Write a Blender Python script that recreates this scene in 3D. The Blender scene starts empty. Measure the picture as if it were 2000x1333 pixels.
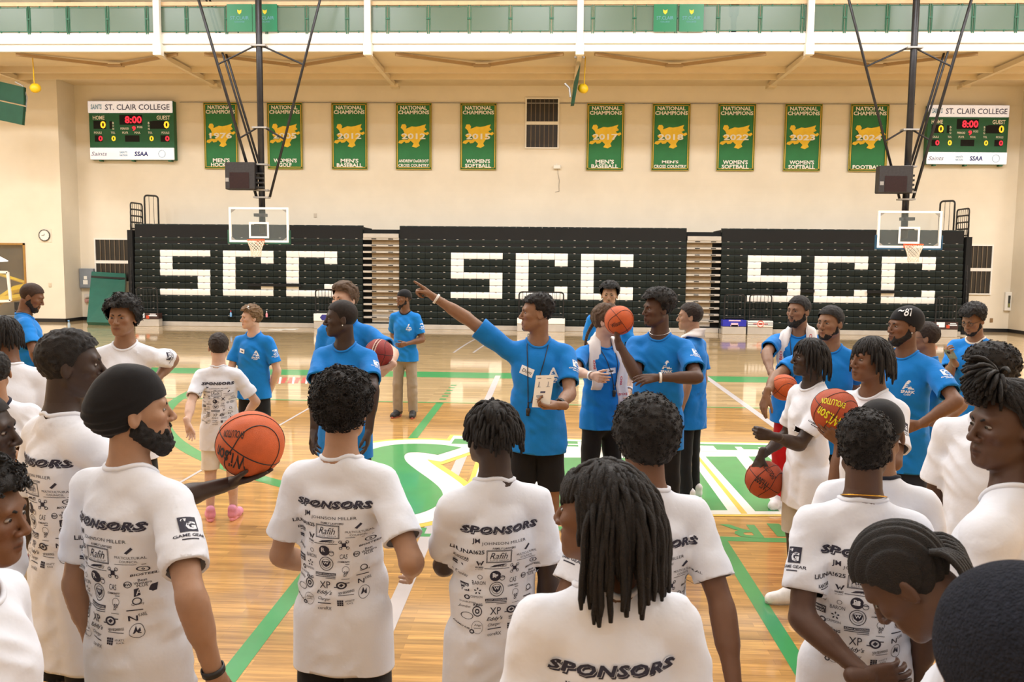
import bpy, math, random
import numpy as np
from mathutils import Matrix, Vector
from mathutils.bvhtree import BVHTree

random.seed(7)
scene = bpy.context.scene
COL = scene.collection

# ---------------------------------------------------------------- camera
FPX = 1620.0
CAM_H = 2.08
_a, _p, _r = math.radians(2.4), math.radians(5.37), math.radians(0.57)
CAM = np.array([0.0, 0.0, CAM_H])
FW = np.array([-math.sin(_a) * math.cos(_p), math.cos(_a) * math.cos(_p), -math.sin(_p)])
_r0 = np.array([math.cos(_a), math.sin(_a), 0.0])
_u0 = np.cross(_r0, FW)
RT = math.cos(_r) * _r0 + math.sin(_r) * _u0
UP = math.cos(_r) * _u0 - math.sin(_r) * _r0
cam_data = bpy.data.cameras.new('camera')
cam_data.sensor_width = 36.0
cam_data.lens = FPX / 2000.0 * 36.0
cam_data.clip_start = 0.05
cam_data.clip_end = 200
cam_data.dof.use_dof = True
cam_data.dof.focus_distance = 5.6
cam_data.dof.aperture_fstop = 11.0
camera = bpy.data.objects.new('camera', cam_data)
camera.matrix_world = Matrix(((RT[0], UP[0], -FW[0], 0), (RT[1], UP[1], -FW[1], 0), (RT[2], UP[2], -FW[2], CAM_H), (0, 0, 0, 1)))
COL.objects.link(camera)
scene.camera = camera

# ---------------------------------------------------------------- world, lamps, exposure
world = bpy.data.worlds.new('world')
scene.world = world
world.use_nodes = True
world.node_tree.nodes['Background'].inputs[0].default_value = (1.0, 0.98, 0.96, 1)
world.node_tree.nodes['Background'].inputs[1].default_value = 0.25
scene.view_settings.view_transform = 'Standard'
scene.view_settings.look = 'None'
scene.view_settings.gamma = 1.0
scene.view_settings.use_curve_mapping = False
scene.view_settings.exposure = 0.16
scene.cycles.max_bounces = 6
scene.cycles.diffuse_bounces = 3
scene.cycles.glossy_bounces = 3
scene.cycles.transmission_bounces = 3
scene.cycles.transparent_max_bounces = 8
scene.cycles.caustics_reflective = False
scene.cycles.caustics_refractive = False
LAMP_W = 240.0
for _ly, _lf in ((-5.0, 0.35), (2.0, 0.6), (9.0, 1.15), (14.5, 2.4), (18.5, 0.8)):
    for _lx in (-20.5, -14.0, -7.0, 0.0, 7.0, 14.0, 20.5):
        ld = bpy.data.lights.new('ceiling_lamp', 'AREA')
        ld.shape = 'RECTANGLE'
        ld.size = 3.4
        ld.size_y = 1.6
        ld.energy = LAMP_W * _lf
        ld.color = (0.93, 0.965, 1.0)
        lo = bpy.data.objects.new('ceiling_lamp', ld)
        lo.location = (_lx, _ly, 11.6)
        COL.objects.link(lo)


def ray(x, y):
    return FW + (x - 1000) / FPX * RT - (y - 666.5) / FPX * UP


def FL(x, y, z=0.0):
    d = ray(x, y)
    return CAM + d * (z - CAM_H) / d[2]


def AT(x, y, Y):
    d = ray(x, y)
    return CAM + d * Y / d[1]


def WD(x, y, depth):
    return CAM + ray(x, y) * depth


# ---------------------------------------------------------------- materials
MATS = {}


def srgb(c):
    return tuple(((v / 255.0) / 12.92 if v / 255.0 <= 0.04045 else ((v / 255.0 + 0.055) / 1.055) ** 2.4) for v in c)


def mat(name, col, rough=0.6, var=0.12, scale=8.0, bump=0.0, bscale=60.0, metal=0.0, emit=0.0, attr=False, coat=0.0, spec=0.5, sheen=0.0, stretch=(1, 1, 1), sss=0.0, detail=4.0):
    if name in MATS:
        return MATS[name]
    m = bpy.data.materials.new(name)
    m.use_nodes = True
    nt = m.node_tree
    N, L = nt.nodes, nt.links
    b = N['Principled BSDF']
    b.inputs['Roughness'].default_value = rough
    b.inputs['Metallic'].default_value = metal
    b.inputs['Specular IOR Level'].default_value = spec
    if coat:
        b.inputs['Coat Weight'].default_value = coat
        b.inputs['Coat Roughness'].default_value = 0.1
    if sheen:
        b.inputs['Sheen Weight'].default_value = sheen
        b.inputs['Sheen Roughness'].default_value = 0.5
    if sss:
        b.inputs['Subsurface Weight'].default_value = sss
        b.inputs['Subsurface Radius'].default_value = (0.01, 0.004, 0.002)
        b.inputs['Subsurface Scale'].default_value = 0.6
    tc = N.new('ShaderNodeTexCoord')
    mp = N.new('ShaderNodeMapping')
    mp.inputs['Scale'].default_value = stretch
    L.new(tc.outputs['Object'], mp.inputs['Vector'])
    nz = N.new('ShaderNodeTexNoise')
    nz.inputs['Scale'].default_value = scale
    nz.inputs['Detail'].default_value = detail
    L.new(mp.outputs['Vector'], nz.inputs['Vector'])
    rp = N.new('ShaderNodeValToRGB')
    rp.color_ramp.elements[0].position = 0.3
    rp.color_ramp.elements[1].position = 0.7
    lo_ = tuple(max(0, c * (1 - var)) for c in col) + (1,)
    hi_ = tuple(min(1, c * (1 + var)) for c in col) + (1,)
    rp.color_ramp.elements[0].color = lo_
    rp.color_ramp.elements[1].color = hi_
    L.new(nz.outputs['Fac'], rp.inputs['Fac'])
    out = rp.outputs['Color']
    if attr:
        at = N.new('ShaderNodeAttribute')
        at.attribute_name = 'tint'
        mx = N.new('ShaderNodeMix')
        mx.data_type = 'RGBA'
        mx.blend_type = 'MULTIPLY'
        mx.inputs['Factor'].default_value = 1.0
        L.new(out, mx.inputs['A'])
        L.new(at.outputs['Color'], mx.inputs['B'])
        out = mx.outputs['Result']
    L.new(out, b.inputs['Base Color'])
    if emit:
        L.new(out, b.inputs['Emission Color'])
        b.inputs['Emission Strength'].default_value = emit
    if bump:
        n2 = N.new('ShaderNodeTexNoise')
        n2.inputs['Scale'].default_value = bscale
        n2.inputs['Detail'].default_value = 3
        L.new(tc.outputs['Object'], n2.inputs['Vector'])
        bp = N.new('ShaderNodeBump')
        bp.inputs['Strength'].default_value = bump
        bp.inputs['Distance'].default_value = 0.01
        L.new(n2.outputs['Fac'], bp.inputs['Height'])
        L.new(bp.outputs['Normal'], b.inputs['Normal'])
    MATS[name] = m
    return m


def wall_material():
    m = mat('painted_block_wall', srgb((238, 226, 206)), 0.75, 0.03, 1.5)
    nt = m.node_tree
    N, L = nt.nodes, nt.links
    b = N['Principled BSDF']
    tc = N.new('ShaderNodeTexCoord')
    mp = N.new('ShaderNodeMapping')
    mp.inputs['Rotation'].default_value = (math.radians(90), 0, 0)
    L.new(tc.outputs['Object'], mp.inputs['Vector'])
    br = N.new('ShaderNodeTexBrick')
    br.inputs['Scale'].default_value = 1.0
    br.inputs['Brick Width'].default_value = 0.4
    br.inputs['Row Height'].default_value = 0.2
    br.inputs['Mortar Size'].default_value = 0.006
    br.inputs['Color1'].default_value = (1, 1, 1, 1)
    br.inputs['Color2'].default_value = (0.96, 0.96, 0.96, 1)
    br.inputs['Mortar'].default_value = (0.6, 0.6, 0.6, 1)
    L.new(mp.outputs['Vector'], br.inputs['Vector'])
    bp = N.new('ShaderNodeBump')
    bp.inputs['Strength'].default_value = 0.25
    bp.inputs['Distance'].default_value = 0.01
    L.new(br.outputs['Color'], bp.inputs['Height'])
    L.new(bp.outputs['Normal'], b.inputs['Normal'])
    return m


COURT_Y = 12.15


def floor_material():
    m = bpy.data.materials.new('maple_court_floor')
    m.use_nodes = True
    nt = m.node_tree
    N, L = nt.nodes, nt.links
    b = N['Principled BSDF']
    tc = N.new('ShaderNodeTexCoord')
    br = N.new('ShaderNodeTexBrick')
    br.inputs['Scale'].default_value = 1.0
    br.inputs['Brick Width'].default_value = 0.75
    br.inputs['Row Height'].default_value = 0.057
    br.inputs['Mortar Size'].default_value = 0.0008
    br.inputs['Bias'].default_value = -0.1
    br.offset = 0.37
    br.inputs['Color1'].default_value = (0.50, 0.48, 0.46, 1)
    br.inputs['Color2'].default_value = (1.0, 1.0, 1.0, 1)
    br.inputs['Mortar'].default_value = (0.35, 0.35, 0.35, 1)
    L.new(tc.outputs['Object'], br.inputs['Vector'])
    mp = N.new('ShaderNodeMapping')
    mp.inputs['Scale'].default_value = (1.2, 24.0, 1.0)
    L.new(tc.outputs['Object'], mp.inputs['Vector'])
    nz = N.new('ShaderNodeTexNoise')
    nz.inputs['Scale'].default_value = 1.6
    nz.inputs['Detail'].default_value = 6
    nz.inputs['Roughness'].default_value = 0.65
    L.new(mp.outputs['Vector'], nz.inputs['Vector'])
    rp = N.new('ShaderNodeValToRGB')
    rp.color_ramp.elements[0].position = 0.28
    rp.color_ramp.elements[0].color = (0.38, 0.31, 0.25, 1)
    rp.color_ramp.elements[1].position = 0.62
    rp.color_ramp.elements[1].color = (1, 1, 1, 1)
    L.new(nz.outputs['Fac'], rp.inputs['Fac'])
    sx = N.new('ShaderNodeSeparateXYZ')
    L.new(tc.outputs['Object'], sx.inputs['Vector'])
    gt = N.new('ShaderNodeMath')
    gt.operation = 'GREATER_THAN'
    gt.inputs[1].default_value = COURT_Y
    L.new(sx.outputs['Y'], gt.inputs[0])
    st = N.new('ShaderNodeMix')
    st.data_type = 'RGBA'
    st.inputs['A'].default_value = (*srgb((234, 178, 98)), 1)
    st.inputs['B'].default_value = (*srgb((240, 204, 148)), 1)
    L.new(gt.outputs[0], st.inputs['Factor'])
    m1 = N.new('ShaderNodeMix')
    m1.data_type = 'RGBA'
    m1.blend_type = 'MULTIPLY'
    m1.inputs['Factor'].default_value = 0.75
    L.new(st.outputs['Result'], m1.inputs['A'])
    L.new(br.outputs['Color'], m1.inputs['B'])
    m2 = N.new('ShaderNodeMix')
    m2.data_type = 'RGBA'
    m2.blend_type = 'MULTIPLY'
    L.new(m1.outputs['Result'], m2.inputs['A'])
    L.new(rp.outputs['Color'], m2.inputs['B'])
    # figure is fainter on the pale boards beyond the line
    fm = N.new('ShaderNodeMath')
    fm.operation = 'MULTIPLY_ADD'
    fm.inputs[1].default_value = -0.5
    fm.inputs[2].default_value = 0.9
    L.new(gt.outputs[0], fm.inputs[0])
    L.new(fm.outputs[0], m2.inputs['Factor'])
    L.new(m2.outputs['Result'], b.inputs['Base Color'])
    b.inputs['Roughness'].default_value = 0.36
    b.inputs['Coat Weight'].default_value = 1.0
    b.inputs['Coat Roughness'].default_value = 0.07
    b.inputs['Coat IOR'].default_value = 1.55
    n3 = N.new('ShaderNodeTexNoise')
    n3.inputs['Scale'].default_value = 1.3
    L.new(tc.outputs['Object'], n3.inputs['Vector'])
    bp = N.new('ShaderNodeBump')
    bp.inputs['Strength'].default_value = 0.04
    bp.inputs['Distance'].default_value = 0.02
    L.new(n3.outputs['Fac'], bp.inputs['Height'])
    L.new(bp.outputs['Normal'], b.inputs['Coat Normal'])
    return m


def glass_material(name, col, alpha, rough=0.08):
    m = bpy.data.materials.new(name)
    m.use_nodes = True
    b = m.node_tree.nodes['Principled BSDF']
    N, L = m.node_tree.nodes, m.node_tree.links
    nz = N.new('ShaderNodeTexNoise')
    nz.inputs['Scale'].default_value = 3
    rp = N.new('ShaderNodeValToRGB')
    rp.color_ramp.elements[0].color = tuple(c * 0.95 for c in col) + (1,)
    rp.color_ramp.elements[1].color = tuple(col) + (1,)
    L.new(nz.outputs['Fac'], rp.inputs['Fac'])
    L.new(rp.outputs['Color'], b.inputs['Base Color'])
    b.inputs['Roughness'].default_value = rough
    b.inputs['Alpha'].default_value = alpha
    return m


M_WALL = wall_material()
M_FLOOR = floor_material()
M_CEIL = mat('soffit_paint', srgb((232, 212, 180)), 0.8, 0.03, 2)
M_WHITE = mat('white_paint', srgb((246, 241, 232)), 0.5, 0.02, 3)
M_GREEN = mat('court_green', srgb((58, 150, 84)), 0.35, 0.06, 5, coat=0.6)
M_LINEWHITE = mat('court_white', srgb((242, 238, 226)), 0.35, 0.03, 5, coat=0.6)
M_YELLOW = mat('court_yellow', srgb((236, 200, 84)), 0.35, 0.05, 5, coat=0.6)
M_LINEGREY = mat('court_grey', srgb((196, 188, 188)), 0.35, 0.05, 5, coat=0.6)
M_REDPAINT = mat('court_red', srgb((206, 92, 84)), 0.35, 0.08, 5, coat=0.6)
M_BLACK = mat('black_steel', (0.012, 0.012, 0.013), 0.4, 0.2, 20)
M_SEAT = mat('black_green_seat_plastic', (0.0085, 0.0140, 0.0125), 0.55, 0.25, 6, bump=0.1, bscale=120, spec=0.25)
M_SEATW = mat('white_seat_plastic', srgb((244, 242, 238)), 0.42, 0.03, 6)
M_ALU = mat('brushed_aluminium', srgb((196, 190, 182)), 0.38, 0.08, 4, metal=0.35)
M_TREAD = mat('tan_tread_board', srgb((150, 128, 98)), 0.6, 0.12, 6)
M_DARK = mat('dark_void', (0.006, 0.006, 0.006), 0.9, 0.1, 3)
M_STEELGREY = mat('grey_enamel', srgb((132, 138, 146)), 0.5, 0.05, 5)
M_PIPE = mat('dark_grey_pipe', (0.03, 0.029, 0.033), 0.34, 0.2, 6, metal=0.4)
M_GALV = mat('galvanised_steel', srgb((170, 168, 166)), 0.35, 0.1, 10, metal=0.6)
M_ORANGE = mat('rim_orange', srgb((226, 84, 30)), 0.4, 0.05, 8)
M_NET = mat('net_cord', srgb((232, 222, 206)), 0.8, 0.05, 30)
M_GLASS = glass_material('backboard_glass', (0.75, 0.85, 0.82), 0.05)
M_PANEL = glass_material('tinted_rail_panel', srgb((104, 132, 116)), 0.66, 0.25)
M_RAILG = mat('rail_green', srgb((40, 104, 76)), 0.45, 0.06, 8)
M_BANNER = mat('banner_green', srgb((44, 122, 70)), 0.7, 0.07, 3, bump=0.05)
M_GOLD = mat('emblem_gold', srgb((250, 206, 52)), 0.6, 0.06, 6)
M_BORDER = mat('banner_border_gold', srgb((206, 170, 60)), 0.6, 0.06, 6)
M_OFFWHITE = mat('lettering_offwhite', srgb((248, 244, 236)), 0.6, 0.03, 6)
M_SBGREEN = mat('scoreboard_green', srgb((8, 92, 52)), 0.45, 0.05, 5)
M_SBWHITE = mat('backlit_white', (0.93, 0.92, 1.0), 0.4, 0.01, 2, emit=0.30)
M_LEDR = mat('led_red', (0.95, 0.02, 0.05), 0.4, 0.02, 2, emit=0.9)
M_LEDY = mat('led_amber', (1.0, 0.55, 0.02), 0.4, 0.02, 2, emit=0.95)
M_NAVYTXT = mat('print_navy', (0.018, 0.017, 0.038), 0.7, 0.1, 10)
M_PRINTW = mat('print_white', srgb((236, 238, 242)), 0.7, 0.03, 10)
M_GREYTXT = mat('print_grey', srgb((92, 92, 118)), 0.7, 0.05, 10)
M_BLUETXT = mat('print_blue', srgb((20, 40, 120)), 0.7, 0.05, 10)
M_TEALTXT = mat('print_teal', srgb((110, 158, 184)), 0.7, 0.05, 10)
M_MAT = mat('green_vinyl_mat', srgb((36, 98, 84)), 0.5, 0.08, 3, bump=0.3, bscale=14)
M_YPLASTIC = mat('yellow_lamp_plastic', srgb((232, 190, 20)), 0.45, 0.06, 6)


# ---------------------------------------------------------------- mesh helpers
class MB:
    """collects geometry, several materials allowed, then links ONE mesh object"""

    def __init__(self):
        self.v, self.f, self.m = [], [], []

    def add(self, vs, fs, mi=0):
        o = len(self.v)
        self.v.extend([tuple(map(float, q)) for q in vs])
        for f in fs:
            self.f.append(tuple(i + o for i in f))
            self.m.append(mi)
        return self

    def box(self, lo, hi, mi=0, bev=0.0):
        x0, y0, z0 = lo
        x1, y1, z1 = hi
        if bev <= 0:
            v = [(x0, y0, z0), (x1, y0, z0), (x1, y1, z0), (x0, y1, z0), (x0, y0, z1), (x1, y0, z1), (x1, y1, z1), (x0, y1, z1)]
            f = [(0, 3, 2, 1), (4, 5, 6, 7), (0, 1, 5, 4), (1, 2, 6, 5), (2, 3, 7, 6), (3, 0, 4, 7)]
            return self.add(v, f, mi)
        b = bev
        vs, fs = [], []
        for (cx, sx) in ((x0, 1), (x1, -1)):
            for (cy, sy) in ((y0, 1), (y1, -1)):
                for (cz, sz) in ((z0, 1), (z1, -1)):
                    vs += [(cx, cy + sy * b, cz + sz * b), (cx + sx * b, cy, cz + sz * b), (cx + sx * b, cy + sy * b, cz)]

        def I(i, j, k, c):
            return (i * 4 + j * 2 + k) * 3 + c
        for i in (0, 1):
            fs.append((I(i, 0, 0, 0), I(i, 1, 0, 0), I(i, 1, 1, 0), I(i, 0, 1, 0)) if i else (I(i, 0, 0, 0), I(i, 0, 1, 0), I(i, 1, 1, 0), I(i, 1, 0, 0)))
            fs.append((I(0, i, 0, 1), I(0, i, 1, 1), I(1, i, 1, 1), I(1, i, 0, 1)) if i else (I(0, i, 0, 1), I(1, i, 0, 1), I(1, i, 1, 1), I(0, i, 1, 1)))
            fs.append((I(0, 0, i, 2), I(1, 0, i, 2), I(1, 1, i, 2), I(0, 1, i, 2)) if i else (I(0, 0, i, 2), I(0, 1, i, 2), I(1, 1, i, 2), I(1, 0, i, 2)))
        for i in (0, 1):
            for j in (0, 1):
                fs.append((I(i, j, 0, 0), I(i, j, 1, 0), I(i, j, 1, 1), I(i, j, 0, 1)))
                fs.append((I(i, 0, j, 0), I(i, 1, j, 0), I(i, 1, j, 2), I(i, 0, j, 2)))
                fs.append((I(0, i, j, 1), I(1, i, j, 1), I(1, i, j, 2), I(0, i, j, 2)))
                for k in (0, 1):
                    fs.append((I(i, j, k, 0), I(i, j, k, 1), I(i, j, k, 2)))
        return self.add(vs, fs, mi)

    def tube(self, pts, r, n=8, mi=0, closed=False, cap=True):
        P = [np.array(p, float) for p in pts]
        rs = r if hasattr(r, '__len__') else [r] * len(P)
        m = len(P)
        vs, fs = [], []
        prev = None
        for i in range(m):
            if closed:
                t = P[(i + 1) % m] - P[i - 1]
            else:
                t = P[min(i + 1, m - 1)] - P[max(i - 1, 0)]
            t = t / (np.linalg.norm(t) + 1e-12)
            if prev is None:
                a = np.array([0, 0, 1.0]) if abs(t[2]) < 0.9 else np.array([1.0, 0, 0])
            else:
                a = prev
            x = a - t * (a @ t)
            x /= np.linalg.norm(x) + 1e-12
            y = np.cross(t, x)
            prev = x
            for j in range(n):
                w = 2 * math.pi * j / n
                vs.append(P[i] + rs[i] * (math.cos(w) * x + math.sin(w) * y))
        for i in range(m if closed else m - 1):
            i2 = (i + 1) % m
            for j in range(n):
                j2 = (j + 1) % n
                fs.append((i * n + j, i * n + j2, i2 * n + j2, i2 * n + j))
        if cap and not closed:
            fs.append(tuple(range(n - 1, -1, -1)))
            fs.append(tuple((m - 1) * n + j for j in range(n)))
        return self.add(vs, fs, mi)

    def bar(self, a, b, w, h, mi=0):
        """rectangular bar from a to b"""
        a, b = np.array(a, float), np.array(b, float)
        t = (b - a) / np.linalg.norm(b - a)
        up = np.array([0, 0, 1.0]) if abs(t[2]) < 0.95 else np.array([0, 1.0, 0])
        x = np.cross(t, up)
        x /= np.linalg.norm(x)
        y = np.cross(x, t)
        vs = []
        for q in (a, b):
            for sx, sy in ((-1, -1), (1, -1), (1, 1), (-1, 1)):
                vs.append(q + x * sx * w / 2 + y * sy * h / 2)
        return self.add(vs, [(0, 3, 2, 1), (4, 5, 6, 7), (0, 1, 5, 4), (1, 2, 6, 5), (2, 3, 7, 6), (3, 0, 4, 7)], mi)

    def lathe(self, prof, n=24, c=(0, 0, 0), mi=0):
        vs, fs = [], []
        for (r, z) in prof:
            for j in range(n):
                w = 2 * math.pi * j / n
                vs.append((c[0] + r * math.cos(w), c[1] + r * math.sin(w), c[2] + z))
        for i in range(len(prof) - 1):
            for j in range(n):
                j2 = (j + 1) % n
                fs.append((i * n + j, i * n + j2, (i + 1) * n + j2, (i + 1) * n + j))
        return self.add(vs, fs, mi)

    def prism(self, poly, axis_o, U_, V_, n_, th, mi=0):
        """2-D polygon extruded by th along n_"""
        k = len(poly)
        o, U_, V_, n_ = (np.array(q, float) for q in (axis_o, U_, V_, n_))
        top = [o + U_ * u + V_ * v + n_ * th for u, v in poly]
        bot = [o + U_ * u + V_ * v for u, v in poly]
        fs = [tuple(range(k)), tuple(range(2 * k - 1, k - 1, -1))]
        for i in range(k):
            j = (i + 1) % k
            fs.append((i, i + k, j + k, j))
        return self.add(top + bot, fs, mi)

    def build(self, name, mats, parent=None, smooth=False):
        me = bpy.data.meshes.new(name)
        me.from_pydata(self.v, [], self.f)
        mats = mats if isinstance(mats, (list, tuple)) else [mats]
        for mm in mats:
            me.materials.append(mm)
        if len(mats) > 1:
            me.polygons.foreach_set('material_index', self.m)
        if smooth:
            me.polygons.foreach_set('use_smooth', [True] * len(me.polygons))
        me.update()
        return link(name, me, parent)


def link(name, data, parent=None):
    o = bpy.data.objects.new(name, data)
    COL.objects.link(o)
    if parent is not None:
        o.parent = parent
    return o


def npmesh(name, V, F, mats, parent=None, smooth=True, tint=None, mi=None):
    V = np.ascontiguousarray(V, dtype=np.float32)
    F = np.ascontiguousarray(F, dtype=np.int32)
    me = bpy.data.meshes.new(name)
    n = F.shape[1]
    me.vertices.add(len(V))
    me.vertices.foreach_set('co', V.ravel())
    me.loops.add(F.size)
    me.loops.foreach_set('vertex_index', F.ravel())
    me.polygons.add(len(F))
    me.polygons.foreach_set('loop_start', np.arange(0, F.size, n, dtype=np.int32))
    if smooth:
        me.polygons.foreach_set('use_smooth', np.ones(len(F), dtype=bool))
    mats = mats if isinstance(mats, (list, tuple)) else [mats]
    for mm in mats:
        me.materials.append(mm)
    if mi is not None:
        me.polygons.foreach_set('material_index', np.asarray(mi, dtype=np.int32))
    me.update(calc_edges=True)
    me.validate()
    if tint is not None:
        at = me.attributes.new('tint', 'FLOAT_COLOR', 'POINT')
        at.data.foreach_set('color', np.ascontiguousarray(tint, dtype=np.float32).ravel())
    return link(name, me, parent)


def empty(name, loc=(0, 0, 0), rz=0.0, parent=None):
    o = bpy.data.objects.new(name, None)
    o.empty_display_size = 0.1
    COL.objects.link(o)
    o.location = loc
    o.rotation_euler = (0, 0, rz)
    if parent:
        o.parent = parent
    return o


def tag(o, label, cat, group=None):
    o['label'] = label
    o['category'] = cat
    if group:
        o['group'] = group
    return o


def struct(o, label=None):
    o['kind'] = 'structure'
    if label:
        o['label'] = label
    return o


# ---------------------------------------------------------------- flat lettering
_TXT = {}


def text2d(s, size=1.0, bold=0.0, shear=0.0, space=1.0, align='CENTER', res=2):
    """returns (verts Nx2, list of faces) of the lettering, origin at baseline"""
    key = (s, bold, shear, space, align, res)
    if key not in _TXT:
        cu = bpy.data.curves.new('lettering', 'FONT')
        cu.body = s
        cu.offset = bold
        cu.shear = shear
        cu.space_character = space
        cu.align_x = align
        cu.resolution_u = res
        o = bpy.data.objects.new('lettering', cu)
        me = o.to_mesh()
        V = np.array([tuple(v.co) for v in me.vertices], float).reshape(-1, 3)[:, :2]
        F = [tuple(p.vertices) for p in me.polygons]
        o.to_mesh_clear()
        bpy.data.objects.remove(o)
        bpy.data.curves.remove(cu)
        _TXT[key] = (V, F)
    V, F = _TXT[key]
    return V * size, F


def textfit(s, w, h, **kw):
    """lettering stretched into a w x h box centred on the origin"""
    V, F = text2d(s, 1.0, **kw)
    lo, hi = V.min(0), V.max(0)
    V = (V - (lo + hi) / 2) / np.maximum(hi - lo, 1e-6) * np.array([w, h])
    return V, F


def add2d(mb, VF, o, U_, V_, off=(0, 0), mi=0):
    V, F = VF
    o, U_, V_ = (np.array(q, float) for q in (o, U_, V_))
    P = o + (V[:, :1] + off[0]) * U_ + (V[:, 1:] + off[1]) * V_
    mb.add(P, F, mi)


XA, YA, ZA = np.eye(3)

# ================================================================ the setting
YW = 27.6          # back wall
YL = 26.6          # the wall left and right of it stands forward
YB = 25.6          # front of the closed bleachers
YF = 23.1          # front edge of the walking track
X_L, X_R = -15.82, 15.0
Z_CEIL = 12.0

floor = struct(MB().box((-24, -9, -0.12), (24, 29, 0.0)).build('floor', M_FLOOR), 'polished maple court floor with painted lines')
MB_ = MB()
struct(MB().box((X_L, YW, 0), (X_R, YW + 0.3, Z_CEIL)).build('wall_back', M_WALL), 'cream painted block wall behind the bleachers')
# left forward wall with the window opening
_o0, _o1 = AT(0, 475, YL), AT(56, 640, YL)
wx0, wx1, wz1 = -24.0, _o1[0], AT(30, 475, YL)[2]
wl = MB().box((wx1, YL, 0), (X_L, YL + 0.25, Z_CEIL)).box((wx0, YL, wz1), (wx1, YL + 0.25, Z_CEIL)).box((X_L - 0.1, YL + 0.25, 0), (X_L, YW + 0.3, Z_CEIL))
struct(wl.build('wall_left_front', M_WALL), 'bright cream wall with the clock at the left')
struct(MB().box((X_R, YL, 0), (24, YL + 0.25, Z_CEIL)).box((X_R, YL + 0.25, 0), (X_R + 0.1, YW + 0.3, Z_CEIL)).build('wall_right_front', M_WALL), 'cream wall at the right edge')
struct(MB().box((-24.3, -9, 0), (-24, 29, Z_CEIL)).build('wall_left', M_WALL), 'cream side wall out at the left')
struct(MB().box((24, -9, 0), (24.3, 29, Z_CEIL)).build('wall_right', M_WALL), 'cream side wall out at the right')
struct(MB().box((-24, -9.3, 0), (24, -9, Z_CEIL)).build('wall_front', M_WALL), 'cream wall behind the photographer')
struct(MB().box((-24, -9, Z_CEIL), (24, 29, Z_CEIL + 0.2)).build('ceiling', M_WHITE), 'pale ceiling above the hall')
struct(MB().box((wx1, YL - 0.015, 0), (X_L + 0.015, YL, 0.11)).box((X_L, YL - 0.015, 0), (X_L + 0.015, YW, 0.11)).box((X_L, YW - 0.015, 0), (-12.9, YW, 0.11)).build('baseboard_left', M_BLACK), 'black base strip at the left')
struct(MB().box((12.6, YW - 0.015, 0), (X_R, YW, 0.11)).box((X_R - 0.015, YL, 0), (X_R, YW, 0.11)).box((X_R, YL - 0.015, 0), (24, YL, 0.11)).build('baseboard_right', M_BLACK), 'black base strip at the right')

# ---- walking track above the wall: soffit, fascia, beams
zf = lambda y: AT(1068, y, YF)[2]
z_sof = zf(100)
struct(MB().box((-24, YF + 0.06, z_sof + 0.02), (24, YW, zf(66))).build('soffit', M_CEIL), 'tan underside of the walking track')
fa = MB().box((-24, YF, z_sof), (24, YF + 0.12, zf(88.5))).box((-24, YF + 0.03, zf(88.5)), (24, YF + 0.12, zf(85))).box((-24, YF - 0.03, zf(85)), (24, YF + 0.12, zf(66.5))).box((-24, YF + 0.02, zf(66.5)), (24, YF + 0.12, zf(63)))
struct(fa.build('trim_1', M_WHITE), 'white fascia beam of the walking track')
for y_px in (150, 163):
    yy = (z_sof - 0.1 - CAM_H) * FPX / (514 - y_px)
    struct(MB().box((-24, yy - 0.04, z_sof - 0.14), (24, yy + 0.04, z_sof + 0.02)).build('soffit_purlin', M_CEIL), None)
for xp in (-95, 312, 720, 1132, 1578, 2020):
    X = AT(xp, 105, YF)[0]
    post = MB().box((X - 0.085, YF - 0.16, z_sof - 0.02), (X + 0.085, YF - 0.04, Z_CEIL)).box((X - 0.11, YF - 0.18, z_sof - 0.13), (X + 0.11, YF + 0.02, z_sof + 0.18))
    struct(post.build('hanger_post', M_WHITE), None)
    struct(MB().box((X - 0.06, YF, z_sof - 0.16), (X + 0.06, 27.0, z_sof - 0.03)).box((X - 0.1, 26.7, z_sof - 0.2), (X + 0.16, 27.05, z_sof - 0.1)).build('soffit_beam', M_CEIL), None)
for xp in (224, 580, 941, 1317, 1710):
    yn = (z_sof - 0.1 - CAM_H) * FPX / (514 - 138)
    c = AT(xp, 138, yn)
    b = MB().box((c[0] - 0.24, yn - 0.12, z_sof - 0.14), (c[0] + 0.24, yn + 0.12, z_sof - 0.1))
    for s in (-1, 1):
        b.bar((c[0] + s * 0.2, yn, z_sof - 0.1), (c[0] + s * 2.3, YF + 0.15, z_sof - 0.04), 0.07, 0.08)
    struct(b.build('soffit_brace', mat('tan_brace', srgb((176, 146, 108)), 0.7, 0.05, 4)), None)
for _k, (xp, yp) in enumerate(((98, 137), (287, 138), (465, 137), (658, 138), (837, 138), (1032, 138), (1220, 138), (1427, 138), (1625, 138), (1833, 141))):
    c = AT(xp, yp, 25.2)
    tag(MB().lathe([(0.012, 0.02), (0.012, -0.06), (0.05, -0.075), (0.05, -0.09), (0.0, -0.1)], 8, (c[0], 25.2, z_sof)).build('sprinkler_head', M_GALV), 'small sprinkler head under the track soffit, %s from the left' % ('first', 'second', 'third', 'fourth', 'fifth', 'sixth', 'seventh', 'eighth', 'ninth', 'tenth')[_k], 'sprinkler', 'sprinklers under the track')

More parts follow.
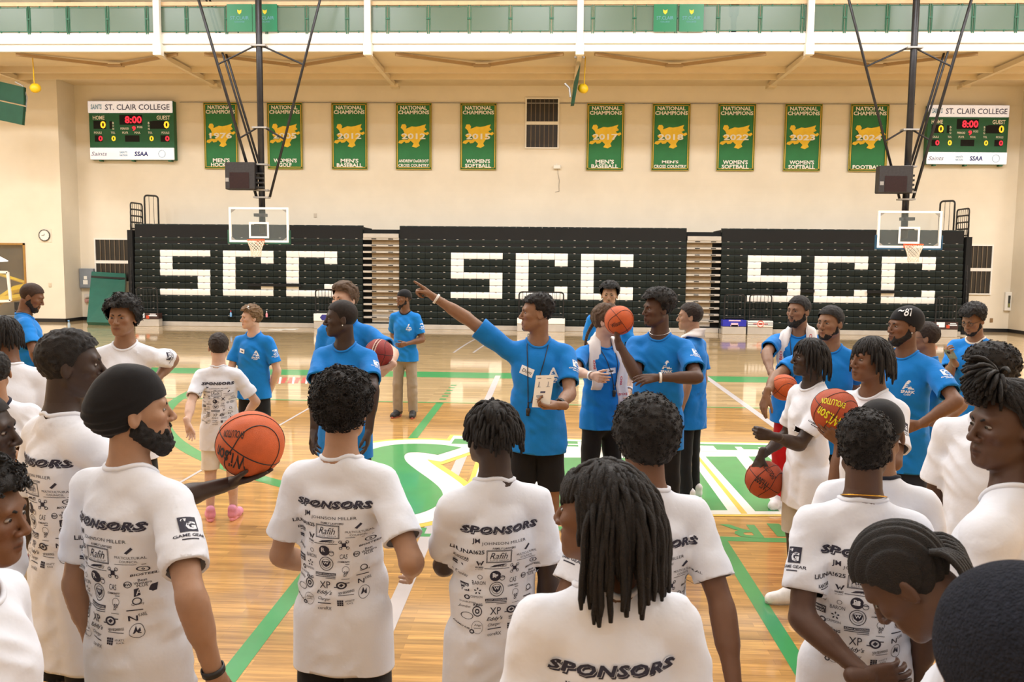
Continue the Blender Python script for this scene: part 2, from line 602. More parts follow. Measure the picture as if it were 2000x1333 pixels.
# ---- green railing of the track: posts and panels
rail = tag(empty('track_railing', (0, YF + 0.02, zf(63))), 'green steel railing with tinted panels along the track above', 'railing')
rz0, rz1 = zf(63) - rail.location.z, zf(9) - rail.location.z
MB().box((-24, -0.03, rz1), (24, 0.04, rz1 + 0.10)).build('top_rail', mat('oak_rail', srgb((222, 190, 150)), 0.5, 0.08, 6), rail)
x = AT(678, 62, YF)[0] - 14 * 1.113
pan_me = post_me = None
while x < 17:
    if post_me is None:
        po = MB().box((-0.035, -0.02, rz0 - 0.05), (-0.012, 0.02, rz1)).box((0.012, -0.02, rz0 - 0.05), (0.035, 0.02, rz1)).box((-0.05, -0.03, rz0 + 0.35), (0.05, 0.03, rz0 + 0.39)).build('rail_post', M_RAILG, rail)
        post_me = po.data
        pa = MB().box((0.06, -0.006, rz0 + 0.05), (1.053, 0.006, rz1 - 0.05)).build('rail_panel', M_PANEL, rail)
        pan_me = pa.data
        fr = MB()
        for (a, b) in (((0.06, rz0 + 0.03), (1.053, rz0 + 0.05)), ((0.06, rz1 - 0.05), (1.053, rz1 - 0.03)), ((0.045, rz0 + 0.03), (0.06, rz1 - 0.03)), ((1.053, rz0 + 0.03), (1.068, rz1 - 0.03))):
            fr.box((a[0], -0.012, a[1]), (b[0], 0.012, b[1]))
        for u in (0.3, 0.8):
            fr.box((u, -0.015, rz0), (u + 0.03, 0.015, rz0 + 0.06)).box((u, -0.015, rz1 - 0.06), (u + 0.03, 0.015, rz1))
        pf = fr.build('panel_frame', M_RAILG, rail)
        fr_me = pf.data
        po.location.x = pa.location.x = pf.location.x = x
    else:
        for nm, me in (('rail_post', post_me), ('rail_panel', pan_me), ('panel_frame', fr_me)):
            o = link(nm, me, rail)
            o.location.x = x
    x += 1.113
# green college signs fixed on the railing
for k, (xa, xb) in enumerate(((444, 492), (494, 541), (1276, 1322), (1326, 1375))):
    a, b = AT(xa, 62, YF - 0.04), AT(xb, 8, YF - 0.04)
    s = empty('rail_sign', ((a[0] + b[0]) / 2, YF - 0.04, a[2]))
    w, h = b[0] - a[0], b[2] - a[2]
    MB().box((-w / 2, -0.008, 0), (w / 2, 0.008, h)).build('sign_board', mat('sign_green', srgb((30, 124, 84)), 0.3, 0.05, 3), s)
    mb = MB()
    add2d(mb, textfit('ST.CLAIR', w * 0.74, h * 0.12), (0, -0.011, h * 0.5), XA, ZA)
    mb.build('lettering', M_TEALTXT, s)['kind'] = 'stuff'
    mb = MB()
    add2d(mb, textfit('COLLEGE', w * 0.4, h * 0.055), (0, -0.011, h * 0.36), XA, ZA)
    mb.build('lettering', M_TEALTXT, s)['kind'] = 'stuff'
    mb = MB()
    pts = [(-0.06, 0.06), (0, 0.03), (0.06, 0.06), (0.05, -0.02), (0, -0.07), (-0.05, -0.02)]
    mb.prism(pts, (0, -0.009, h * 0.72), XA, ZA, -YA, 0.003)
    mb.build('crest', M_GOLD, s)
    tag(s, ['green college sign on the railing just left of the left hoop pole', 'green college sign on the railing behind the left hoop pole', 'left one of the two green college signs on the right railing', 'right one of the two green college signs on the right railing'][k], 'sign', 'green signs on the track railing')
# somebody standing behind the railing is built with the other people below

# ---- windows (dark barred openings)
def barred_window(n, x0, y0, x1, y1, ym, Y):
    a, b = AT(x0, y1, Y), AT(x1, y0, Y)
    zm = AT((x0 + x1) / 2, ym, Y)[2]
    e = struct(empty('window_%d' % n, (a[0], Y - 0.03, a[2])), 'dark barred window')
    w, h, m = b[0] - a[0], b[2] - a[2], zm - a[2]
    fr = MB()
    t = 0.045
    fr.box((-t, -0.02, -t), (w + t, 0.03, 0)).box((-t, -0.02, h), (w + t, 0.03, h + t)).box((-t, -0.02, 0), (0, 0.03, h)).box((w, -0.02, 0), (w + t, 0.03, h)).box((0, -0.02, m - 0.05), (w, 0.03, m + 0.05))
    fr.build('window_frame', M_WHITE, e)
    MB().box((0, 0.016, 0), (w, 0.022, h)).build('pane', mat('dark_pane', (0.022, 0.018, 0.014), 0.35, 0.2, 2), e)
    nb = max(4, int(round(w / 0.155)))
    for i in range(1, nb):
        MB().box((w * i / nb - 0.012, -0.005, 0), (w * i / nb + 0.012, 0.012, h)).build('bar', mat('window_bar', srgb((120, 104, 84)), 0.5, 0.1, 5), e)


barred_window(1, 190, 469, 252, 549, 512, YW)
barred_window(2, 1886, 481, 1937, 573, 527, YW)
barred_window(3, 1028, 194, 1090, 288, 241, YW)

# ---- left window into the next hall
e = struct(empty('window_4', (wx1, YL, 0)), 'dark window with yellow frame into the next hall')
MB().box((-8, 2.8, -0.0), (0.0, 2.9, wz1)).box((-0.05, 0.25, 0), (0, 2.9, wz1)).box((-8, 0.25, wz1 - 0.02), (0, 2.9, wz1)).build('room_back', mat('next_hall_wall', srgb((150, 128, 96)), 0.8, 0.15, 1.5), e)
MB().box((-0.06, -0.03, 0), (0.0, 0.27, wz1)).box((-8, -0.03, wz1 - 0.06), (0, 0.27, wz1)).build('window_frame', mat('oak_frame', srgb((170, 126, 60)), 0.5, 0.1, 8), e)
MB().box((-8, 0.1, 0), (-0.06, 0.11, wz1 - 0.06)).build('pane', M_GLASS, e)
c = AT(-6, 505, YL + 1.4)
lm = MB().lathe([(0.02, 0.25), (0.2, 0.2), (0.5, 0.02), (0.48, 0.0), (0.0, -0.02)], 20)
o = tag(lm.build('hall_lamp', mat('lamp_glow', (1.0, 0.97, 0.9), 0.5, 0.01, 2, emit=4.0)), 'glowing white lamp seen through the left window', 'lamp')
o.location = (c[0] - 0.2, YL + 1.4, c[2] - 0.1)
o = tag(MB().tube([AT(-20, 530, 29.2), AT(52, 553, 28.4)], 0.06).tube([AT(-20, 600, 28.6), AT(30, 567, 28.6), AT(52, 562, 28.4)], 0.16).tube([AT(-20, 590, 28.3), AT(45, 580, 28.3)], 0.12).build('slide_frame', M_YPLASTIC), 'yellow folded frame seen through the left window', 'equipment')
q = [AT(-30, 531, 26.1), AT(15, 532, 26.1), AT(21, 588, 26.1), AT(-30, 590, 26.1)]
bb = tag(empty('wall_backboard', (q[0][0], 26.1, q[3][2])), 'small white framed backboard before the left window', 'backboard')
off = np.array([bb.location.x, bb.location.y, bb.location.z])
MB().bar(q[0] - off, q[1] - off, 0.05, 0.08).bar(q[1] - off, q[2] - off, 0.08, 0.05).bar(q[3] - off, q[2] - off, 0.05, 0.08).build('frame', M_WHITE, bb)
MB().add([p - off for p in q], [(0, 1, 2, 3)]).build('glass', M_GLASS, bb)
MB().box((0.9, 0.05, -2.0), (1.0, 0.2, 0.0)).box((0, -0.3, -0.92), (1.0, 0.35, -0.87)).build('stand', M_BLACK, bb)

# ---- clock
c = AT(88, 460, YL)
ck = tag(empty('wall_clock', (c[0], YL, c[2])), 'round white wall clock with dark rim on the left wall', 'clock')
o = MB().lathe([(0.165, 0), (0.185, 0.02), (0.19, 0.05), (0.17, 0.06), (0.165, 0.045)], 32).build('rim', mat('clock_rim', (0.05, 0.045, 0.04), 0.4, 0.1, 5), ck, True)
o.rotation_euler.x = math.pi / 2
o = MB().lathe([(0.0, 0.045), (0.168, 0.044)], 32).build('dial', M_WHITE, ck)
o.rotation_euler.x = math.pi / 2
MB().box((-0.22, -0.012, -0.22), (0.22, -0.001, 0.22), bev=0.005).build('back_plate', M_WALL, ck)
hd = MB().bar((0, -0.052, 0), (-0.09, -0.052, -0.004), 0.004, 0.014).bar((0, -0.052, 0), (0.005, -0.052, 0.05), 0.014, 0.004)
for i in range(12):
    w = i * math.pi / 6
    hd.bar((0.14 * math.sin(w), -0.05, 0.14 * math.cos(w)), (0.155 * math.sin(w), -0.05, 0.155 * math.cos(w)), 0.006, 0.006)
hd.build('hand', M_BLACK, ck)

# ---- electrical cabinet, outlets, wall boxes
a, b = AT(161, 563, YW), AT(187, 525, YW)
eb = tag(empty('electrical_cabinet', (a[0], YW - 0.165, a[2])), 'grey electrical cabinet on the wall left of the green mat', 'cabinet')
w, h = b[0] - a[0], b[2] - a[2]
MB().box((0, 0, 0), (w, 0.16, h), bev=0.01).build('case', M_STEELGREY, eb)
MB().box((0.03, -0.015, 0.03), (w - 0.03, 0.002, h - 0.03), bev=0.006).build('door', M_STEELGREY, eb)
MB().box((w * 0.28, -0.02, h * 0.2), (w * 0.6, -0.013, h * 0.42)).box((w * 0.34, -0.02, h * 0.45), (w * 0.56, -0.013, h * 0.62)).build('label_plate', M_WHITE, eb)
a = AT(176, 578, YW)
for k, (dz, cm, lb) in enumerate(((0.0, mat('box_white', srgb((216, 208, 200)), 0.5, 0.05, 4), 'pale switch box just under the electrical cabinet'), (-0.16, mat('box_redwhite', srgb((196, 150, 140)), 0.5, 0.2, 20), 'reddish socket box low under the electrical cabinet'))):
    s = MB().box((a[0] - 0.15, YW - 0.1, a[2] + dz - 0.07), (a[0] + 0.16, YW, a[2] + dz + 0.06), bev=0.01).box((a[0] - 0.05, YW - 0.13, a[2] + dz - 0.03), (a[0] + 0.05, YW - 0.1, a[2] + dz + 0.03)).build('switch_box', cm)
    tag(s, lb, 'switch box')
for k, (px, py, Y, lb) in enumerate(((153, 610, YW, 'small dark outlet low on the wall left of the mat'), (98, 557, YL, 'small pale outlet on the bright left wall'), (1936, 626, YW, 'small tan outlet on the wall right of the bleachers'), (616, 421, YW, 'small sensor box on the wall right of the left hoop'))):
    c = AT(px, py, Y)
    o = MB().box((c[0] - 0.05, Y - 0.02, c[2] - 0.07), (c[0] + 0.05, Y, c[2] + 0.07), bev=0.008).box((c[0] - 0.025, Y - 0.026, c[2] - 0.045), (c[0] + 0.025, Y - 0.018, c[2] - 0.008)).box((c[0] - 0.025, Y - 0.026, c[2] + 0.008), (c[0] + 0.025, Y - 0.018, c[2] + 0.045)).build('wall_outlet', mat('outlet_%d' % k, [(0.05, 0.045, 0.04), srgb((222, 206, 180)), srgb((150, 120, 84)), srgb((214, 200, 180))][k], 0.5, 0.05, 4))
    tag(o, lb, 'outlet')
a, b = AT(1959, 607, YW), AT(1976, 571, YW)
fx = tag(empty('extinguisher_cabinet', (a[0], YW - 0.1, a[2])), 'white wall cabinet with a small dark glass slot at the right', 'cabinet')
w, h = b[0] - a[0], b[2] - a[2]
MB().box((0, 0, 0), (w, 0.1, h), bev=0.012).build('case', M_WHITE, fx)
MB().box((w * 0.36, -0.008, h * 0.18), (w * 0.66, 0.002, h * 0.82)).build('glass_slot', mat('slot_dark', (0.04, 0.045, 0.04), 0.3, 0.3, 8), fx)
MB().box((w * 0.40, -0.012, h * 0.2), (w * 0.62, -0.006, h * 0.4)).build('tag_plate', mat('tag_olive', srgb((150, 150, 90)), 0.5, 0.1, 8), fx)
c = AT(1088, 327, YW)
wb = tag(empty('wireless_box', (c[0], YW, c[2])), 'small white wall box with a thin dangling cable between the banners', 'access point')
MB().box((-0.115, -0.12, -0.06), (0.115, 0, 0.06), bev=0.015).box((-0.02, -0.06, 0.06), (0.0, -0.05, 0.11)).build('case', M_WHITE, wb)
MB().tube([(0.02, -0.03, -0.06), (0.03, -0.03, -0.2), (0.08, -0.02, -0.42), (0.07, -0.015, -0.6), (0.08, -0.015, -0.78), (-0.05, -0.012, -0.8)], 0.008, 5).build('cable', mat('cable_grey', srgb((170, 160, 148)), 0.6, 0.1, 5), wb)

# ---- green mat leaning on the wall
q = [AT(181, 536, YW - 0.1), AT(247, 540, YW - 0.1), FL(243, 637), FL(172, 635)]
cen = (q[2] + q[3]) / 2
mt = tag(empty('crash_mat', tuple(cen)), 'green vinyl crash mat leaning on the wall beside the bleachers', 'mat')
n = np.cross(q[1] - q[0], q[3] - q[0])
n /= np.linalg.norm(n)
n = -n if n[1] > 0 else n
def mat_slab(t0, t1, th, name, m_):
    P = [q[0] + (q[3] - q[0]) * t0, q[1] + (q[2] - q[1]) * t0, q[1] + (q[2] - q[1]) * t1, q[0] + (q[3] - q[0]) * t1]
    P = [p - cen for p in P]
    MB().add([p for p in P] + [p + n * th for p in P], [(0, 1, 2, 3), (7, 6, 5, 4), (0, 4, 5, 1), (1, 5, 6, 2), (2, 6, 7, 3), (3, 7, 4, 0)]).build(name, m_, mt)


mat_slab(0, 1, 0.12, 'mat_body', M_MAT)
mat_slab(0.09, 0.13, 0.124, 'strap', M_BLACK)

# ---- green wall pads / folded curtain packs under the track, and yellow lamps
q = [(-40, 150), (46, 170), (46, 205), (-40, 186)]
cp = tag(empty('folded_curtain', tuple(AT(20, 200, 24.0))), 'dark green folded curtain panel hanging at the upper left', 'curtain')
off = AT(20, 200, 24.0)
for k, (qq, Y) in enumerate(((q, 24.0), ([(-40, 189), (46, 208), (43, 244), (-40, 226)], 23.9))):
    P = [AT(*p, Y) - off for p in qq]
    MB().add(P + [p + np.array([0, 0.12, 0]) for p in P], [(3, 2, 1, 0), (4, 5, 6, 7), (0, 1, 5, 4), (1, 2, 6, 5), (2, 3, 7, 6), (3, 0, 4, 7)]).build('panel', mat('curtain_green', srgb((24, 74, 52)), 0.7, 0.12, 4, bump=0.1), cp)
MB().tube([AT(30, 160, 24.1) - off, AT(45, 168, 24.1) - off, AT(53, 190, 24.1) - off, AT(50, 218, 24.1) - off], 0.02, 6).build('cord', M_GALV, cp)
cp = tag(empty('folded_curtain', tuple(AT(1125, 160, 24.0))), 'narrow green folded panel hanging edge-on beside the centre vent', 'curtain')
off = AT(1125, 160, 24.0)
P = [AT(1134, 122, 23.6) - off, AT(1131, 150, 23.4) - off, AT(1122, 202, 23.4) - off, AT(1115, 203, 23.6) - off, AT(1121, 160, 23.9) - off]
MB().add(P + [p + np.array([0.0, 0.35, 0.0]) for p in P], [(4, 3, 2, 1, 0), (5, 6, 7, 8, 9), (0, 1, 6, 5), (1, 2, 7, 6), (2, 3, 8, 7), (3, 4, 9, 8), (4, 0, 5, 9)]).build('panel', mat('curtain_green', srgb((24, 74, 52)), 0.7, 0.12, 4, bump=0.1), cp)
MB().tube([AT(1103, 163, 23.5) - off, AT(1112, 172, 23.5) - off, AT(1114, 190, 23.5) - off], 0.03, 6).tube([AT(1122, 112, 23.3) - off, AT(1142, 112, 23.3) - off], 0.03, 6).build('bracket', M_GALV, cp)
for xp, yp, lb in ((69, 172, 'yellow round alarm lamp near the green curtain at the upper left'), (1139, 173, 'yellow round alarm lamp beside the narrow green panel')):
    c = AT(xp, yp, 23.9)
    o = MB().lathe([(0.0, -0.09), (0.1, -0.085), (0.145, -0.04), (0.15, 0.02), (0.11, 0.08), (0.05, 0.11), (0.0, 0.115)], 20).tube([(0, 0.05, 0.1), (0, 0.06, 0.14), (0.0, 1.2, 0.9)], 0.015, 6).build('alarm_lamp', M_YPLASTIC, None, True)
    o.location = c
    o.rotation_euler = (math.radians(60), 0, 0.3)
    tag(o, lb, 'lamp')
c0, c1 = AT(352, 200, YW), AT(1788, 204, YW)
tag(MB().tube([(c0[0], YW - 0.03, c0[2]), (c1[0], YW - 0.03, c1[2])], 0.015, 6).build('banner_cable', M_GALV), 'thin grey cable the banners hang from along the wall', 'cable')

# ---- championship banners
EMB = [(12, 98), (22, 99), (27, 90), (25, 80), (33, 84), (44, 90), (56, 88), (70, 91), (90, 99), (86, 86), (92, 77), (82, 70), (88, 63), (97, 68), (100, 60), (93, 53), (86, 57), (78, 50), (80, 40), (72, 33), (66, 20), (70, 10), (58, 1), (44, 6), (50, 18), (40, 30), (34, 22), (24, 20), (20, 27), (10, 17), (0, 21), (3, 30), (18, 36), (30, 34), (37, 44), (28, 50), (14, 44), (8, 54), (20, 62), (16, 74), (8, 84)]
EMB = [((u - 50) / 100, (v - 50) / 100) for u, v in EMB]
BANNERS = [((397, 463), '1976', ("MEN'S", 'HOCKEY')), ((521, 590), '2005', ("WOMEN'S", 'GOLF')), ((647, 717), '2012', ("MEN'S", 'BASEBALL')), ((773, 843), '2012', ('ANDREW DeGROOT', 'CROSS COUNTRY')), ((899, 970), '2015', ("WOMEN'S", 'SOFTBALL')), ((1147, 1220), '2017', ("MEN'S", 'BASEBALL')), ((1275, 1349), '2018', ("MEN'S", 'CROSS COUNTRY')), ((1403, 1477), '2022', ("WOMEN'S", 'SOFTBALL')), ((1534, 1607), '2023', ("WOMEN'S", 'SOFTBALL')), ((1662, 1737), '2024', ('', 'FOOTBALL'))]
YBN = YW - 0.06
for (xa, xb), year, low in BANNERS:
    xm = (xa + xb) / 2
    t, bt = AT(xm, 200 + (xm - 430) * 0.0024, YBN), AT(xm, 330 + (xm - 430) * 0.004, YBN)
    W = AT(xb, 265, YBN)[0] - AT(xa, 265, YBN)[0]
    H = t[2] - bt[2]
    bn = empty('championship_banner', (t[0], YBN, bt[2]))
    nx, nz = 8, 14
    vs, fs = [], []
    rr = random.Random(xa)
    ph = rr.random() * 6
    amp = 0.006 if year != '2024' else 0.03
    wav = lambda u, v: -amp * (0.5 + 0.5 * math.sin(u * 5 + ph + v * 1.5)) * (1 - v)
    for j in range(nz + 1):
        for i in range(nx + 1):
            u, v = i / nx, j / nz
            vs.append(((u - 0.5) * W, wav(u, v), v * H))
    for j in range(nz):
        for i in range(nx):
            a = j * (nx + 1) + i
            fs.append((a, a + 1, a + nx + 2, a + nx + 1))
    cl = MB().add(vs, fs).build('cloth', M_BANNER, bn, True)
    sd = cl.modifiers.new('thickness', 'SOLIDIFY')
    sd.thickness = 0.006
    sd.offset = -1
    mb = MB()
    for (a, b) in (((0.03, 0.025), (0.97, 0.035)), ((0.03, 0.965), (0.97, 0.975)), ((0.03, 0.025), (0.055, 0.975)), ((0.945, 0.025), (0.97, 0.975)), ((0, 0), (1, 0.008)), ((0, 0.992), (1, 1)), ((0, 0), (0.012, 1)), ((0.988, 0), (1, 1))):
        mb.box(((a[0] - 0.5) * W, -amp - 0.005, a[1] * H), ((b[0] - 0.5) * W, -amp - 0.002, b[1] * H))
    mb.build('border', M_BORDER, bn)
    mb = MB()
    mb.prism([(u * W * 0.86, v * H * 0.36) for u, v in EMB], (0, -amp - 0.002, H * 0.505), XA, ZA, -YA, 0.003)
    mb.build('emblem', M_GOLD, bn)
    f_ = -amp - 0.008

    def line(nm_, txt, tw, th_, v, d=0.0):
        mb = MB()
        add2d(mb, textfit(txt, W * tw, H * th_, bold=0.03), (0, f_ - d, H * v), XA, ZA)
        o = mb.build(nm_, M_OFFWHITE, bn)
        o['kind'] = 'stuff'
    line('heading', 'NATIONAL', 0.74, 0.058, 0.925)
    line('heading', 'CHAMPIONS', 0.86, 0.058, 0.857)
    line('year', year, 0.66, 0.088, 0.5, 0.004)
    cross = low[1].startswith('CROSS')
    if low[0]:
        sm = 0.84 if low[0].startswith('AND') else (0.44 if cross else 0.66 if low[0] == "WOMEN'S" else 0.5)
        line('caption', low[0], sm, 0.045 if cross else 0.062, 0.13)
    line('caption', low[1], {'HOCKEY': 0.62, 'GOLF': 0.36, 'FOOTBALL': 0.78, 'CROSS COUNTRY': 0.86}.get(low[1], 0.72), 0.048 if cross else 0.058, 0.062)
    lb = {'1976': "hockey banner of 1976, leftmost of the row", '2005': "women's golf banner of 2005 behind the left hoop mast", '2015': "women's softball banner of 2015 just left of the dark wall window", '2017': "men's baseball banner of 2017 just right of the dark wall window", '2018': "men's cross country banner of 2018 in the right row", '2022': "women's softball banner of 2022, middle of the five right of the window", '2023': "women's softball banner of 2023, beside the football banner", '2024': 'football banner of 2024 behind the right hoop brace'}.get(year, "men's baseball banner of 2012, third from the left" if low[1] == 'BASEBALL' else 'cross country banner of 2012 with a name above it')
    tag(bn, 'green ' + lb, 'banner', 'championship banners on the back wall')

# ---- scoreboards
def scoreboard(x0, x1, y0, y1, tilt, label):
    Y = YW - 0.2
    a, b = AT(x0, y1, Y), AT(x1, y0, Y)
    w, h = b[0] - a[0], b[2] - a[2]
    sb = tag(empty('scoreboard', ((a[0] + b[0]) / 2, Y, a[2])), label, 'scoreboard')
    sb.rotation_euler = (0, 0, tilt)
    MB().box((-w / 2, 0, 0), (w / 2, 0.2, h)).box((-w * 0.4, 0, -0.05), (-w * 0.37, 0.15, 0)).box((-0.04, 0, -0.05), (0.04, 0.15, 0)).box((w * 0.42, 0, -0.05), (w * 0.46, 0.15, 0)).build('case', M_SBGREEN, sb)
    MB().box((-w / 2 - 0.01, -0.05, h * 0.8), (w / 2 - 0.02, 0.0, h), bev=0.015).build('header_panel', M_SBWHITE, sb)
    MB().box((-w / 2 + 0.01, -0.05, 0), (w / 2, 0.0, h * 0.205), bev=0.015).build('footer_panel', M_SBWHITE, sb)

    def T(s, u, v, tw, th, m_, name='lettering', d=-0.006, **kw):
        mb = MB()
        add2d(mb, textfit(s, w * tw, h * th, **kw), ((u - 0.5) * w, d, v * h), XA, ZA)
        mb.build(name, m_, sb)['kind'] = 'stuff'
    d = -0.056
    T('ST. CLAIR COLLEGE', 0.585, 0.895, 0.76, 0.095, M_GREYTXT, d=d, bold=0.012)
    T('SAINTS', 0.1, 0.9, 0.13, 0.085, M_TEALTXT, d=d, shear=0.1, bold=0.02)
    T('Saints', 0.115, 0.1, 0.19, 0.07, M_GREYTXT, d=d, shear=0.3)
    T('SAINTS', 0.405, 0.125, 0.09, 0.035, M_TEALTXT, d=d, bold=0.02)
    T('NATION', 0.405, 0.075, 0.09, 0.035, M_TEALTXT, d=d, bold=0.02)
    T('SSAA', 0.615, 0.1, 0.16, 0.08, M_BLUETXT, d=d, bold=0.03, shear=0.1)
    rg = MB()
    c = (0.36 * w, d, 0.1 * h)
    rg.tube([(c[0] + 0.115 * math.cos(i * 0.2618), d, c[2] + 0.115 * math.sin(i * 0.2618)) for i in range(24)], 0.007, 5, closed=True)
    rg.build('round_logo', M_TEALTXT, sb)
    T('HOME', 0.115, 0.72, 0.14, 0.07, M_OFFWHITE, bold=0.02)
    T('GUEST', 0.88, 0.72, 0.16, 0.07, M_OFFWHITE, bold=0.02)
    for s, u, v, tw in (('PERIOD', 0.42, 0.535, 0.1), ('POSS', 0.6, 0.56, 0.06), ('FOULS', 0.1, 0.465, 0.09), ('TOL', 0.28, 0.465, 0.05), ('PLYR', 0.425, 0.465, 0.07), ('FOUL', 0.57, 0.465, 0.07), ('TOL', 0.72, 0.465, 0.05), ('FOULS', 0.9, 0.465, 0.09)):
        T(s, u, v, tw, 0.035, M_OFFWHITE, bold=0.02)
    for u in (0.285, 0.705):
        for k, ch in enumerate(('B', 'O', 'N')):
            T(ch, u, 0.63 - k * 0.05, 0.018, 0.035, M_OFFWHITE, bold=0.02)
    for (u0, u1, v0, v1) in ((0.05, 0.2, 0.53, 0.67), (0.75, 0.9 + 0.02, 0.53, 0.67), (0.36, 0.63, 0.6, 0.77), (0.06, 0.15, 0.31, 0.42), (0.84, 0.94, 0.31, 0.42), (0.42, 0.59, 0.31, 0.42), (0.24, 0.27, 0.53, 0.66), (0.72, 0.75, 0.53, 0.66)):
        MB().box(((u0 - 0.5) * w, -0.004, v0 * h), ((u1 - 0.5) * w, 0, v1 * h)).build('digit_window', M_DARK, sb)
    T('8:00', 0.525, 0.685, 0.2, 0.125, M_LEDR, 'clock_digits', -0.01, bold=0.03)
    T('9', 0.53, 0.535, 0.045, 0.08, M_LEDR, 'digit', -0.01, bold=0.03)
    T('0', 0.165, 0.6, 0.065, 0.125, M_LEDY, 'digit', -0.01, bold=0.03)
    T('0', 0.915, 0.6, 0.065, 0.125, M_LEDY, 'digit', -0.01, bold=0.03)
    T('0', 0.13, 0.365, 0.05, 0.09, M_LEDR, 'digit', -0.01, bold=0.03)
    T('0', 0.92, 0.365, 0.05, 0.09, M_LEDR, 'digit', -0.01, bold=0.03)
    T('0', 0.285, 0.365, 0.05, 0.09, M_LEDY, 'digit', -0.01, bold=0.03)
    T('0', 0.735, 0.365, 0.05, 0.09, M_LEDY, 'digit', -0.01, bold=0.03)


scoreboard(176, 339, 198, 312, -0.02, 'green scoreboard with white header left of the banners')
scoreboard(1807, 1973, 206, 321, 0.02, 'green scoreboard with white header right of the banners')

# ================================================================ bleachers
zrow0 = AT(1068, 645, YB)[2]
S_L = AT(311, 530, YB)[0]
MODW = 5.575 * YB / 25.4 / 14.0
RH = 0.2014 * YB / 25.4
Z0 = AT(900, 583.5, YB)[2] - 4 * RH
LET = {'S': ['1111', '1000', '1000', '1111', '0001', '0001', '1111'], 'C': ['1111', '1001', '1000', '1000', '1000', '1001', '1111']}
SCC = [LET['S'][r] + '0' + LET['C'][r] + '0' + LET['C'][r] for r in range(7)]


def module_mesh(name, m_):
    mb = MB()
    g = 0.004
    w = MODW / 2 - g
    d0 = -0.03
    # seat front: a rolled nose over a slightly recessed lower face
    prof = [(0.0, RH - 0.004), (d0, RH - 0.012), (d0 - 0.012, RH - 0.035), (d0 - 0.01, RH - 0.09), (d0 + 0.004, 0.03), (d0 + 0.012, 0.008), (0.1, 0.004), (0.1, RH - 0.004)]
    k = len(prof)
    vs = [(-w, y, z) for y, z in prof] + [(w, y, z) for y, z in prof]
    fs = [tuple(range(k)), tuple(range(2 * k - 1, k - 1, -1))] + [(i, i + k, (i + 1) % k + k, (i + 1) % k) for i in range(k)]
    mb.add(vs, fs, 0)
    mb.box((-0.03, d0 - 0.014, RH - 0.016), (0.03, d0, RH - 0.002), 1)
    o = mb.build(name, [m_, M_ALU])
    me = o.data
    bpy.data.objects.remove(o)
    return me


me_dark, me_white = module_mesh('seat_module', M_SEAT), module_mesh('seat_module', M_SEATW)
SECT = [(S_L - 2 * MODW, 2, 2, 'left'), (AT(880, 530, YB)[0] - 4 * MODW, 4, 4, 'middle'), (AT(1461, 530, YB)[0] - 2 * MODW, 2, 2, 'right')]
for x0, nl, nr, nm in SECT:
    n_ = nl + 14 + nr
    sec = tag(empty('bleacher_section', (x0 + n_ * MODW / 2, YB, 0)), 'closed dark green bleacher section at the %s, white SCC letters' % nm, 'bleachers', 'closed bleacher sections')
    hw = n_ * MODW / 2
    for r in range(15):
        for c in range(n_):
            white = 4 <= r <= 10 and nl <= c < nl + 14 and SCC[10 - r][c - nl] == '1'
            o = bpy.data.objects.new('seat_module', me_white if white else me_dark)
            COL.objects.link(o)
            o.parent = sec
            o.location = (-hw + (c + 0.5) * MODW, 0.012 * r, Z0 + r * RH)
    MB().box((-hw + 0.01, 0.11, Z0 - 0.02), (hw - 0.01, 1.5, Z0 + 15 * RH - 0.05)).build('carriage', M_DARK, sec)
    bs = MB().box((-hw, -0.03, 0.0), (hw, 0.3, Z0 - 0.012), bev=0.008)
    for u in np.linspace(-hw + 1.2, hw - 1.2, 3):
        bs.box((u - 0.16, -0.036, 0.05), (u + 0.16, -0.028, 0.10))
    bs.build('skirt_board', M_ALU, sec)
    for a, b, r in {'left': [(9, 13.2, 6)], 'middle': [], 'right': [(4, 5, 6), (6, 7, 6), (10.9, 13, 6)]}[nm]:
        MB().box((-hw + a * MODW, -0.05, Z0 + (r - 1) * RH + RH * 0.52), (-hw + b * MODW, -0.035, Z0 + r * RH - 0.005)).build('recess_slot', M_DARK, sec)

# aisles with aluminium treads
def aisle(x0, x1, dark_left, label):
    Y = YB + 0.15
    e = tag(empty('bleacher_aisle', ((x0 + x1) / 2, Y, 0)), label, 'aisle stairs')
    w = (x1 - x0) / 2 - 0.02
    for r in range(15):
        z = Z0 + r * RH
        if r == 14:
            MB().box((-w, -0.1, z - 0.19), (w, 0.3, z - 0.05), bev=0.01).build('tread', M_ALU, e)
            continue
        if r > 0:
            MB().box((-w - 0.01, -0.08, z - 0.045), (w + 0.01, 0.25, z + 0.02), bev=0.006).build('tread', M_ALU, e)
        s0, s1 = (-w + 0.25, w) if dark_left else (-w, w - 0.25)
        MB().box((s0, 0.02, z + 0.03), (s1, 0.06, z + RH - 0.05)).build('riser', M_TREAD if r > 1 else M_ALU, e)
        if r > 0:
            for u in (-0.4 * w, 0.55 * w):
                MB().box((u - 0.075, -0.088, z - 0.025), (u + 0.075, -0.078, z + 0.0)).build('tread_slot', M_DARK, e)
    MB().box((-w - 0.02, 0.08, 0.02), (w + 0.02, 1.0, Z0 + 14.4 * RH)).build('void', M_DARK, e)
    MB().box((-w, -0.12, 0), (w, 0.2, Z0 - 0.01), bev=0.006).build('bottom_step', M_ALU, e)


x_le = S_L + 16 * MODW
x_m0 = SECT[1][0]
aisle(x_le, x_m0, True, 'aluminium stepped aisle between the left and middle bleachers')
aisle(x_m0 + 22 * MODW, SECT[2][0], False, 'aluminium stepped aisle between the middle and right bleachers')

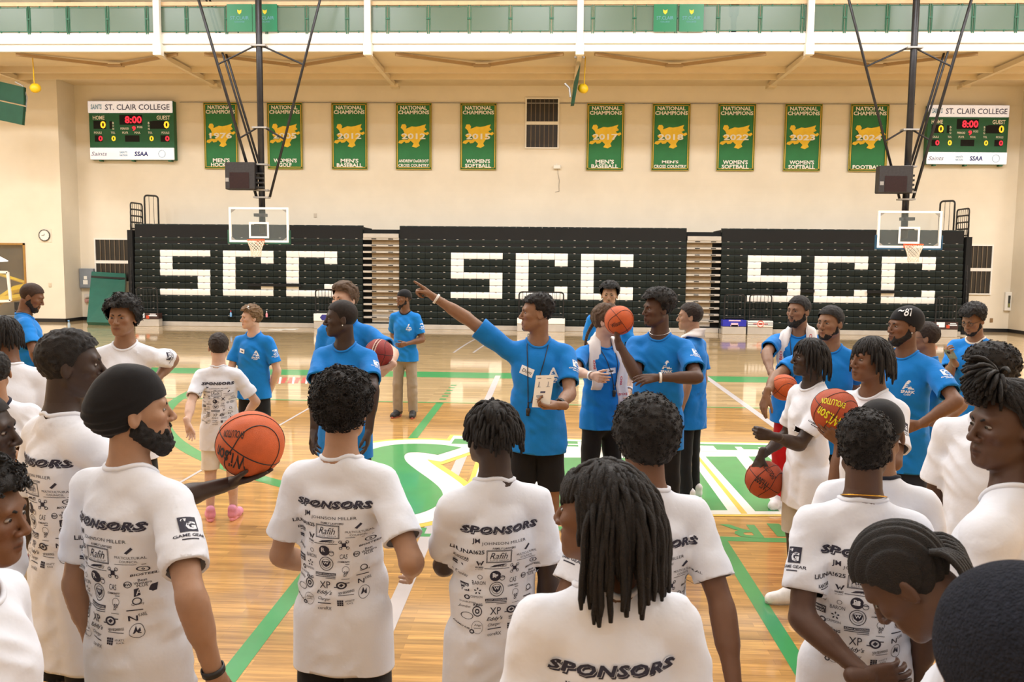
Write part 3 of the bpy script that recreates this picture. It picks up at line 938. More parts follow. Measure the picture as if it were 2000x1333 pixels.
# end guard rails, one frame per row
def loop_frame(mb, a, b, z0, z1, r, bars, thin=0.008):
    """rounded frame standing over the ground line a-b with vertical bars"""
    a, b = np.array(a, float), np.array(b, float)
    L = np.linalg.norm(b - a)
    t = (b - a) / L
    rad = min(0.09, L * 0.3)
    pts = []
    def P(u, z):
        return np.array([a[0] + t[0] * u, a[1] + t[1] * u, z])
    pts.append(P(0, z0))
    for i in range(5):
        w = i / 4 * math.pi / 2
        pts.append(P(rad - rad * math.cos(w), z1 - rad + rad * math.sin(w)))
    for i in range(5):
        w = i / 4 * math.pi / 2
        pts.append(P(L - rad + rad * math.sin(w), z1 - rad + rad * math.cos(w)))
    pts.append(P(L, z0))
    mb.tube(pts, r, 6)
    mb.tube([P(0, z0 + 0.06), P(L, z0 + 0.06)], r * 0.8, 6)
    for i in range(1, bars + 1):
        u = L * i / (bars + 1)
        mb.tube([P(u, z0 + 0.06), P(u, z1 - 0.01)], thin, 5)


for sgn, X, lb in ((-1, SECT[0][0] - 0.16, 'black nested guard rails at the left end of the bleachers'), (1, SECT[2][0] + 18 * MODW + 0.16, 'black nested guard rails at the right end of the bleachers')):
    e = tag(empty('end_guard_rail', (X, YB, 0)), lb, 'railing', 'bleacher end guard rails')
    for r in range(1, 15):
        z = Z0 + r * RH
        mb = MB()
        y0 = 0.05 + 0.012 * r
        loop_frame(mb, (sgn * 0.02 * (14 - r) * 0.1 - sgn * 0.05 * (14 - r) / 14, y0, 0), (-sgn * 0.05 * (14 - r) / 14, y0 + 0.75, 0), z - 0.1, z + 0.86, 0.026, 5)
        mb.build('rail_frame', M_BLACK, e)
    mb = MB()
    loop_frame(mb, (-sgn * 0.02, 1.1, 0), (-sgn * 0.32, 1.42, 0), Z0 + 15 * RH - 0.1, Z0 + 15 * RH + 0.95, 0.03, 2)
    mb.build('top_rail', M_BLACK, e)
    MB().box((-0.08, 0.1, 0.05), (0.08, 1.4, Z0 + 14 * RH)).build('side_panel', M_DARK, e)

# front rails on sign boxes
def front_rail(x0, x1, ytop, ybox, ybase, label, style, glabel):
    Y = YB - 0.32
    a, b = AT(x0, ybase, Y), AT(x1, ybase, Y)
    zt, zb = AT((x0 + x1) / 2, ytop, Y)[2], AT((x0 + x1) / 2, ybox, Y)[2]
    e = tag(empty('front_rail', ((a[0] + b[0]) / 2, Y, 0)), label, 'railing', glabel)
    w = (b[0] - a[0]) / 2
    mb = MB()
    loop_frame(mb, (-w + 0.05, 0, 0), (w - 0.05, 0, 0), zb, zt, 0.022, max(4, int(w * 2 / 0.13)))
    mb.build('rail_frame', M_BLACK, e)
    MB().box((-w, -0.08, 0.24), (w, 0.2, zb), bev=0.01).build('step_box', M_WHITE if style in ('red', 'plain', 'logo') else (mat('sign_blue', srgb((36, 42, 168)), 0.5, 0.05, 4) if style == 'blue' else mat('sign_dark', srgb((60, 38, 34)), 0.5, 0.2, 12)), e)
    MB().box((-w, -0.06, 0), (w, 0.2, 0.238), bev=0.008).build('skirt_board', M_ALU, e)
    zc = (0.24 + zb) / 2
    mb = MB()
    f_ = -0.083
    if style == 'red':
        mb.tube([(0.09 * math.cos(i * 0.3927), f_, zc + 0.09 * math.sin(i * 0.3927)) for i in range(16)], 0.012, 5, closed=True)
        mb.box((-0.05, f_ - 0.003, zc - 0.03), (0.05, f_, zc + 0.03)).box((-0.22, f_ - 0.003, zc - 0.01), (0.22, f_, zc + 0.01))
        for s in (-1, 1):
            for dz in (-0.035, 0.025):
                mb.box((s * w * 0.65 - 0.13, f_ - 0.003, zc + dz), (s * w * 0.65 + 0.13, f_, zc + dz + 0.018), 1)
        mb.build('sign_print', [mat('sign_red', srgb((222, 90, 78)), 0.5, 0.05, 5), M_GREYTXT], e)
    elif style == 'blue':
        mb.box((-w * 0.3, f_ - 0.003, zc - 0.09), (w * 0.3, f_, zc + 0.01)).box((-w * 0.5, f_ - 0.003, zc + 0.06), (w * 0.5, f_, zc + 0.1)).box((-w * 0.35, f_ - 0.003, 0.25), (w * 0.35, f_, 0.29))
        mb.build('sign_print', mat('sign_pink', srgb((226, 190, 210)), 0.5, 0.15, 30), e)
    elif style == 'dark':
        mb.box((-w * 0.85, f_ - 0.003, zc - 0.05), (-w * 0.15, f_, zc + 0.1)).box((w * 0.15, f_ - 0.003, zc - 0.0), (w * 0.9, f_, zc + 0.03)).box((w * 0.3, f_ - 0.003, zc + 0.05), (w * 0.8, f_, zc + 0.075))
        for s in (-0.95, -0.02):
            mb.lathe([(0.0, 0.0), (0.07, 0.0), (0.05, 0.01)], 12, (0, 0, 0), 1) if False else mb.box((w * s, f_ - 0.004, zc - 0.08), (w * s + 0.1, f_ - 0.001, zc + 0.02), 1)
        mb.build('sign_print', [M_PRINTW, mat('sign_orange', srgb((190, 70, 40)), 0.5, 0.1, 10)], e)
    elif style == 'logo':
        mb.prism([(-0.2, 0.0), (-0.13, 0.09), (0.13, 0.09), (0.2, 0.0), (0.13, -0.09), (-0.13, -0.09)], (0, f_ + 0.002, zc), XA, ZA, -YA, 0.004)
        mb.build('sign_print', mat('sign_navy', srgb((50, 50, 130)), 0.5, 0.1, 30), e)
    else:
        mb.box((-0.2, f_ - 0.002, zc + 0.02), (0.2, f_, zc + 0.035)).build('sign_print', M_GREYTXT, e)


G = 'black front rails on sign boxes'
front_rail(266, 312, 562, 612, 640, 'black front rail with dark sign at the left end of the bleachers', 'dark', G)
front_rail(614, 664, 566, 613, 641, 'black front rail with white and navy sign left of the left aisle', 'logo', G)
front_rail(1010, 1103, 571, 622, 646, 'wide black front rail with plain white box at the middle bleachers', 'plain', G)
front_rail(1410, 1456, 576, 625, 650, 'black front rail with blue sign right of the right aisle', 'blue', G)
front_rail(1459, 1508, 576, 627, 650, 'black front rail with red and white sign, right of the blue one', 'red', G)
front_rail(1822, 1868, 580, 629, 653, 'black front rail with dark sign at the right end of the bleachers', 'dark', G)

def bottle(px, py, Y, h, body, cap, label):
    c = AT(px, py, Y)
    e = tag(empty('bottle', (c[0], Y, c[2])), label, 'bottle')
    MB().lathe([(0, 0), (h * 0.16, 0), (h * 0.17, h * 0.05), (h * 0.17, h * 0.5), (h * 0.12, h * 0.62), (h * 0.06, h * 0.72), (h * 0.06, h * 0.8)], 14).build('bottle_body', body, e, True)
    MB().lathe([(h * 0.08, h * 0.78), (h * 0.08, h * 0.95), (h * 0.05, h), (0, h)], 12).box((-h * 0.04, -h * 0.22, h * 0.86), (h * 0.04, 0, h * 0.95)).build('spray_cap', cap, e, True)


M_BT1 = mat('bottle_blue', srgb((120, 170, 215)), 0.3, 0.1, 10)
M_BT2 = mat('bottle_pink', srgb((232, 150, 160)), 0.3, 0.1, 10)
M_CAPR = mat('cap_red', srgb((210, 70, 80)), 0.4, 0.1, 10)
_row = lambda r: Z0 + r * RH
for px, body, cp_, lb in ((451, M_BT1, M_CAPR, 'blue spray bottle with red cap on the lowest left bleacher'), (521, M_BT2, M_PRINTW, 'pink spray bottle on the lowest left bleacher behind the blond person')):
    c = AT(px, 616, YB - 0.06)
    led = MB().box((c[0] - 0.13, YB - 0.14, Z0 + RH - 0.06), (c[0] + 0.13, YB - 0.05, Z0 + RH - 0.045)).build('bottle_ledge', M_SEAT)
    tag(led, 'small dark ledge under the %s' % ('blue spray bottle' if px == 451 else 'pink spray bottle'), 'ledge')
    bottle(px, 616, YB - 0.085, 0.2, body, cp_, lb)
    bpy.context.scene.objects[-1]
for o in [o for o in COL.objects if o.name.startswith('bottle') and o.type == 'EMPTY']:
    o.location.z = Z0 + RH - 0.045
c = FL(135, 641)
bottle(135, 641, c[1], 0.24, glass_material('clear_bottle', srgb((190, 210, 225)), 0.6), M_BT1, 'clear water bottle on the floor by the left wall')
o = [o for o in COL.objects if o.name.startswith('bottle') and o.type == 'EMPTY'][-1]
o.location = c
for k, (px, py) in enumerate(((540, 645), (566, 644))):
    c = FL(px, py)
    o = MB().add([(-0.25, -0.12, 0.002), (0.2, -0.18, 0.002), (0.26, 0.12, 0.015), (-0.2, 0.16, 0.002), (-0.25, -0.12, 0.004), (0.2, -0.18, 0.004), (0.26, 0.12, 0.018), (-0.2, 0.16, 0.004)], [(3, 2, 1, 0), (4, 5, 6, 7), (0, 1, 5, 4), (1, 2, 6, 5), (2, 3, 7, 6), (3, 0, 4, 7)]).build('paper_sheet', M_WHITE)
    o.location = c
    tag(o, ['left one of two white papers on the floor before the left bleachers', 'right one of two white papers on the floor before the left bleachers'][k], 'paper', 'papers on the far floor')

# ================================================================ painted court
def fpoly(name, pts, m_, z, world=False):
    P = [(p[0], p[1], z) if world else tuple(FL(*p)[:2]) + (z,) for p in pts]
    area = sum(P[i][0] * P[(i + 1) % len(P)][1] - P[(i + 1) % len(P)][0] * P[i][1] for i in range(len(P)))
    if area < 0:
        P = P[::-1]
    k = len(P)
    V = P + [(p[0], p[1], z - 0.0008) for p in P]
    F = [tuple(range(k)), tuple(range(2 * k - 1, k - 1, -1))] + [(i, i + k, (i + 1) % k + k, (i + 1) % k) for i in range(k)]
    F = F[:2] + [f[::-1] for f in F[2:]]
    return MB().add(V, F).build(name, m_, floor)


def offset_poly(P, d):
    P = [np.array(p[:2], float) for p in P]
    A = sum(P[i][0] * P[(i + 1) % len(P)][1] - P[(i + 1) % len(P)][0] * P[i][1] for i in range(len(P)))
    if A < 0:
        P = P[::-1]
    out = []
    k = len(P)
    for i in range(k):
        e1 = P[i] - P[i - 1]
        e2 = P[(i + 1) % k] - P[i]
        n1 = np.array([e1[1], -e1[0]]) / (np.linalg.norm(e1) + 1e-9)
        n2 = np.array([e2[1], -e2[0]]) / (np.linalg.norm(e2) + 1e-9)
        b = n1 + n2
        b /= max(np.linalg.norm(b), 0.3)
        m_ = d / max(0.5, b @ n1)
        out.append(tuple(P[i] + b * m_))
    return out


def fline(name, x0, x1, y0, y1, m_, z=0.0015):
    return fpoly(name, [(x0, y0), (x1, y0), (x1, y1), (x0, y1)], m_, z, True)


fline('sideline', -20, 20, 14.85, 15.6, M_GREEN, 0.0012)
fline('court_line', -20, 20, COURT_Y - 0.03, COURT_Y + 0.03, M_GREEN, 0.0014)
fline('court_line', -1.625, -1.515, 0, COURT_Y, M_GREEN, 0.0014)
fline('court_line', 1.29, 1.39, 0, 6.2, M_GREEN, 0.0014)
for k in range(6):
    y = 12.42 + k * 0.29
    fline('dash', -1.62, -1.52, y, y + 0.11, M_GREEN, 0.0014)
fline('court_line', -0.94, -0.84, 7.9, 15.2, M_LINEGREY, 0.0020)
fline('court_line', -0.94, -0.84, 0, 7.0, M_LINEGREY, 0.0020)
fline('court_line', 2.93, 3.03, 9.5, 15.7, M_LINEGREY, 0.0020)
fpoly('court_line', [(345, 945), (352, 945), (628, 785), (624, 785)], M_LINEGREY, 0.002)
# ring arc round the emblem, with its lettering
for r0, r1, a0, a1 in ((7.26, 7.36, 255, 335), (7.22, 7.38, 180, 254)):
    cx, cy = 1.65, 13.53
    A = [math.radians(a0 + (a1 - a0) * i / 48) for i in range(49)]
    fpoly('ring_line', [(cx + r1 * math.cos(w), cy + r1 * math.sin(w)) for w in A] + [(cx + r0 * math.cos(w), cy + r0 * math.sin(w)) for w in A[::-1]], M_GREEN, 0.0013, True)
def floor_text(s, px, py, w, h, m_, z, rot=0.0):
    c = FL(px, py)
    mb = MB()
    U_ = np.array([math.cos(rot), math.sin(rot), 0])
    V_ = np.array([-math.sin(rot), math.cos(rot), 0])
    add2d(mb, textfit(s, w, h, bold=0.02), (c[0], c[1], z), U_, V_)
    return mb.build('floor_letter', m_, floor)


floor_text('R', 1448, 1038, 0.28, 0.32, M_GREEN, 0.002, math.pi)
floor_text('I', 1520, 1036, 0.10, 0.32, M_GREEN, 0.002, math.pi)
floor_text('E', 824, 1040, 0.22, 0.3, M_GREEN, 0.0028, math.pi / 2)
floor_text('C', 640, 1010, 0.28, 0.32, M_GREEN, 0.002, math.pi - 0.5)
# far arcs and red lettering beyond the sideline
for dx in (0, 0.55):
    pts = [(840 + dx * 60 + 70 * math.sin(t), 672 + 18 * (1 - math.cos(t))) for t in np.linspace(0.3, 1.5, 12)]
    up_ = [tuple(FL(930 + dx * 70 - 3 * i * 2.2, 661 + i * 3.2 + i * i * 0.12)[:2]) for i in range(8)]
    dn_ = [(p[0] + 0.05, p[1]) for p in up_]
    fpoly('far_line', up_ + dn_[::-1], M_LINEGREY, 0.0014, True)
for k in range(7):
    x = 522 + k * 13
    fpoly('red_lettering', [(x, 749), (x + 8, 749), (x + 13, 738), (x + 5, 738)], M_REDPAINT, 0.0016)
for k in range(4):
    fpoly('white_lettering', [(518 + k * 26, 750), (522 + k * 26, 750), (524 + k * 26, 737), (520 + k * 26, 737)], M_LINEWHITE, 0.0017)

# centre emblem: big lettered block, layered yellow, white, green
def crop5(cx, cy):
    return (700 + cx / 3.81, 680 + cy / 3.81)


S_mid = [(682, 772, .8), (560, 754, .9), (440, 748, 1), (330, 752, 1), (240, 770, 1.05), (190, 806, 1.1), (200, 860, 1.1), (270, 925, 1.1), (360, 995, 1.1), (425, 1055, 1.1), (445, 1105, 1.1), (415, 1155, 1.05), (330, 1195, 1), (200, 1215, 1), (60, 1212, 1), (-90, 1185, .9)]
S_c = [(FL(*crop5(p[0], p[1]))[:2], p[2]) for p in S_mid]


def stroke(name, hw, m_, z, ext=0.0):
    P = [np.array(p[0]) for p in S_c]
    P[0] = P[0] + unit2(P[0] - P[1]) * ext
    P[-1] = P[-1] + unit2(P[-1] - P[-2]) * ext
    Q = []
    for i in range(len(P) - 1):
        for t in (0, 0.25, 0.5, 0.75):
            p0, p1, p2, p3 = P[max(i - 1, 0)], P[i], P[i + 1], P[min(i + 2, len(P) - 1)]
            Q.append(0.5 * (2 * p1 + (p2 - p0) * t + (2 * p0 - 5 * p1 + 4 * p2 - p3) * t * t + (3 * p1 - p0 - 3 * p2 + p3) * t ** 3))
    Q.append(P[-1])
    vs, fs = [], []
    for i, q in enumerate(Q):
        t = unit2(Q[min(i + 1, len(Q) - 1)] - Q[max(i - 1, 0)])
        n = np.array([-t[1], t[0]])
        for s_ in (1, -1):
            vs.append((q[0] + n[0] * hw * s_, q[1] + n[1] * hw * s_, z + i * 1.6e-5))
    for i in range(len(Q) - 1):
        fs.append((2 * i, 2 * i + 1, 2 * i + 3, 2 * i + 2))
    MB().add(vs, fs).build(name, m_, floor)


def unit2(v):
    return v / (np.linalg.norm(v) + 1e-9)


stroke('emblem_yellow', 0.53, M_YELLOW, 0.0022, 0.28)
stroke('emblem_white', 0.45, M_LINEWHITE, 0.0040, 0.2)
stroke('emblem_green', 0.22, M_GREEN, 0.0058)
blk = [(928, 935), (944, 884), (936, 880), (872, 872), (886, 852), (1200, 862), (1840, 873), (1850, 955), (1860, 1003), (1500, 1006), (890, 1006)]
B_w = [tuple(FL(*p)[:2]) for p in blk]
fpoly('emblem_yellow', offset_poly(B_w, 0.05), M_YELLOW, 0.0026, True)
fpoly('emblem_white', B_w, M_LINEWHITE, 0.0034, True)
fpoly('emblem_green', [(888, 858), (1830, 877.5), (1834, 889), (881, 868)], M_GREEN, 0.0042)
for ch, px, w in (('A', 945, 0.3), ('T', 1030, 0.3), ('H', 1115, 0.3), ('L', 1200, 0.28), ('E', 1290, 0.28), ('I', 1372, 0.3), ('H', 1470, 0.34), ('S', 1560, 0.3), ('N', 1650, 0.3), ('T', 1740, 0.3)):
    floor_text(ch, px, 864 + (px - 945) * 0.031, w, 0.3, M_LINEWHITE, 0.0050, math.pi if ch in 'IHL' else 0)
for q in ([(1352, 902), (1340, 902), (1300, 998), (1421, 998)], [(1378, 893), (1438, 893), (1522, 1000), (1475, 1000)], [(1462, 893), (1500, 893), (1620, 1000), (1560, 1000)], [(1560, 893), (1640, 894), (1740, 1000), (1660, 1000)], [(1700, 895), (1790, 896), (1830, 950), (1800, 998)], [(960, 895), (1040, 895), (1010, 998), (930, 998)], [(1080, 895), (1150, 895), (1150, 998), (1060, 998)], [(1190, 895), (1290, 897), (1270, 998), (1190, 998)]):
    fpoly('emblem_green', q, M_GREEN, 0.0043)
fpoly('emblem_yellow', [(1358, 891), (1364, 891), (1460, 1005), (1448, 1005)], M_YELLOW, 0.0044)

# ================================================================ hoops hung from the ceiling
def hoop(cx, bx0, bx1, by0, by1, rimx, rimy, mirror, label):
    W = 1.62
    D = FPX * W / (bx1 - bx0)
    a, b = WD(bx0, by1, D), WD(bx1, by0, D)
    Y = (a[1] + b[1]) / 2
    cxw = (a[0] + b[0]) / 2
    z0, z1 = a[2], b[2]
    H = z1 - z0
    e = tag(empty('basketball_hoop', (cxw, Y, z0)), label, 'basketball hoop', 'ceiling hung hoops')
    w = W / 2
    fr = MB()
    t = 0.055
    fr.box((-w, -0.03, 0), (w, 0.03, t)).box((-w, -0.03, H - t), (w, 0.03, H)).box((-w, -0.03, t), (-w + t, 0.03, H - t)).box((w - t, -0.03, t), (w, 0.03, H - t))
    fr.build('backboard_frame', M_WHITE, e)
    MB().box((-w + t, -0.012, t), (w - t, 0.012, H - t)).build('backboard_glass', M_GLASS, e)
    sq = MB()
    sw, s0, s1, st = 0.27, 0.11, 0.54, 0.05
    sq.box((-sw, -0.018, s0), (sw, -0.013, s0 + st)).box((-sw, -0.018, s1 - st), (sw, -0.013, s1)).box((-sw, -0.018, s0 + st), (-sw + st, -0.013, s1 - st)).box((sw - st, -0.018, s0 + st), (sw, -0.013, s1 - st))
    sq.build('target_square', M_WHITE, e)
    pad = mat('pad_green' if not mirror else 'pad_blue', srgb((24, 78, 60)) if not mirror else srgb((26, 74, 104)), 0.6, 0.08, 6)
    pd = MB().box((-w - 0.03, -0.05, -0.05), (w + 0.03, 0.05, -0.005), bev=0.01).box((-w - 0.04, -0.05, -0.05), (-w - 0.005, 0.05, 0.33), bev=0.01).box((w + 0.005, -0.05, -0.05), (w + 0.04, 0.05, 0.33), bev=0.01)
    pd.build('edge_pad', pad, e)
    gs = MB()
    for sx in (-1, 1):
        for zz in (t, H - t):
            s = 1 if zz == t else -1
            gs.add([(sx * (w - t), -0.014, zz), (sx * (w - t - 0.12), -0.014, zz), (sx * (w - t), -0.014, zz + s * 0.09), (sx * (w - t), 0.014, zz), (sx * (w - t - 0.12), 0.014, zz), (sx * (w - t), 0.014, zz + s * 0.09)], [(0, 1, 2), (3, 5, 4), (0, 3, 4, 1), (1, 4, 5, 2), (2, 5, 3, 0)])
    gs.build('corner_gusset', M_GALV, e)
    # rim and net, reaching towards the camera
    rc = WD(rimx, rimy, D - 0.35)
    rx, rz = rc[0] - cxw, rc[2] - z0
    R = 0.215
    ry = -0.36
    rm = MB()
    rm.tube([(rx + R * math.cos(i * 2 * math.pi / 28), ry + R * math.sin(i * 2 * math.pi / 28), rz) for i in range(28)], 0.014, 8, closed=True)
    rm.box((rx - 0.1, -0.15, rz - 0.02), (rx + 0.1, -0.03, rz + 0.02)).box((rx - 0.12, -0.04, rz - 0.12), (rx + 0.12, -0.018, rz + 0.03))
    for sx in (-1, 1):
        rm.bar((rx + sx * 0.09, -0.04, rz - 0.1), (rx + sx * 0.09, ry + R * 0.95, rz - 0.01), 0.015, 0.03)
    rm.build('rim', M_ORANGE, e, True)
    nt = MB()
    ns, nl = 12, 5
    for k in range(ns):
        for dirn in (1, -1):
            pts = []
            for j in range(nl * 2 + 1):
                q = j / (nl * 2)
                ang = 2 * math.pi * (k + dirn * (j / 2.0)) / ns
                rr = R * (1 - 0.42 * min(1, q * 1.25) + 0.03 * math.sin(q * 9))
                pts.append((rx + rr * math.cos(ang), ry + rr * math.sin(ang), rz - 0.43 * q))
            nt.tube(pts, 0.0075, 4, cap=False)
    nt.build('net', M_NET, e)
    # mast and its braces up to the ceiling
    zc = Z_CEIL - z0
    off = np.array([cxw, Y, z0])
    mx = AT(cx[0], cx[1], Y + 0.25)[0] - cxw
    my = 0.25
    MB().tube([(mx, my, 0.25), (mx, my, zc)], 0.085, 12).build('mast', M_PIPE, e, True)
    MB().bar((mx, my, 0.5), (0, 0.02, 0.5), 0.3, 0.08).bar((mx, my, H - 0.2), (0, 0.02, H - 0.2), 0.3, 0.08).build('mount_arm', M_PIPE, e)
    br = MB()
    sg = -1 if mirror else 1
    f = lambda px, py, dy=0.0: AT(px, py, Y + 0.25 + dy) - off
    xx = lambda px: cx[0] + sg * (px - 508)
    dy_ = 4 if mirror else 0

    def up(pA, pB, r):
        """tube through pixel points A (low) and B (high), carried on to the ceiling"""
        A, B = f(xx(pA[0]), pA[1] + dy_, pA[2]), f(xx(pB[0]), pB[1] + dy_, pB[2])
        t_ = (zc - A[2]) / (B[2] - A[2])
        MB().tube([A, A + (B - A) * t_], r, 8).build('brace', M_PIPE, e, True)
    up((499, 385, 0), (386, 0, 0), 0.04)
    up((525, 385, 0), (623, 0, 0), 0.035)
    up((512, 345, 0.1), (408, 0, 1.6), 0.032)
    up((506, 345, 0.1), (401, 0, 1.2), 0.03)
    for (xa, ya, xb, yb, xc_, yc) in ((425, 125, 495, 90, 590, 126), (466, 270, 500, 250, 553, 272)):
        A, B1, B2, C_ = f(xx(xa), ya + dy_), f(xx(xb), yb + dy_), f(xx(xb + 16), yb + dy_), f(xx(xc_), yc + dy_)
        MB().tube([A, B1, B2, C_], 0.024, 6).build('cross_brace', M_PIPE, e)
    for yy in (90, 250, 322, 372, 386):
        A = f(xx(508), yy + dy_)
        MB().box((mx - 0.2, my - 0.12, A[2] - 0.02), (mx + 0.2, my + 0.12, A[2] + 0.02)).build('clamp', M_GALV, e)
    for i in range(4):
        A = f(xx(514), 340 + i * 9 + dy_)
        MB().box((mx - 0.14, my - 0.2, A[2] - 0.035), (mx + 0.12, my - 0.08, A[2] + 0.02), bev=0.01).build('hinge', M_BLACK, e)
    bxa, bxb = (444, 500) if not mirror else (1712, 1780)
    bya, byb = (318, 371) if not mirror else (325, 378)
    A, B = AT(bxa, byb, Y + 0.1) - off, AT(bxb, bya, Y + 0.1) - off
    sc_ = empty('shot_clock', (0, 0, 0), 0, e)
    MB().box((A[0], -0.05, A[2]), (B[0], 0.25, B[2]), bev=0.02).build('case', mat('clock_case', (0.02, 0.017, 0.018), 0.5, 0.3, 20, bump=0.2), sc_)
    ww, hh = B[0] - A[0], B[2] - A[2]
    MB().box((A[0] + ww * 0.16, -0.056, A[2] + hh * 0.05), (A[0] + ww * 0.82, -0.048, A[2] + hh * 0.62)).build('screen', mat('dark_screen', (0.018, 0.006, 0.008), 0.3, 0.3, 20), sc_)
    MB().box((A[0] + ww * 0.02, -0.056, A[2] + hh * 0.28), (A[0] + ww * 0.13, -0.048, A[2] + hh * 0.42)).build('sticker', M_GALV, sc_)
    MB().bar((B[0] - 0.1, 0.1, A[2] + hh * 0.5), (mx, my, A[2] + hh * 0.5), 0.1, 0.08).build('bracket', M_PIPE, e)


hoop((510, 300), 447, 565, 406, 473, 499, 469, False, 'ceiling hung basketball hoop with green padding at the left')
hoop((1774, 300), 1714.5, 1837, 413, 484, 1786, 478, True, 'ceiling hung basketball hoop with blue padding at the right')

# ================================================================ people: implicit surfaces -> meshes
_rng = np.random.default_rng(11)
_LAT = _rng.random((32, 32, 32)).astype(np.float32) * 2 - 1


def vnoise(P, freq, seed=0.0):
    """smooth value noise, P (...,3)"""
    q = P * freq + seed * 7.31
    i = np.floor(q).astype(np.int32)
    f = (q - i).astype(np.float32)
    f = f * f * (3 - 2 * f)
    i &= 31
    j = (i + 1) & 31
    x0, y0, z0 = i[..., 0], i[..., 1], i[..., 2]
    x1, y1, z1 = j[..., 0], j[..., 1], j[..., 2]
    fx, fy, fz = f[..., 0], f[..., 1], f[..., 2]
    a = _LAT[x0, y0, z0] * (1 - fx) + _LAT[x1, y0, z0] * fx
    b = _LAT[x0, y1, z0] * (1 - fx) + _LAT[x1, y1, z0] * fx
    c = _LAT[x0, y0, z1] * (1 - fx) + _LAT[x1, y0, z1] * fx
    d = _LAT[x0, y1, z1] * (1 - fx) + _LAT[x1, y1, z1] * fx
    return (a * (1 - fy) + b * fy) * (1 - fz) + (c * (1 - fy) + d * fy) * fz


def rc(a, b, ra, rb, k=0.02, sub=False, sq=1.0):
    """round cone; sq squashes it along y about its axis"""
    return ('rc', np.array(a, float), np.array(b, float), ra, rb, k, sub, sq)


def el(c, r, k=0.02, R=None, sub=False):
    return ('el', np.array(c, float), np.array(r, float), R, k, sub)


def prim_d(p, X, Y, Z):
    if p[0] == 'rc':
        _, a, b, ra, rb, k, sub, sq = p
        ab = b - a
        if sq != 1.0:
            ab = np.array([ab[0], ab[1] / sq, ab[2]])
            px, py, pz = X - a[0], (Y - a[1]) / sq, Z - a[2]
        else:
            px, py, pz = X - a[0], Y - a[1], Z - a[2]
        L2 = float(ab @ ab) + 1e-12
        t = np.clip((px * ab[0] + py * ab[1] + pz * ab[2]) / L2, 0, 1)
        d = np.sqrt((px - t * ab[0]) ** 2 + (py - t * ab[1]) ** 2 + (pz - t * ab[2]) ** 2) - (ra + (rb - ra) * t)
        return d * (sq if sq < 1 else 1.0)
    _, c, r, R, k, sub = p
    px, py, pz = X - c[0], Y - c[1], Z - c[2]
    if R is not None:
        px, py, pz = (R[0, 0] * px + R[1, 0] * py + R[2, 0] * pz, R[0, 1] * px + R[1, 1] * py + R[2, 1] * pz, R[0, 2] * px + R[1, 2] * py + R[2, 2] * pz)
    k0 = np.sqrt((px / r[0]) ** 2 + (py / r[1]) ** 2 + (pz / r[2]) ** 2)
    k1 = np.sqrt((px / r[0] ** 2) ** 2 + (py / r[1] ** 2) ** 2 + (pz / r[2] ** 2) ** 2) + 1e-9
    return np.where(k0 < 0.05, -min(r), k0 * (k0 - 1) / k1)


def prim_box(p):
    if p[0] == 'rc':
        m = max(p[3], p[4])
        e = np.array([m, m * max(p[7], 1.0), m])
        return np.minimum(p[1], p[2]) - e, np.maximum(p[1], p[2]) + e
    m = float(max(p[2])) if p[3] is not None else p[2]
    return p[1] - m, p[1] + m


def field(prims, h, pad=0.03, lo=None, hi=None):
    bs = [prim_box(p) for p in prims if not p[-2 if p[0] == 'rc' else -1]]
    if lo is None:
        lo = np.min([b[0] for b in bs], 0) - pad
        hi = np.max([b[1] for b in bs], 0) + pad
    n = np.ceil((hi - lo) / h).astype(int) + 1
    ax = [(lo[i] + h * np.arange(n[i])).astype(np.float32) for i in range(3)]
    F = np.full(n, 1.0, np.float32)
    for pss in (0, 1):
        for p in prims:
            sub = p[6] if p[0] == 'rc' else p[5]
            if sub != bool(pss):
                continue
            k = p[5] if p[0] == 'rc' else p[4]
            b0, b1 = prim_box(p)
            q = k + 3.2 * h
            i0 = np.maximum(np.floor((b0 - q - lo) / h).astype(int), 0)
            i1 = np.minimum(np.ceil((b1 + q - lo) / h).astype(int) + 1, n)
            if np.any(i1 <= i0):
                continue
            sl = tuple(slice(i0[i], i1[i]) for i in range(3))
            X = ax[0][sl[0]][:, None, None]
            Y = ax[1][sl[1]][None, :, None]
            Z = ax[2][sl[2]][None, None, :]
            d = prim_d(p, X, Y, Z).astype(np.float32)
            s = F[sl]
            if not sub:
                if k > 0:
                    hh = np.clip(0.5 + 0.5 * (s - d) / k, 0, 1)
                    F[sl] = s * (1 - hh) + d * hh - k * hh * (1 - hh)
                else:
                    F[sl] = np.minimum(s, d)
            else:
                d = -d
                kk = max(k, 1e-4)
                hh = np.clip(0.5 - 0.5 * (s - d) / kk, 0, 1)
                F[sl] = s * (1 - hh) + d * hh + kk * hh * (1 - hh)
    return F, np.array(lo, np.float32), h


def band_disp(F, lo, h, fn, band=0.045):
    """F += fn(points) near the surface"""
    idx = np.nonzero(np.abs(F) < band)
    P = np.stack(idx, -1).astype(np.float32) * h + lo
    F[idx] += fn(P).astype(np.float32)


_CORN = [(0, 0, 0), (1, 0, 0), (0, 1, 0), (1, 1, 0), (0, 0, 1), (1, 0, 1), (0, 1, 1), (1, 1, 1)]
_EDGE = [(0, 1), (2, 3), (4, 5), (6, 7), (0, 2), (1, 3), (4, 6), (5, 7), (0, 4), (1, 5), (2, 6), (3, 7)]


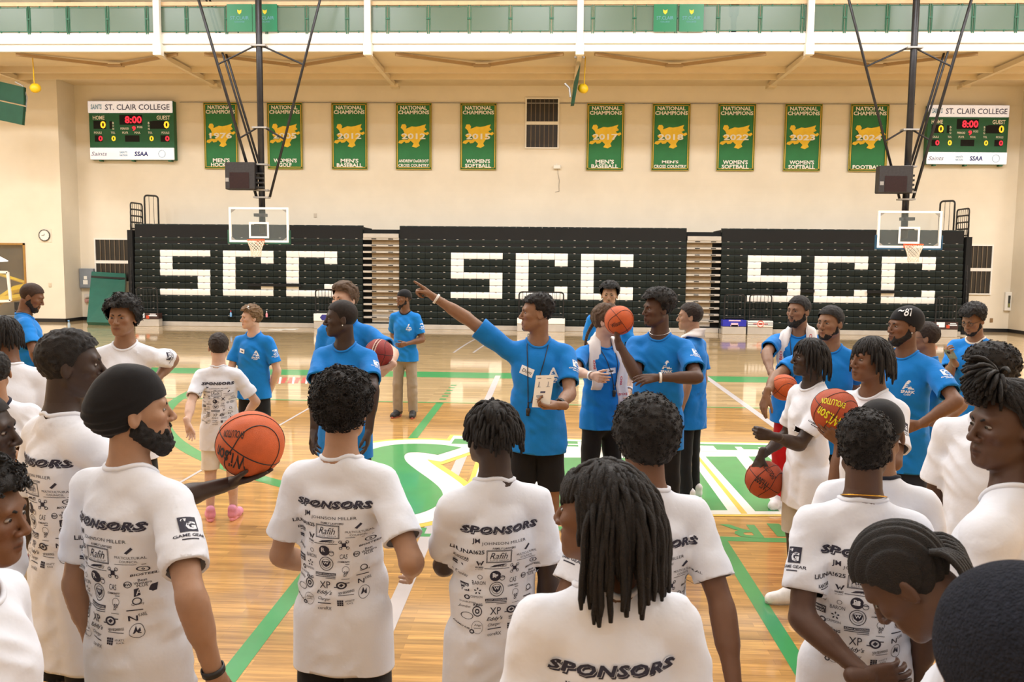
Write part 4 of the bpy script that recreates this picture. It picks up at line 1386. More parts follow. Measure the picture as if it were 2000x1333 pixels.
def surface(F, lo, h):
    """naive surface nets -> verts, triangles"""
    S = F < 0
    n = F.shape
    cnt = np.zeros((n[0] - 1, n[1] - 1, n[2] - 1), np.int8)
    for c in _CORN:
        cnt += S[c[0]:n[0] - 1 + c[0], c[1]:n[1] - 1 + c[1], c[2]:n[2] - 1 + c[2]]
    act = (cnt > 0) & (cnt < 8)
    I = np.argwhere(act)
    vid = np.full(act.shape, -1, np.int32)
    vid[act] = np.arange(len(I))
    vals = np.stack([F[I[:, 0] + c[0], I[:, 1] + c[1], I[:, 2] + c[2]] for c in _CORN], 1)
    acc = np.zeros((len(I), 3), np.float32)
    num = np.zeros(len(I), np.float32)
    cf = np.array(_CORN, np.float32)
    for a, b in _EDGE:
        va, vb = vals[:, a], vals[:, b]
        m = (va < 0) != (vb < 0)
        t = np.where(m, va / np.where(m, va - vb, 1), 0)
        acc += np.where(m[:, None], cf[a] + t[:, None] * (cf[b] - cf[a]), 0)
        num += m
    V = (I + acc / num[:, None]) * h + lo
    Q = []
    for axis in range(3):
        u, v = (axis + 1) % 3, (axis + 2) % 3
        s0 = [slice(None)] * 3
        s1 = [slice(None)] * 3
        s0[axis], s1[axis] = slice(0, -1), slice(1, None)
        a, b = S[tuple(s0)], S[tuple(s1)]
        for flip, m in ((False, a & ~b), (True, ~a & b)):
            E_ = np.argwhere(m)
            if not len(E_):
                continue
            ok = (E_[:, u] > 0) & (E_[:, v] > 0) & (E_[:, u] < n[u] - 1) & (E_[:, v] < n[v] - 1)
            E_ = E_[ok]
            cs = []
            for du, dv in ((-1, -1), (0, -1), (0, 0), (-1, 0)):
                c = E_.copy()
                c[:, u] += du
                c[:, v] += dv
                cs.append(vid[c[:, 0], c[:, 1], c[:, 2]])
            q = np.stack(cs, 1)
            Q.append(q[:, ::-1] if flip else q)
    Q = np.concatenate(Q)
    Q = Q[(Q >= 0).all(1)]
    T = np.concatenate([Q[:, [0, 1, 2]], Q[:, [0, 2, 3]]])
    return V.astype(np.float32), T


def clip_mesh(V, T, g, rim=0.0):
    """keep g<0 with a clean cut; rim>0 folds the cut edge inwards a little"""
    ins = g < 0
    c = ins[T].sum(1)
    out = [T[c == 3]]
    N = len(V)
    newV, keys = [V], []
    jobs = []
    for k in (1, 2):
        tt = T[c == k]
        if not len(tt):
            continue
        m = ins[tt]
        first = np.argmax(m if k == 1 else ~m, 1)
        r = np.arange(len(tt))
        a, b, d = tt[r, first], tt[r, (first + 1) % 3], tt[r, (first + 2) % 3]
        jobs.append((k, a, b, d))
    allk = np.concatenate([np.concatenate([np.minimum(a, b).astype(np.int64) * N + np.maximum(a, b), np.minimum(a, d).astype(np.int64) * N + np.maximum(a, d)]) for k, a, b, d in jobs]) if jobs else np.zeros(0, np.int64)
    uk, inv = np.unique(allk, return_inverse=True)
    i, j = (uk // N).astype(int), (uk % N).astype(int)
    t = (g[i] / (g[i] - g[j]))[:, None]
    EV = V[i] + (V[j] - V[i]) * t
    p = 0
    bedge = []
    for k, a, b, d in jobs:
        n_ = len(a)
        ab = inv[p:p + n_] + N
        ad = inv[p + n_:p + 2 * n_] + N
        p += 2 * n_
        if k == 1:
            out.append(np.stack([a, ab, ad], 1))
            bedge.append(np.stack([ab, ad], 1))
        else:
            out.append(np.stack([ab, b, d], 1))
            out.append(np.stack([ab, d, ad], 1))
            bedge.append(np.stack([ad, ab], 1))
    T2 = np.concatenate(out)
    V2 = np.concatenate([V, EV])
    used = np.unique(T2)
    mp = np.full(len(V2), -1, np.int64)
    mp[used] = np.arange(len(used))
    be = mp[np.concatenate(bedge)] if bedge else np.zeros((0, 2), int)
    return V2[used].astype(np.float32), mp[T2], be


def fold_rim(V, T, be, depth_fn):
    """turn the open edge inwards so that cloth shows thickness"""
    if not len(be):
        return V, T
    u = np.unique(be)
    mp = np.full(len(V), -1, np.int64)
    mp[u] = np.arange(len(u)) + len(V)
    nv = depth_fn(V[u])
    q = np.concatenate([np.stack([be[:, 1], be[:, 0], mp[be[:, 0]]], 1), np.stack([be[:, 1], mp[be[:, 0]], mp[be[:, 1]]], 1)])
    return np.concatenate([V, nv]), np.concatenate([T, q])


def unit(v):
    v = np.array(v, float)
    return v / (np.linalg.norm(v) + 1e-12)


def rotz(t):
    c, s = math.cos(t), math.sin(t)
    return np.array([[c, -s, 0], [s, c, 0], [0, 0, 1.0]])


def rotx(t):
    c, s = math.cos(t), math.sin(t)
    return np.array([[1.0, 0, 0], [0, c, -s], [0, s, c]])


def roty(t):
    c, s = math.cos(t), math.sin(t)
    return np.array([[c, 0, s], [0, 1.0, 0], [-s, 0, c]])


# ---------------------------------------------------------------- materials of people
SKIN = {'v': (0.042, 0.024, 0.018), 'd': (0.088, 0.043, 0.027), 'b': (0.165, 0.078, 0.043), 'm': (0.255, 0.135, 0.078), 't': (0.38, 0.215, 0.135), 'l': (0.60, 0.385, 0.285)}
def skin_mat(k):
    return mat('skin_' + k, SKIN[k], 0.5, 0.06, 25, bump=0.06, bscale=500, attr=True, spec=0.4)
M_SHW = mat('white_cotton', srgb((228, 231, 241)), 0.85, 0.02, 6, bump=0.35, bscale=17, sheen=0.1, spec=0.2)
M_SHB = mat('blue_cotton', srgb((22, 122, 206)), 0.85, 0.05, 9, bump=0.35, bscale=17, sheen=0.1, spec=0.2)
CLOTH = {'black': (0.010, 0.010, 0.012), 'navy': (0.012, 0.015, 0.035), 'khaki': srgb((150, 138, 124)), 'white': srgb((226, 220, 212)), 'red': srgb((206, 26, 34)), 'blue': srgb((44, 98, 176)), 'grey': srgb((150, 150, 140)), 'stone': srgb((190, 182, 170)), 'maroon': srgb((96, 30, 44)), 'charcoal': (0.017, 0.020, 0.031)}
def cloth_mat(k):
    return mat('cloth_' + k, CLOTH[k], 0.85, 0.08, 10, bump=0.15, bscale=30, sheen=0.1, spec=0.2)
HAIRC = {'k': (0.0075, 0.006, 0.0058), 'b': (0.022, 0.013, 0.009), 'n': (0.085, 0.046, 0.022), 'g': (0.16, 0.092, 0.042)}
def buzz_mat(k, skin):
    c = tuple(0.62 * a + 0.38 * b * 0.55 for a, b in zip(HAIRC[k], SKIN[skin]))
    return mat('buzz_' + k + skin, c, 0.65, 0.3, 60, bump=0.35, bscale=600, spec=0.3)
def hair_mat(k):
    return mat('hair_' + k, HAIRC[k], 0.62, 0.45, 90, bump=0.5, bscale=420, spec=0.35)
M_EYEW = mat('eye_white', srgb((142, 130, 122)), 0.3, 0.02, 5)
M_EYED = mat('eye_iris', (0.012, 0.008, 0.006), 0.15, 0.1, 5)

# ---------------------------------------------------------------- hands
HPOSE = {   # curl of index, middle, ring, little (rad per joint), thumb (out, bend), spread
    'relax': ((0.25, 0.35, 0.42, 0.48), (0.55, 0.25), 0.04),
    'fist': ((1.25, 1.3, 1.3, 1.3), (0.35, 0.7), 0.0),
    'point': ((0.03, 1.1, 1.25, 1.3), (0.3, 0.6), 0.02),
    'flat': ((0.08, 0.08, 0.1, 0.12), (0.7, 0.15), 0.10),
    'ball': ((0.30, 0.30, 0.30, 0.30), (0.9, 0.25), 0.16),
    'hold': ((0.75, 0.8, 0.85, 0.9), (0.4, 0.5), 0.02),
    'hip': ((0.5, 0.5, 0.55, 0.6), (0.8, 0.2), 0.05),
}


def hand_prims(W, Yd, palm, side, pose):
    """W wrist, Yd finger direction, palm = direction the palm faces, side +1 right hand"""
    Yd = unit(Yd)
    Zp = unit(np.array(palm, float) - Yd * (np.array(palm, float) @ Yd))
    Xt = np.cross(Yd, Zp)           # thumb side for one hand
    if side < 0:
        Xt = -Xt
    curl, (tho, thb), spread = HPOSE[pose]
    M = lambda x, y, z: W + Xt * x + Yd * y + Zp * z
    pr = [rc(M(0, -0.04, 0), M(0, 0.012, 0), 0.027, 0.025, 0.0)]
    xs = (0.030, 0.010, -0.010, -0.028)
    ky = (0.088, 0.092, 0.086, 0.076)
    Ls = (0.074, 0.082, 0.076, 0.060)
    for i in range(4):
        pr.append(rc(M(xs[i] * 0.6, 0.012, 0), M(xs[i], ky[i], 0), 0.0135, 0.0115, 0.008))
    pr.append(rc(M(0.012, 0.03, 0.006), M(-0.012, 0.055, 0.006), 0.017, 0.017, 0.01))
    for i in range(4):
        p = M(xs[i], ky[i], 0)
        ang = 0.0
        dirx = (1.5 - i) * spread
        for s, (fr, r0, r1) in enumerate(((0.46, 0.0098, 0.0092), (0.30, 0.0092, 0.0084), (0.24, 0.0084, 0.0070))):
            ang += curl[i] * (0.9 if s == 0 else 1.0 if s == 1 else 0.7)
            d = unit(Yd * math.cos(ang) + Zp * math.sin(ang) + Xt * dirx * math.cos(ang))
            q = p + d * Ls[i] * fr
            pr.append(rc(p, q, r0 * (0.9 if i == 3 else 1), r1 * (0.9 if i == 3 else 1), 0.003))
            p = q
    p0 = M(0.016, 0.020, 0.006)
    d0 = unit(Xt * math.sin(tho) + Yd * math.cos(tho) + Zp * 0.35)
    p1 = p0 + d0 * 0.046
    d1 = unit(Xt * math.sin(tho - thb * 0.6) + Yd * math.cos(tho - thb * 0.6) + Zp * (0.3 + thb * 0.3))
    p2 = p1 + d1 * 0.034
    d2 = unit(Xt * math.sin(tho - thb * 1.5) + Yd * math.cos(tho - thb * 1.5) + Zp * (0.25 + thb * 0.3))
    p3 = p2 + d2 * 0.026
    pr += [rc(p0, p1, 0.0155, 0.0115, 0.012), rc(p1, p2, 0.0112, 0.0100, 0.003), rc(p2, p3, 0.0100, 0.0076, 0.003)]
    return pr


# ---------------------------------------------------------------- heads (head-local frame: y forward, z up, origin between the ears)
def head_prims(nose=1.0, jaw=1.0, lips=1.0):
    P = [el((0, -0.018, 0.030), (0.0745, 0.0965, 0.086), 0.0), el((0, 0.022, -0.022), (0.0625, 0.064, 0.088), 0.03), el((0, 0.034, -0.070), (0.046 * jaw, 0.050, 0.040), 0.025),
         el((0, 0.071, -0.098), (0.019, 0.014, 0.015), 0.018), rc((-0.035, 0.073, 0.024), (0.035, 0.073, 0.024), 0.0115, 0.0115, 0.016)]
    for s in (-1, 1):
        P += [rc((s * 0.052 * jaw, -0.005, -0.055), (s * 0.020, 0.062, -0.097), 0.017, 0.015, 0.022), el((s * 0.043, 0.058, -0.018), (0.020, 0.020, 0.017), 0.02),
              el((s * 0.0125 * nose, 0.0935, -0.0345), (0.0095 * nose, 0.0105, 0.0075), 0.006), el((s * 0.022, 0.063, -0.068), (0.02, 0.017, 0.018), 0.015)]
    P += [rc((0, 0.083, 0.012), (0, 0.1045, -0.028), 0.0072, 0.0102, 0.009), el((0, 0.103, -0.0315), (0.0100 * nose, 0.0095, 0.0085), 0.006)]
    lz = 0.0066 * lips
    P += [rc((-0.019, 0.0785, -0.0655), (0, 0.0868, -0.0605), 0.0050, lz, 0.005), rc((0.019, 0.0785, -0.0655), (0, 0.0868, -0.0605), 0.0050, lz, 0.005),
          rc((-0.018, 0.0785, -0.0695), (0, 0.0850, -0.0745), 0.0048, lz * 1.1, 0.005), rc((0.018, 0.0785, -0.0695), (0, 0.0850, -0.0745), 0.0048, lz * 1.1, 0.005)]
    for s in (-1, 1):
        P.append(el((s * 0.031, 0.094, 0.004), (0.019, 0.0165, 0.0125), 0.012, sub=True))
    P.append(rc((-0.017, 0.0935, -0.0675), (0.017, 0.0935, -0.0675), 0.0028, 0.0028, 0.003, sub=True))
    for s in (-1, 1):
        R = rotz(s * 0.38) @ roty(-s * 0.12) @ rotx(-0.12)
        P.append(el((s * 0.0785, -0.010, -0.006), (0.0085, 0.0195, 0.0325), 0.008, R))
        P.append(el((s * 0.0885, -0.004, -0.004), (0.0065, 0.0105, 0.0190), 0.005, R, sub=True))
    return P


def hairline(y):
    return np.interp(y, [-0.12, -0.06, -0.03, -0.005, 0.012, 0.03, 0.06, 0.085, 0.12], [-0.060, -0.056, -0.042, -0.006, 0.004, 0.044, 0.066, 0.074, 0.078])


def tubes(paths, radii, n=6):
    """many tapered tubes as arrays; paths list of (m,3), radii list of (m,)"""
    Vs, Ts = [], []
    o = 0
    ca = np.cos(np.arange(n) * 2 * math.pi / n)[None, :, None]
    sa = np.sin(np.arange(n) * 2 * math.pi / n)[None, :, None]
    for P, r in zip(paths, radii):
        m = len(P)
        t = np.gradient(P, axis=0)
        t /= np.linalg.norm(t, axis=1, keepdims=True) + 1e-9
        ref = np.array([0.31, 0.77, 0.55])
        x = np.cross(t, ref)
        x /= np.linalg.norm(x, axis=1, keepdims=True) + 1e-9
        y = np.cross(t, x)
        V = P[:, None, :] + r[:, None, None] * (x[:, None, :] * ca + y[:, None, :] * sa)
        V = np.concatenate([V.reshape(-1, 3), P[:1], P[-1:]])
        i = np.arange(m - 1)[:, None] * n
        j = np.arange(n)[None, :]
        j2 = (j + 1) % n
        A, B, C, D = i + j, i + j2, i + n + j2, i + n + j
        T = np.concatenate([np.stack([A, B, C], -1).reshape(-1, 3), np.stack([A, C, D], -1).reshape(-1, 3)])
        jj = np.arange(n)
        T = np.concatenate([T, np.stack([np.full(n, m * n), (jj + 1) % n, jj], 1), np.stack([np.full(n, m * n + 1), (m - 1) * n + jj, (m - 1) * n + (jj + 1) % n], 1)])
        Vs.append(V)
        Ts.append(T + o)
        o += len(V)
    return np.concatenate(Vs), np.concatenate(Ts)


def scalp_point(th, ph, t=0.0):
    """th azimuth from front, ph elevation"""
    c = np.array([0, -0.018, 0.030])
    r = np.array([0.0745, 0.0965, 0.086]) + t
    d = np.array([math.sin(th) * math.cos(ph), math.cos(th) * math.cos(ph), math.sin(ph)])
    return c + r * d, unit(d / r)


CRAN = (np.array([0, -0.018, 0.030]), np.array([0.0745, 0.0965, 0.086]))


def push_out(p, t):
    c, r = CRAN
    q = (p - c) / (r + t)
    n = np.linalg.norm(q)
    if n < 1:
        p = c + (p - c) / max(n, 1e-6)
    c2, r2 = np.array([0, 0.012, -0.03]), np.array([0.068, 0.075, 0.095]) + t * 0.8
    q = (p - c2) / r2
    n = np.linalg.norm(q)
    if n < 1 and p[2] < 0.03:
        p = c2 + (p - c2) / max(n, 1e-6)
    return p


def make_hair(kind, seed, h, grav=np.array([0, 0, -1.0])):
    """returns V,T in head-local frame"""
    rr = random.Random(seed)
    name, arg = kind if isinstance(kind, tuple) else (kind, {})
    g_extra = arg.get('line', 0.0)
    if name in ('buzz', 'short', 'fade', 'wavy', 'cornrow'):
        t = {'buzz': 0.005, 'short': 0.013, 'fade': 0.012, 'wavy': 0.028, 'cornrow': 0.007}[name] * arg.get('t', 1)
        c, r = CRAN
        F, lo, hh = field([el(c, r + t * 0.6, 0.0), el(c + np.array([0, 0.004, 0.010 + t * 0.4]), r * np.array([0.97, 0.97, 0.95]) + t * 0.55, 0.02)] + ([el(c + np.array([0.012, 0.035, 0.05]), np.array([0.055, 0.06, 0.045]) + t * 0.4, 0.03)] if name == 'wavy' else []), h, 0.03)
        amp, fr = {'buzz': (0.001, 300), 'short': (0.0055, 95), 'fade': (0.0042, 130), 'wavy': (0.010, 55), 'cornrow': (0, 1)}[name]
        if name == 'cornrow':
            band_disp(F, lo, hh, lambda P: -0.008 * np.abs(np.sin(P[:, 0] * 3.1416 / 0.021 + 0.5)) + 0.002)
        elif name == 'wavy':
            band_disp(F, lo, hh, lambda P: amp * np.sin(vnoise(P, 22, seed) * 7 + P[:, 1] * 60) * 0.5 + 0.004 * vnoise(P, 120, seed))
        else:
            band_disp(F, lo, hh, lambda P: amp * vnoise(P, fr, seed) + amp * 0.6 * vnoise(P, fr * 2.1, seed + 1))
        V, T = surface(F, lo, hh)
        g = hairline(V[:, 1]) + g_extra - V[:, 2] + 0.004 * vnoise(V, 150, seed)
        V, T, be = clip_mesh(V, T, g)
        if name == 'cornrow':
            paths, rad = [], []
            for i in range(9):
                x = (i - 4) * 0.021
                p = np.array([x * 0.8, -0.105, 0.0 + 0.02 * abs(i - 4) / 4])
                pts = [p]
                d = np.array([x * 0.8, -0.9, -0.25])
                for s in range(8):
                    d = unit(d + grav * 0.42)
                    p = push_out(p + d * 0.017, 0.008)
                    pts.append(p + np.array([0.0025 * math.sin(s * 2.3 + i), 0, 0]))
                paths.append(np.array(pts))
                rad.append(np.linspace(0.0085, 0.005, len(pts)))
            V2, T2 = tubes(paths, rad)
            T = np.concatenate([T, T2 + len(V)])
            V = np.concatenate([V, V2])
        return V, T
    if name in ('afro', 'curly'):
        t = arg.get('t', 0.05)
        c = np.array([0, -0.022, 0.040])
        base = [el(c + np.array([0, 0, 0.012]), np.array([0.076, 0.094, 0.078]) + t * 0.85, 0.0), el((0, -0.04, -0.005), np.array([0.062, 0.066, 0.055]) + t * 0.55, 0.03)]
        if arg.get('taper'):
            base = [el(c + np.array([0, 0.002, 0.026]), np.array([0.071, 0.092, 0.060]) + t * 0.85, 0.0), el((0, -0.03, 0.02), np.array([0.072, 0.083, 0.065]) + t * 0.12, 0.03)]
        F, lo, hh = field(base, h, 0.04)
        amp = 0.006 if name == 'afro' else 0.011
        fr = 70 if name == 'afro' else 42
        band_disp(F, lo, hh, lambda P: amp * vnoise(P, fr, seed) + amp * 0.5 * vnoise(P, fr * 2.3, seed + 3))
        V, T = surface(F, lo, hh)
        hl = hairline(V[:, 1]) + g_extra
        if arg.get('taper'):
            hl = hl + 0.022 * np.clip((np.abs(V[:, 0]) - 0.050) / 0.02, 0, 1)
        # sides come down over the ears only by the hair's own thickness
        g = hl - V[:, 2] - 0.012 * (np.abs(V[:, 0]) > 0.08) + 0.006 * vnoise(V, 90, seed)
        V, T, be = clip_mesh(V, T, g)
        nC = arg.get('n', 260)
        paths, rad = [], []
        sel = np.random.default_rng(seed).choice(len(V), min(nC, len(V)), replace=False)
        for i in sel:
            p = V[i].astype(float)
            nn = unit(p - c)
            a = unit(np.cross(nn, [rr.uniform(-1, 1), rr.uniform(-1, 1), rr.uniform(-1, 1)]))
            b = np.cross(nn, a)
            R_ = rr.uniform(0.005, 0.009) if name == 'curly' else rr.uniform(0.0035, 0.006)
            turns = rr.uniform(0.8, 1.6)
            ph = rr.uniform(0, 6.28)
            m = 9
            s = np.linspace(0, 1, m)[:, None]
            pth = p + nn * (s * R_ * 1.6 - R_ * 0.6) + R_ * (np.cos(ph + s * turns * 6.28) * a + np.sin(ph + s * turns * 6.28) * b) * (0.6 + 0.5 * s)
            paths.append(pth)
            rad.append(np.full(m, (0.0027 if name == 'curly' else 0.0020)) * np.linspace(1.15, 0.7, m))
        if paths:
            V2, T2 = tubes(paths, rad, 4)
            T = np.concatenate([T, T2 + len(V)])
            V = np.concatenate([V, V2])
        return V, T
    if name == 'locs':
        n, L, r, fall = arg.get('n', 110), arg.get('L', 0.16), arg.get('r', 0.0065), arg.get('fall', 0.30)
        F, lo, hh = field([el(CRAN[0], CRAN[1] + 0.012, 0.0)], h, 0.03)
        band_disp(F, lo, hh, lambda P: 0.004 * vnoise(P, 90, seed))
        V, T = surface(F, lo, hh)
        g = hairline(V[:, 1]) + 0.006 - V[:, 2]
        V, T, be = clip_mesh(V, T, g)
        paths, rad = [], []
        gold = math.pi * (3 - math.sqrt(5))
        fwd = arg.get('fringe', 0.0)
        bun = arg.get('bun', None)
        k = 0
        i = 0
        while k < n and i < n * 4:
            i += 1
            z = rr.uniform(-0.35, 1.0)
            ph = math.asin(max(-0.9, min(0.999, z)))
            th = i * gold
            p, nn = scalp_point(th, ph, 0.006)
            if p[2] < float(hairline(p[1])) + 0.006:
                continue
            k += 1
            pts = [p]
            front = p[1] > 0.03
            ll = L * rr.uniform(0.72, 1.12) * (arg.get('front', 0.55) if front else 1.0)
            if arg.get('swept') and p[1] > -0.01:
                ll *= 0.75
            m = 11
            out = unit(np.array([p[0], p[1] + 0.02, 0]) + 1e-6)
            d = unit(nn * arg.get('lift', 0.5) + 0.45 * out + np.array([0, fwd if front else -0.1, 0]) + np.array([rr.uniform(-.25, .25), rr.uniform(-.25, .25), -0.05]) + (np.array([0, -1.3, 0.1]) if arg.get('swept') and p[1] > -0.01 else 0))
            if bun is not None and (p[1] > -0.02 or rr.random() < 0.45):
                tgt = np.array(bun)
                for s in range(5):
                    q = p + (tgt - p) * (s + 1) / 5
                    pts.append(push_out(q, 0.013))
                d = unit(np.array([rr.uniform(-0.5, 0.5), rr.uniform(0.1, 1.0) * arg.get('spill', 1), rr.uniform(-0.1, 0.8)]))
                for s in range(6):
                    d = unit(d + np.array([rr.uniform(-.15, .15), rr.uniform(-.1, .1), -0.28]))
                    pts.append(pts[-1] + d * 0.018)
                pts = [np.array(q) for q in pts]
            else:
                wob = rr.uniform(0, 6)
                for s in range(m - 1):
                    d = unit(d + grav * fall + np.array([0.10 * math.sin(wob + s), 0.10 * math.cos(wob * 1.3 + s), 0]))
                    q = pts[-1] + d * ll / (m - 1)
                    pts.append(push_out(q, 0.010))
            P_ = np.array(pts)
            rv = r * rr.uniform(0.8, 1.2) * np.interp(np.linspace(0, 1, len(P_)), [0, 0.12, 0.88, 1], [0.85, 1.0, 0.92, 0.55])
            rv *= 1 + 0.10 * np.sin(np.arange(len(P_)) * 2.4 + i)
            paths.append(P_)
            rad.append(rv)
        V2, T2 = tubes(paths, rad, 6)
        return np.concatenate([V, V2]), np.concatenate([T, T2 + len(V)])
    return None


def headwear(kind, seed, h):
    """returns list of (name, V, T, material) in head-local frame"""
    c, r = CRAN
    if kind == 'turban':
        F, lo, hh = field([el(c + np.array([0, -0.004, 0.018]), r + np.array([0.014, 0.014, 0.024]), 0.0), el(c + np.array([0, -0.040, -0.012]), r * 0.92 + 0.012, 0.03), el((0, -0.01, 0.105), (0.045, 0.05, 0.022), 0.045)], h, 0.03)
        band_disp(F, lo, hh, lambda P: -0.003 * np.sin((P[:, 2] * 1.0 + np.abs(P[:, 0]) * 0.55 - P[:, 1] * 0.35) * 200) * np.clip((0.06 - P[:, 2]) / 0.05, 0, 1) + 0.002 * vnoise(P, 20, seed))
        V, T = surface(F, lo, hh)
        g = np.interp(V[:, 1], [-0.13, -0.05, 0.0, 0.05, 0.1], [-0.088, -0.070, 0.006, 0.040, 0.048]) - V[:, 2]
        V, T, be = clip_mesh(V, T, g)
        V, T = fold_rim(V, T, be, lambda q: c + (q - c) * 0.90)
        return [('turban', V, T, cloth_mat('black'))]
    if kind in ('beanie', 'skullcap', 'bigbeanie'):
        t = {'beanie': 0.014, 'skullcap': 0.011, 'bigbeanie': 0.018}[kind]
        F, lo, hh = field([el(c, r + t, 0.0), el(c + np.array([0, -0.02, 0.015]), r * 0.95 + t, 0.03)], h, 0.03)
        if kind == 'skullcap':
            band_disp(F, lo, hh, lambda P: 0.0025 * vnoise(P, 18, seed))
        else:
            band_disp(F, lo, hh, lambda P: 0.002 * vnoise(P, 25, seed))
        V, T = surface(F, lo, hh)
        g = np.interp(V[:, 1], [-0.13, -0.05, 0.0, 0.05, 0.1], [-0.035, -0.025, 0.012, 0.045, 0.052]) - V[:, 2]
        V, T, be = clip_mesh(V, T, g)
        V, T = fold_rim(V, T, be, lambda q: c + (q - c) * 0.90)
        return [('cap', V, T, mat('knit_charcoal', CLOTH['charcoal'], 0.9, 0.3, 160, bump=0.9, bscale=260, spec=0.15) if kind == 'bigbeanie' else cloth_mat('black'))]
    if kind == 'backcap':
        F, lo, hh = field([el(c + np.array([0, 0, 0.006]), r + 0.012, 0.0), el(c + np.array([0, 0.0, 0.03]), (0.076, 0.094, 0.068), 0.02)], h, 0.03)
        V, T = surface(F, lo, hh)
        g = np.interp(V[:, 1], [-0.13, 0.0, 0.1], [0.012, 0.03, 0.048]) - V[:, 2]
        V, T, be = clip_mesh(V, T, g)
        V, T = fold_rim(V, T, be, lambda q: c + (q - c) * 0.90)
        out = [('cap', V, T, cloth_mat('black'))]
        mb = MB()
        n = 14
        vs, fs = [], []
        for j in range(2):
            for i in range(n + 1):
                a = math.pi * i / n
                rad0 = 0.080 if j == 0 else 0.082
                y = -0.105 - (0.0 if j == 0 else 0.075 * math.sin(a)) - (0.0 if j == 0 else 0.0)
                x = -0.072 * math.cos(a)
                yy = -0.018 - 0.09 * math.sin(a) * (1 if j == 0 else 1.0) - (0.075 * math.sin(a) if j else 0)
                zz = 0.018 - (0.03 * math.sin(a) if j else 0.0)
                vs.append((x, yy, zz))
        vs += [(x, y, z - 0.006) for x, y, z in vs]
        m = n + 1
        T2 = []
        for i in range(n):
            T2 += [(i, i + 1, m + i + 1), (i, m + i + 1, m + i), (2 * m + i + 1, 2 * m + i, 3 * m + i + 1), (2 * m + i, 3 * m + i, 3 * m + i + 1), (m + i, m + i + 1, 3 * m + i + 1), (m + i, 3 * m + i + 1, 3 * m + i)]
        out.append(('brim', np.array(vs), np.array(T2), cloth_mat('black')))
        return out
    return []


def make_beard(seed, h, full=1.0, hp=None):
    """a soft mass along the jaw, chin and upper lip; full 0..1.6"""
    t = 0.0008 + 0.0075 * full + 0.002 * max(0, full - 0.8)
    P = []
    for s_ in (-1, 1):
        if full >= 0.35:
            P += [rc((s_ * 0.0655, 0.006, -0.002), (s_ * 0.0540, 0.004, -0.052), 0.004 + t * 0.3, 0.0165 + t * 0.7, 0.01),
                  rc((s_ * 0.0520, 0.000, -0.055), (s_ * 0.0210, 0.060, -0.098 - 0.012 * full), 0.0172 + t * 0.8, 0.0155 + t, 0.012),
                  rc((s_ * 0.040, 0.030, -0.066), (s_ * 0.026, 0.064, -0.084), 0.017 + t * 0.5, 0.0145 + t * 0.6, 0.012)]
        P.append(rc((s_ * 0.027, 0.0745, -0.066), (s_ * 0.022, 0.0745, -0.088), 0.0060 + t * 0.5, 0.0070 + t * 0.6, 0.006))
        P.append(rc((s_ * 0.0290, 0.0735, -0.0640), (s_ * 0.003, 0.0850, -0.0530), 0.0046 + t * 0.25, 0.0042 + t * 0.25, 0.004))
    P.append(el((0, 0.0690, -0.0990 - 0.006 * full), (0.0200 + t * 0.9, 0.0150 + t, 0.0140 + t), 0.014))
    F, lo, hh = field(P, h, 0.03)
    band_disp(F, lo, hh, lambda Q: (0.0012 + 0.0028 * full) * vnoise(Q, 110, seed) + 0.0014 * vnoise(Q, 260, seed + 2))
    V, T = surface(F, lo, hh)
    return V, T

# ---------------------------------------------------------------- prints on shirts (flat 2-D artwork, laid onto the cloth)
class Art:
    def __init__(self):
        self.v, self.f, self.l, self.n = [], [], [], 0

    def put(self, VF, x=0, y=0, layer=0, rot=0.0):
        V, F = VF
        V = np.asarray(V, float)
        if rot:
            c, s = math.cos(rot), math.sin(rot)
            V = V @ np.array([[c, s], [-s, c]])
        self.v.append(V + np.array([x, y]))
        for f in F:
            self.f.append(tuple(i + self.n for i in f))
            self.l.append(layer)
        self.n += len(V)

    def rect(self, x0, y0, x1, y1, layer=0, n=3):
        V, F = [], []
        for i in range(n + 1):
            x = x0 + (x1 - x0) * i / n
            V += [(x, y0), (x, y1)]
        for i in range(n):
            F.append((2 * i, 2 * i + 2, 2 * i + 3, 2 * i + 1))
        self.put((V, F), 0, 0, layer)

    def frame(self, x0, y0, x1, y1, t, layer=0):
        self.rect(x0, y0, x1, y0 + t, layer)
        self.rect(x0, y1 - t, x1, y1, layer)
        self.rect(x0, y0 + t, x0 + t, y1 - t, layer, 1)
        self.rect(x1 - t, y0 + t, x1, y1 - t, layer, 1)

    def ring(self, x, y, r, t, layer=0, n=20, sx=1.0):
        V, F = [], []
        for i in range(n):
            w = 2 * math.pi * i / n
            V += [(x + sx * r * math.cos(w), y + r * math.sin(w)), (x + sx * (r - t) * math.cos(w), y + (r - t) * math.sin(w))]
        for i in range(n):
            j = (i + 1) % n
            F.append((2 * i, 2 * j, 2 * j + 1, 2 * i + 1))
        self.put((V, F), 0, 0, layer)

    def poly(self, pts, layer=0):
        self.put((pts, [tuple(range(len(pts)))]), 0, 0, layer)

    def text(self, s, x0, x1, y, h, layer=0, rot=0.0, **kw):
        self.put(textfit(s, x1 - x0, h, **kw), (x0 + x1) / 2, y, layer, rot)

    def done(self, sx=1.0, ox=0.0, oy=0.0):
        V = (np.concatenate(self.v) + np.array([ox, oy])) * sx
        return V, self.f, self.l


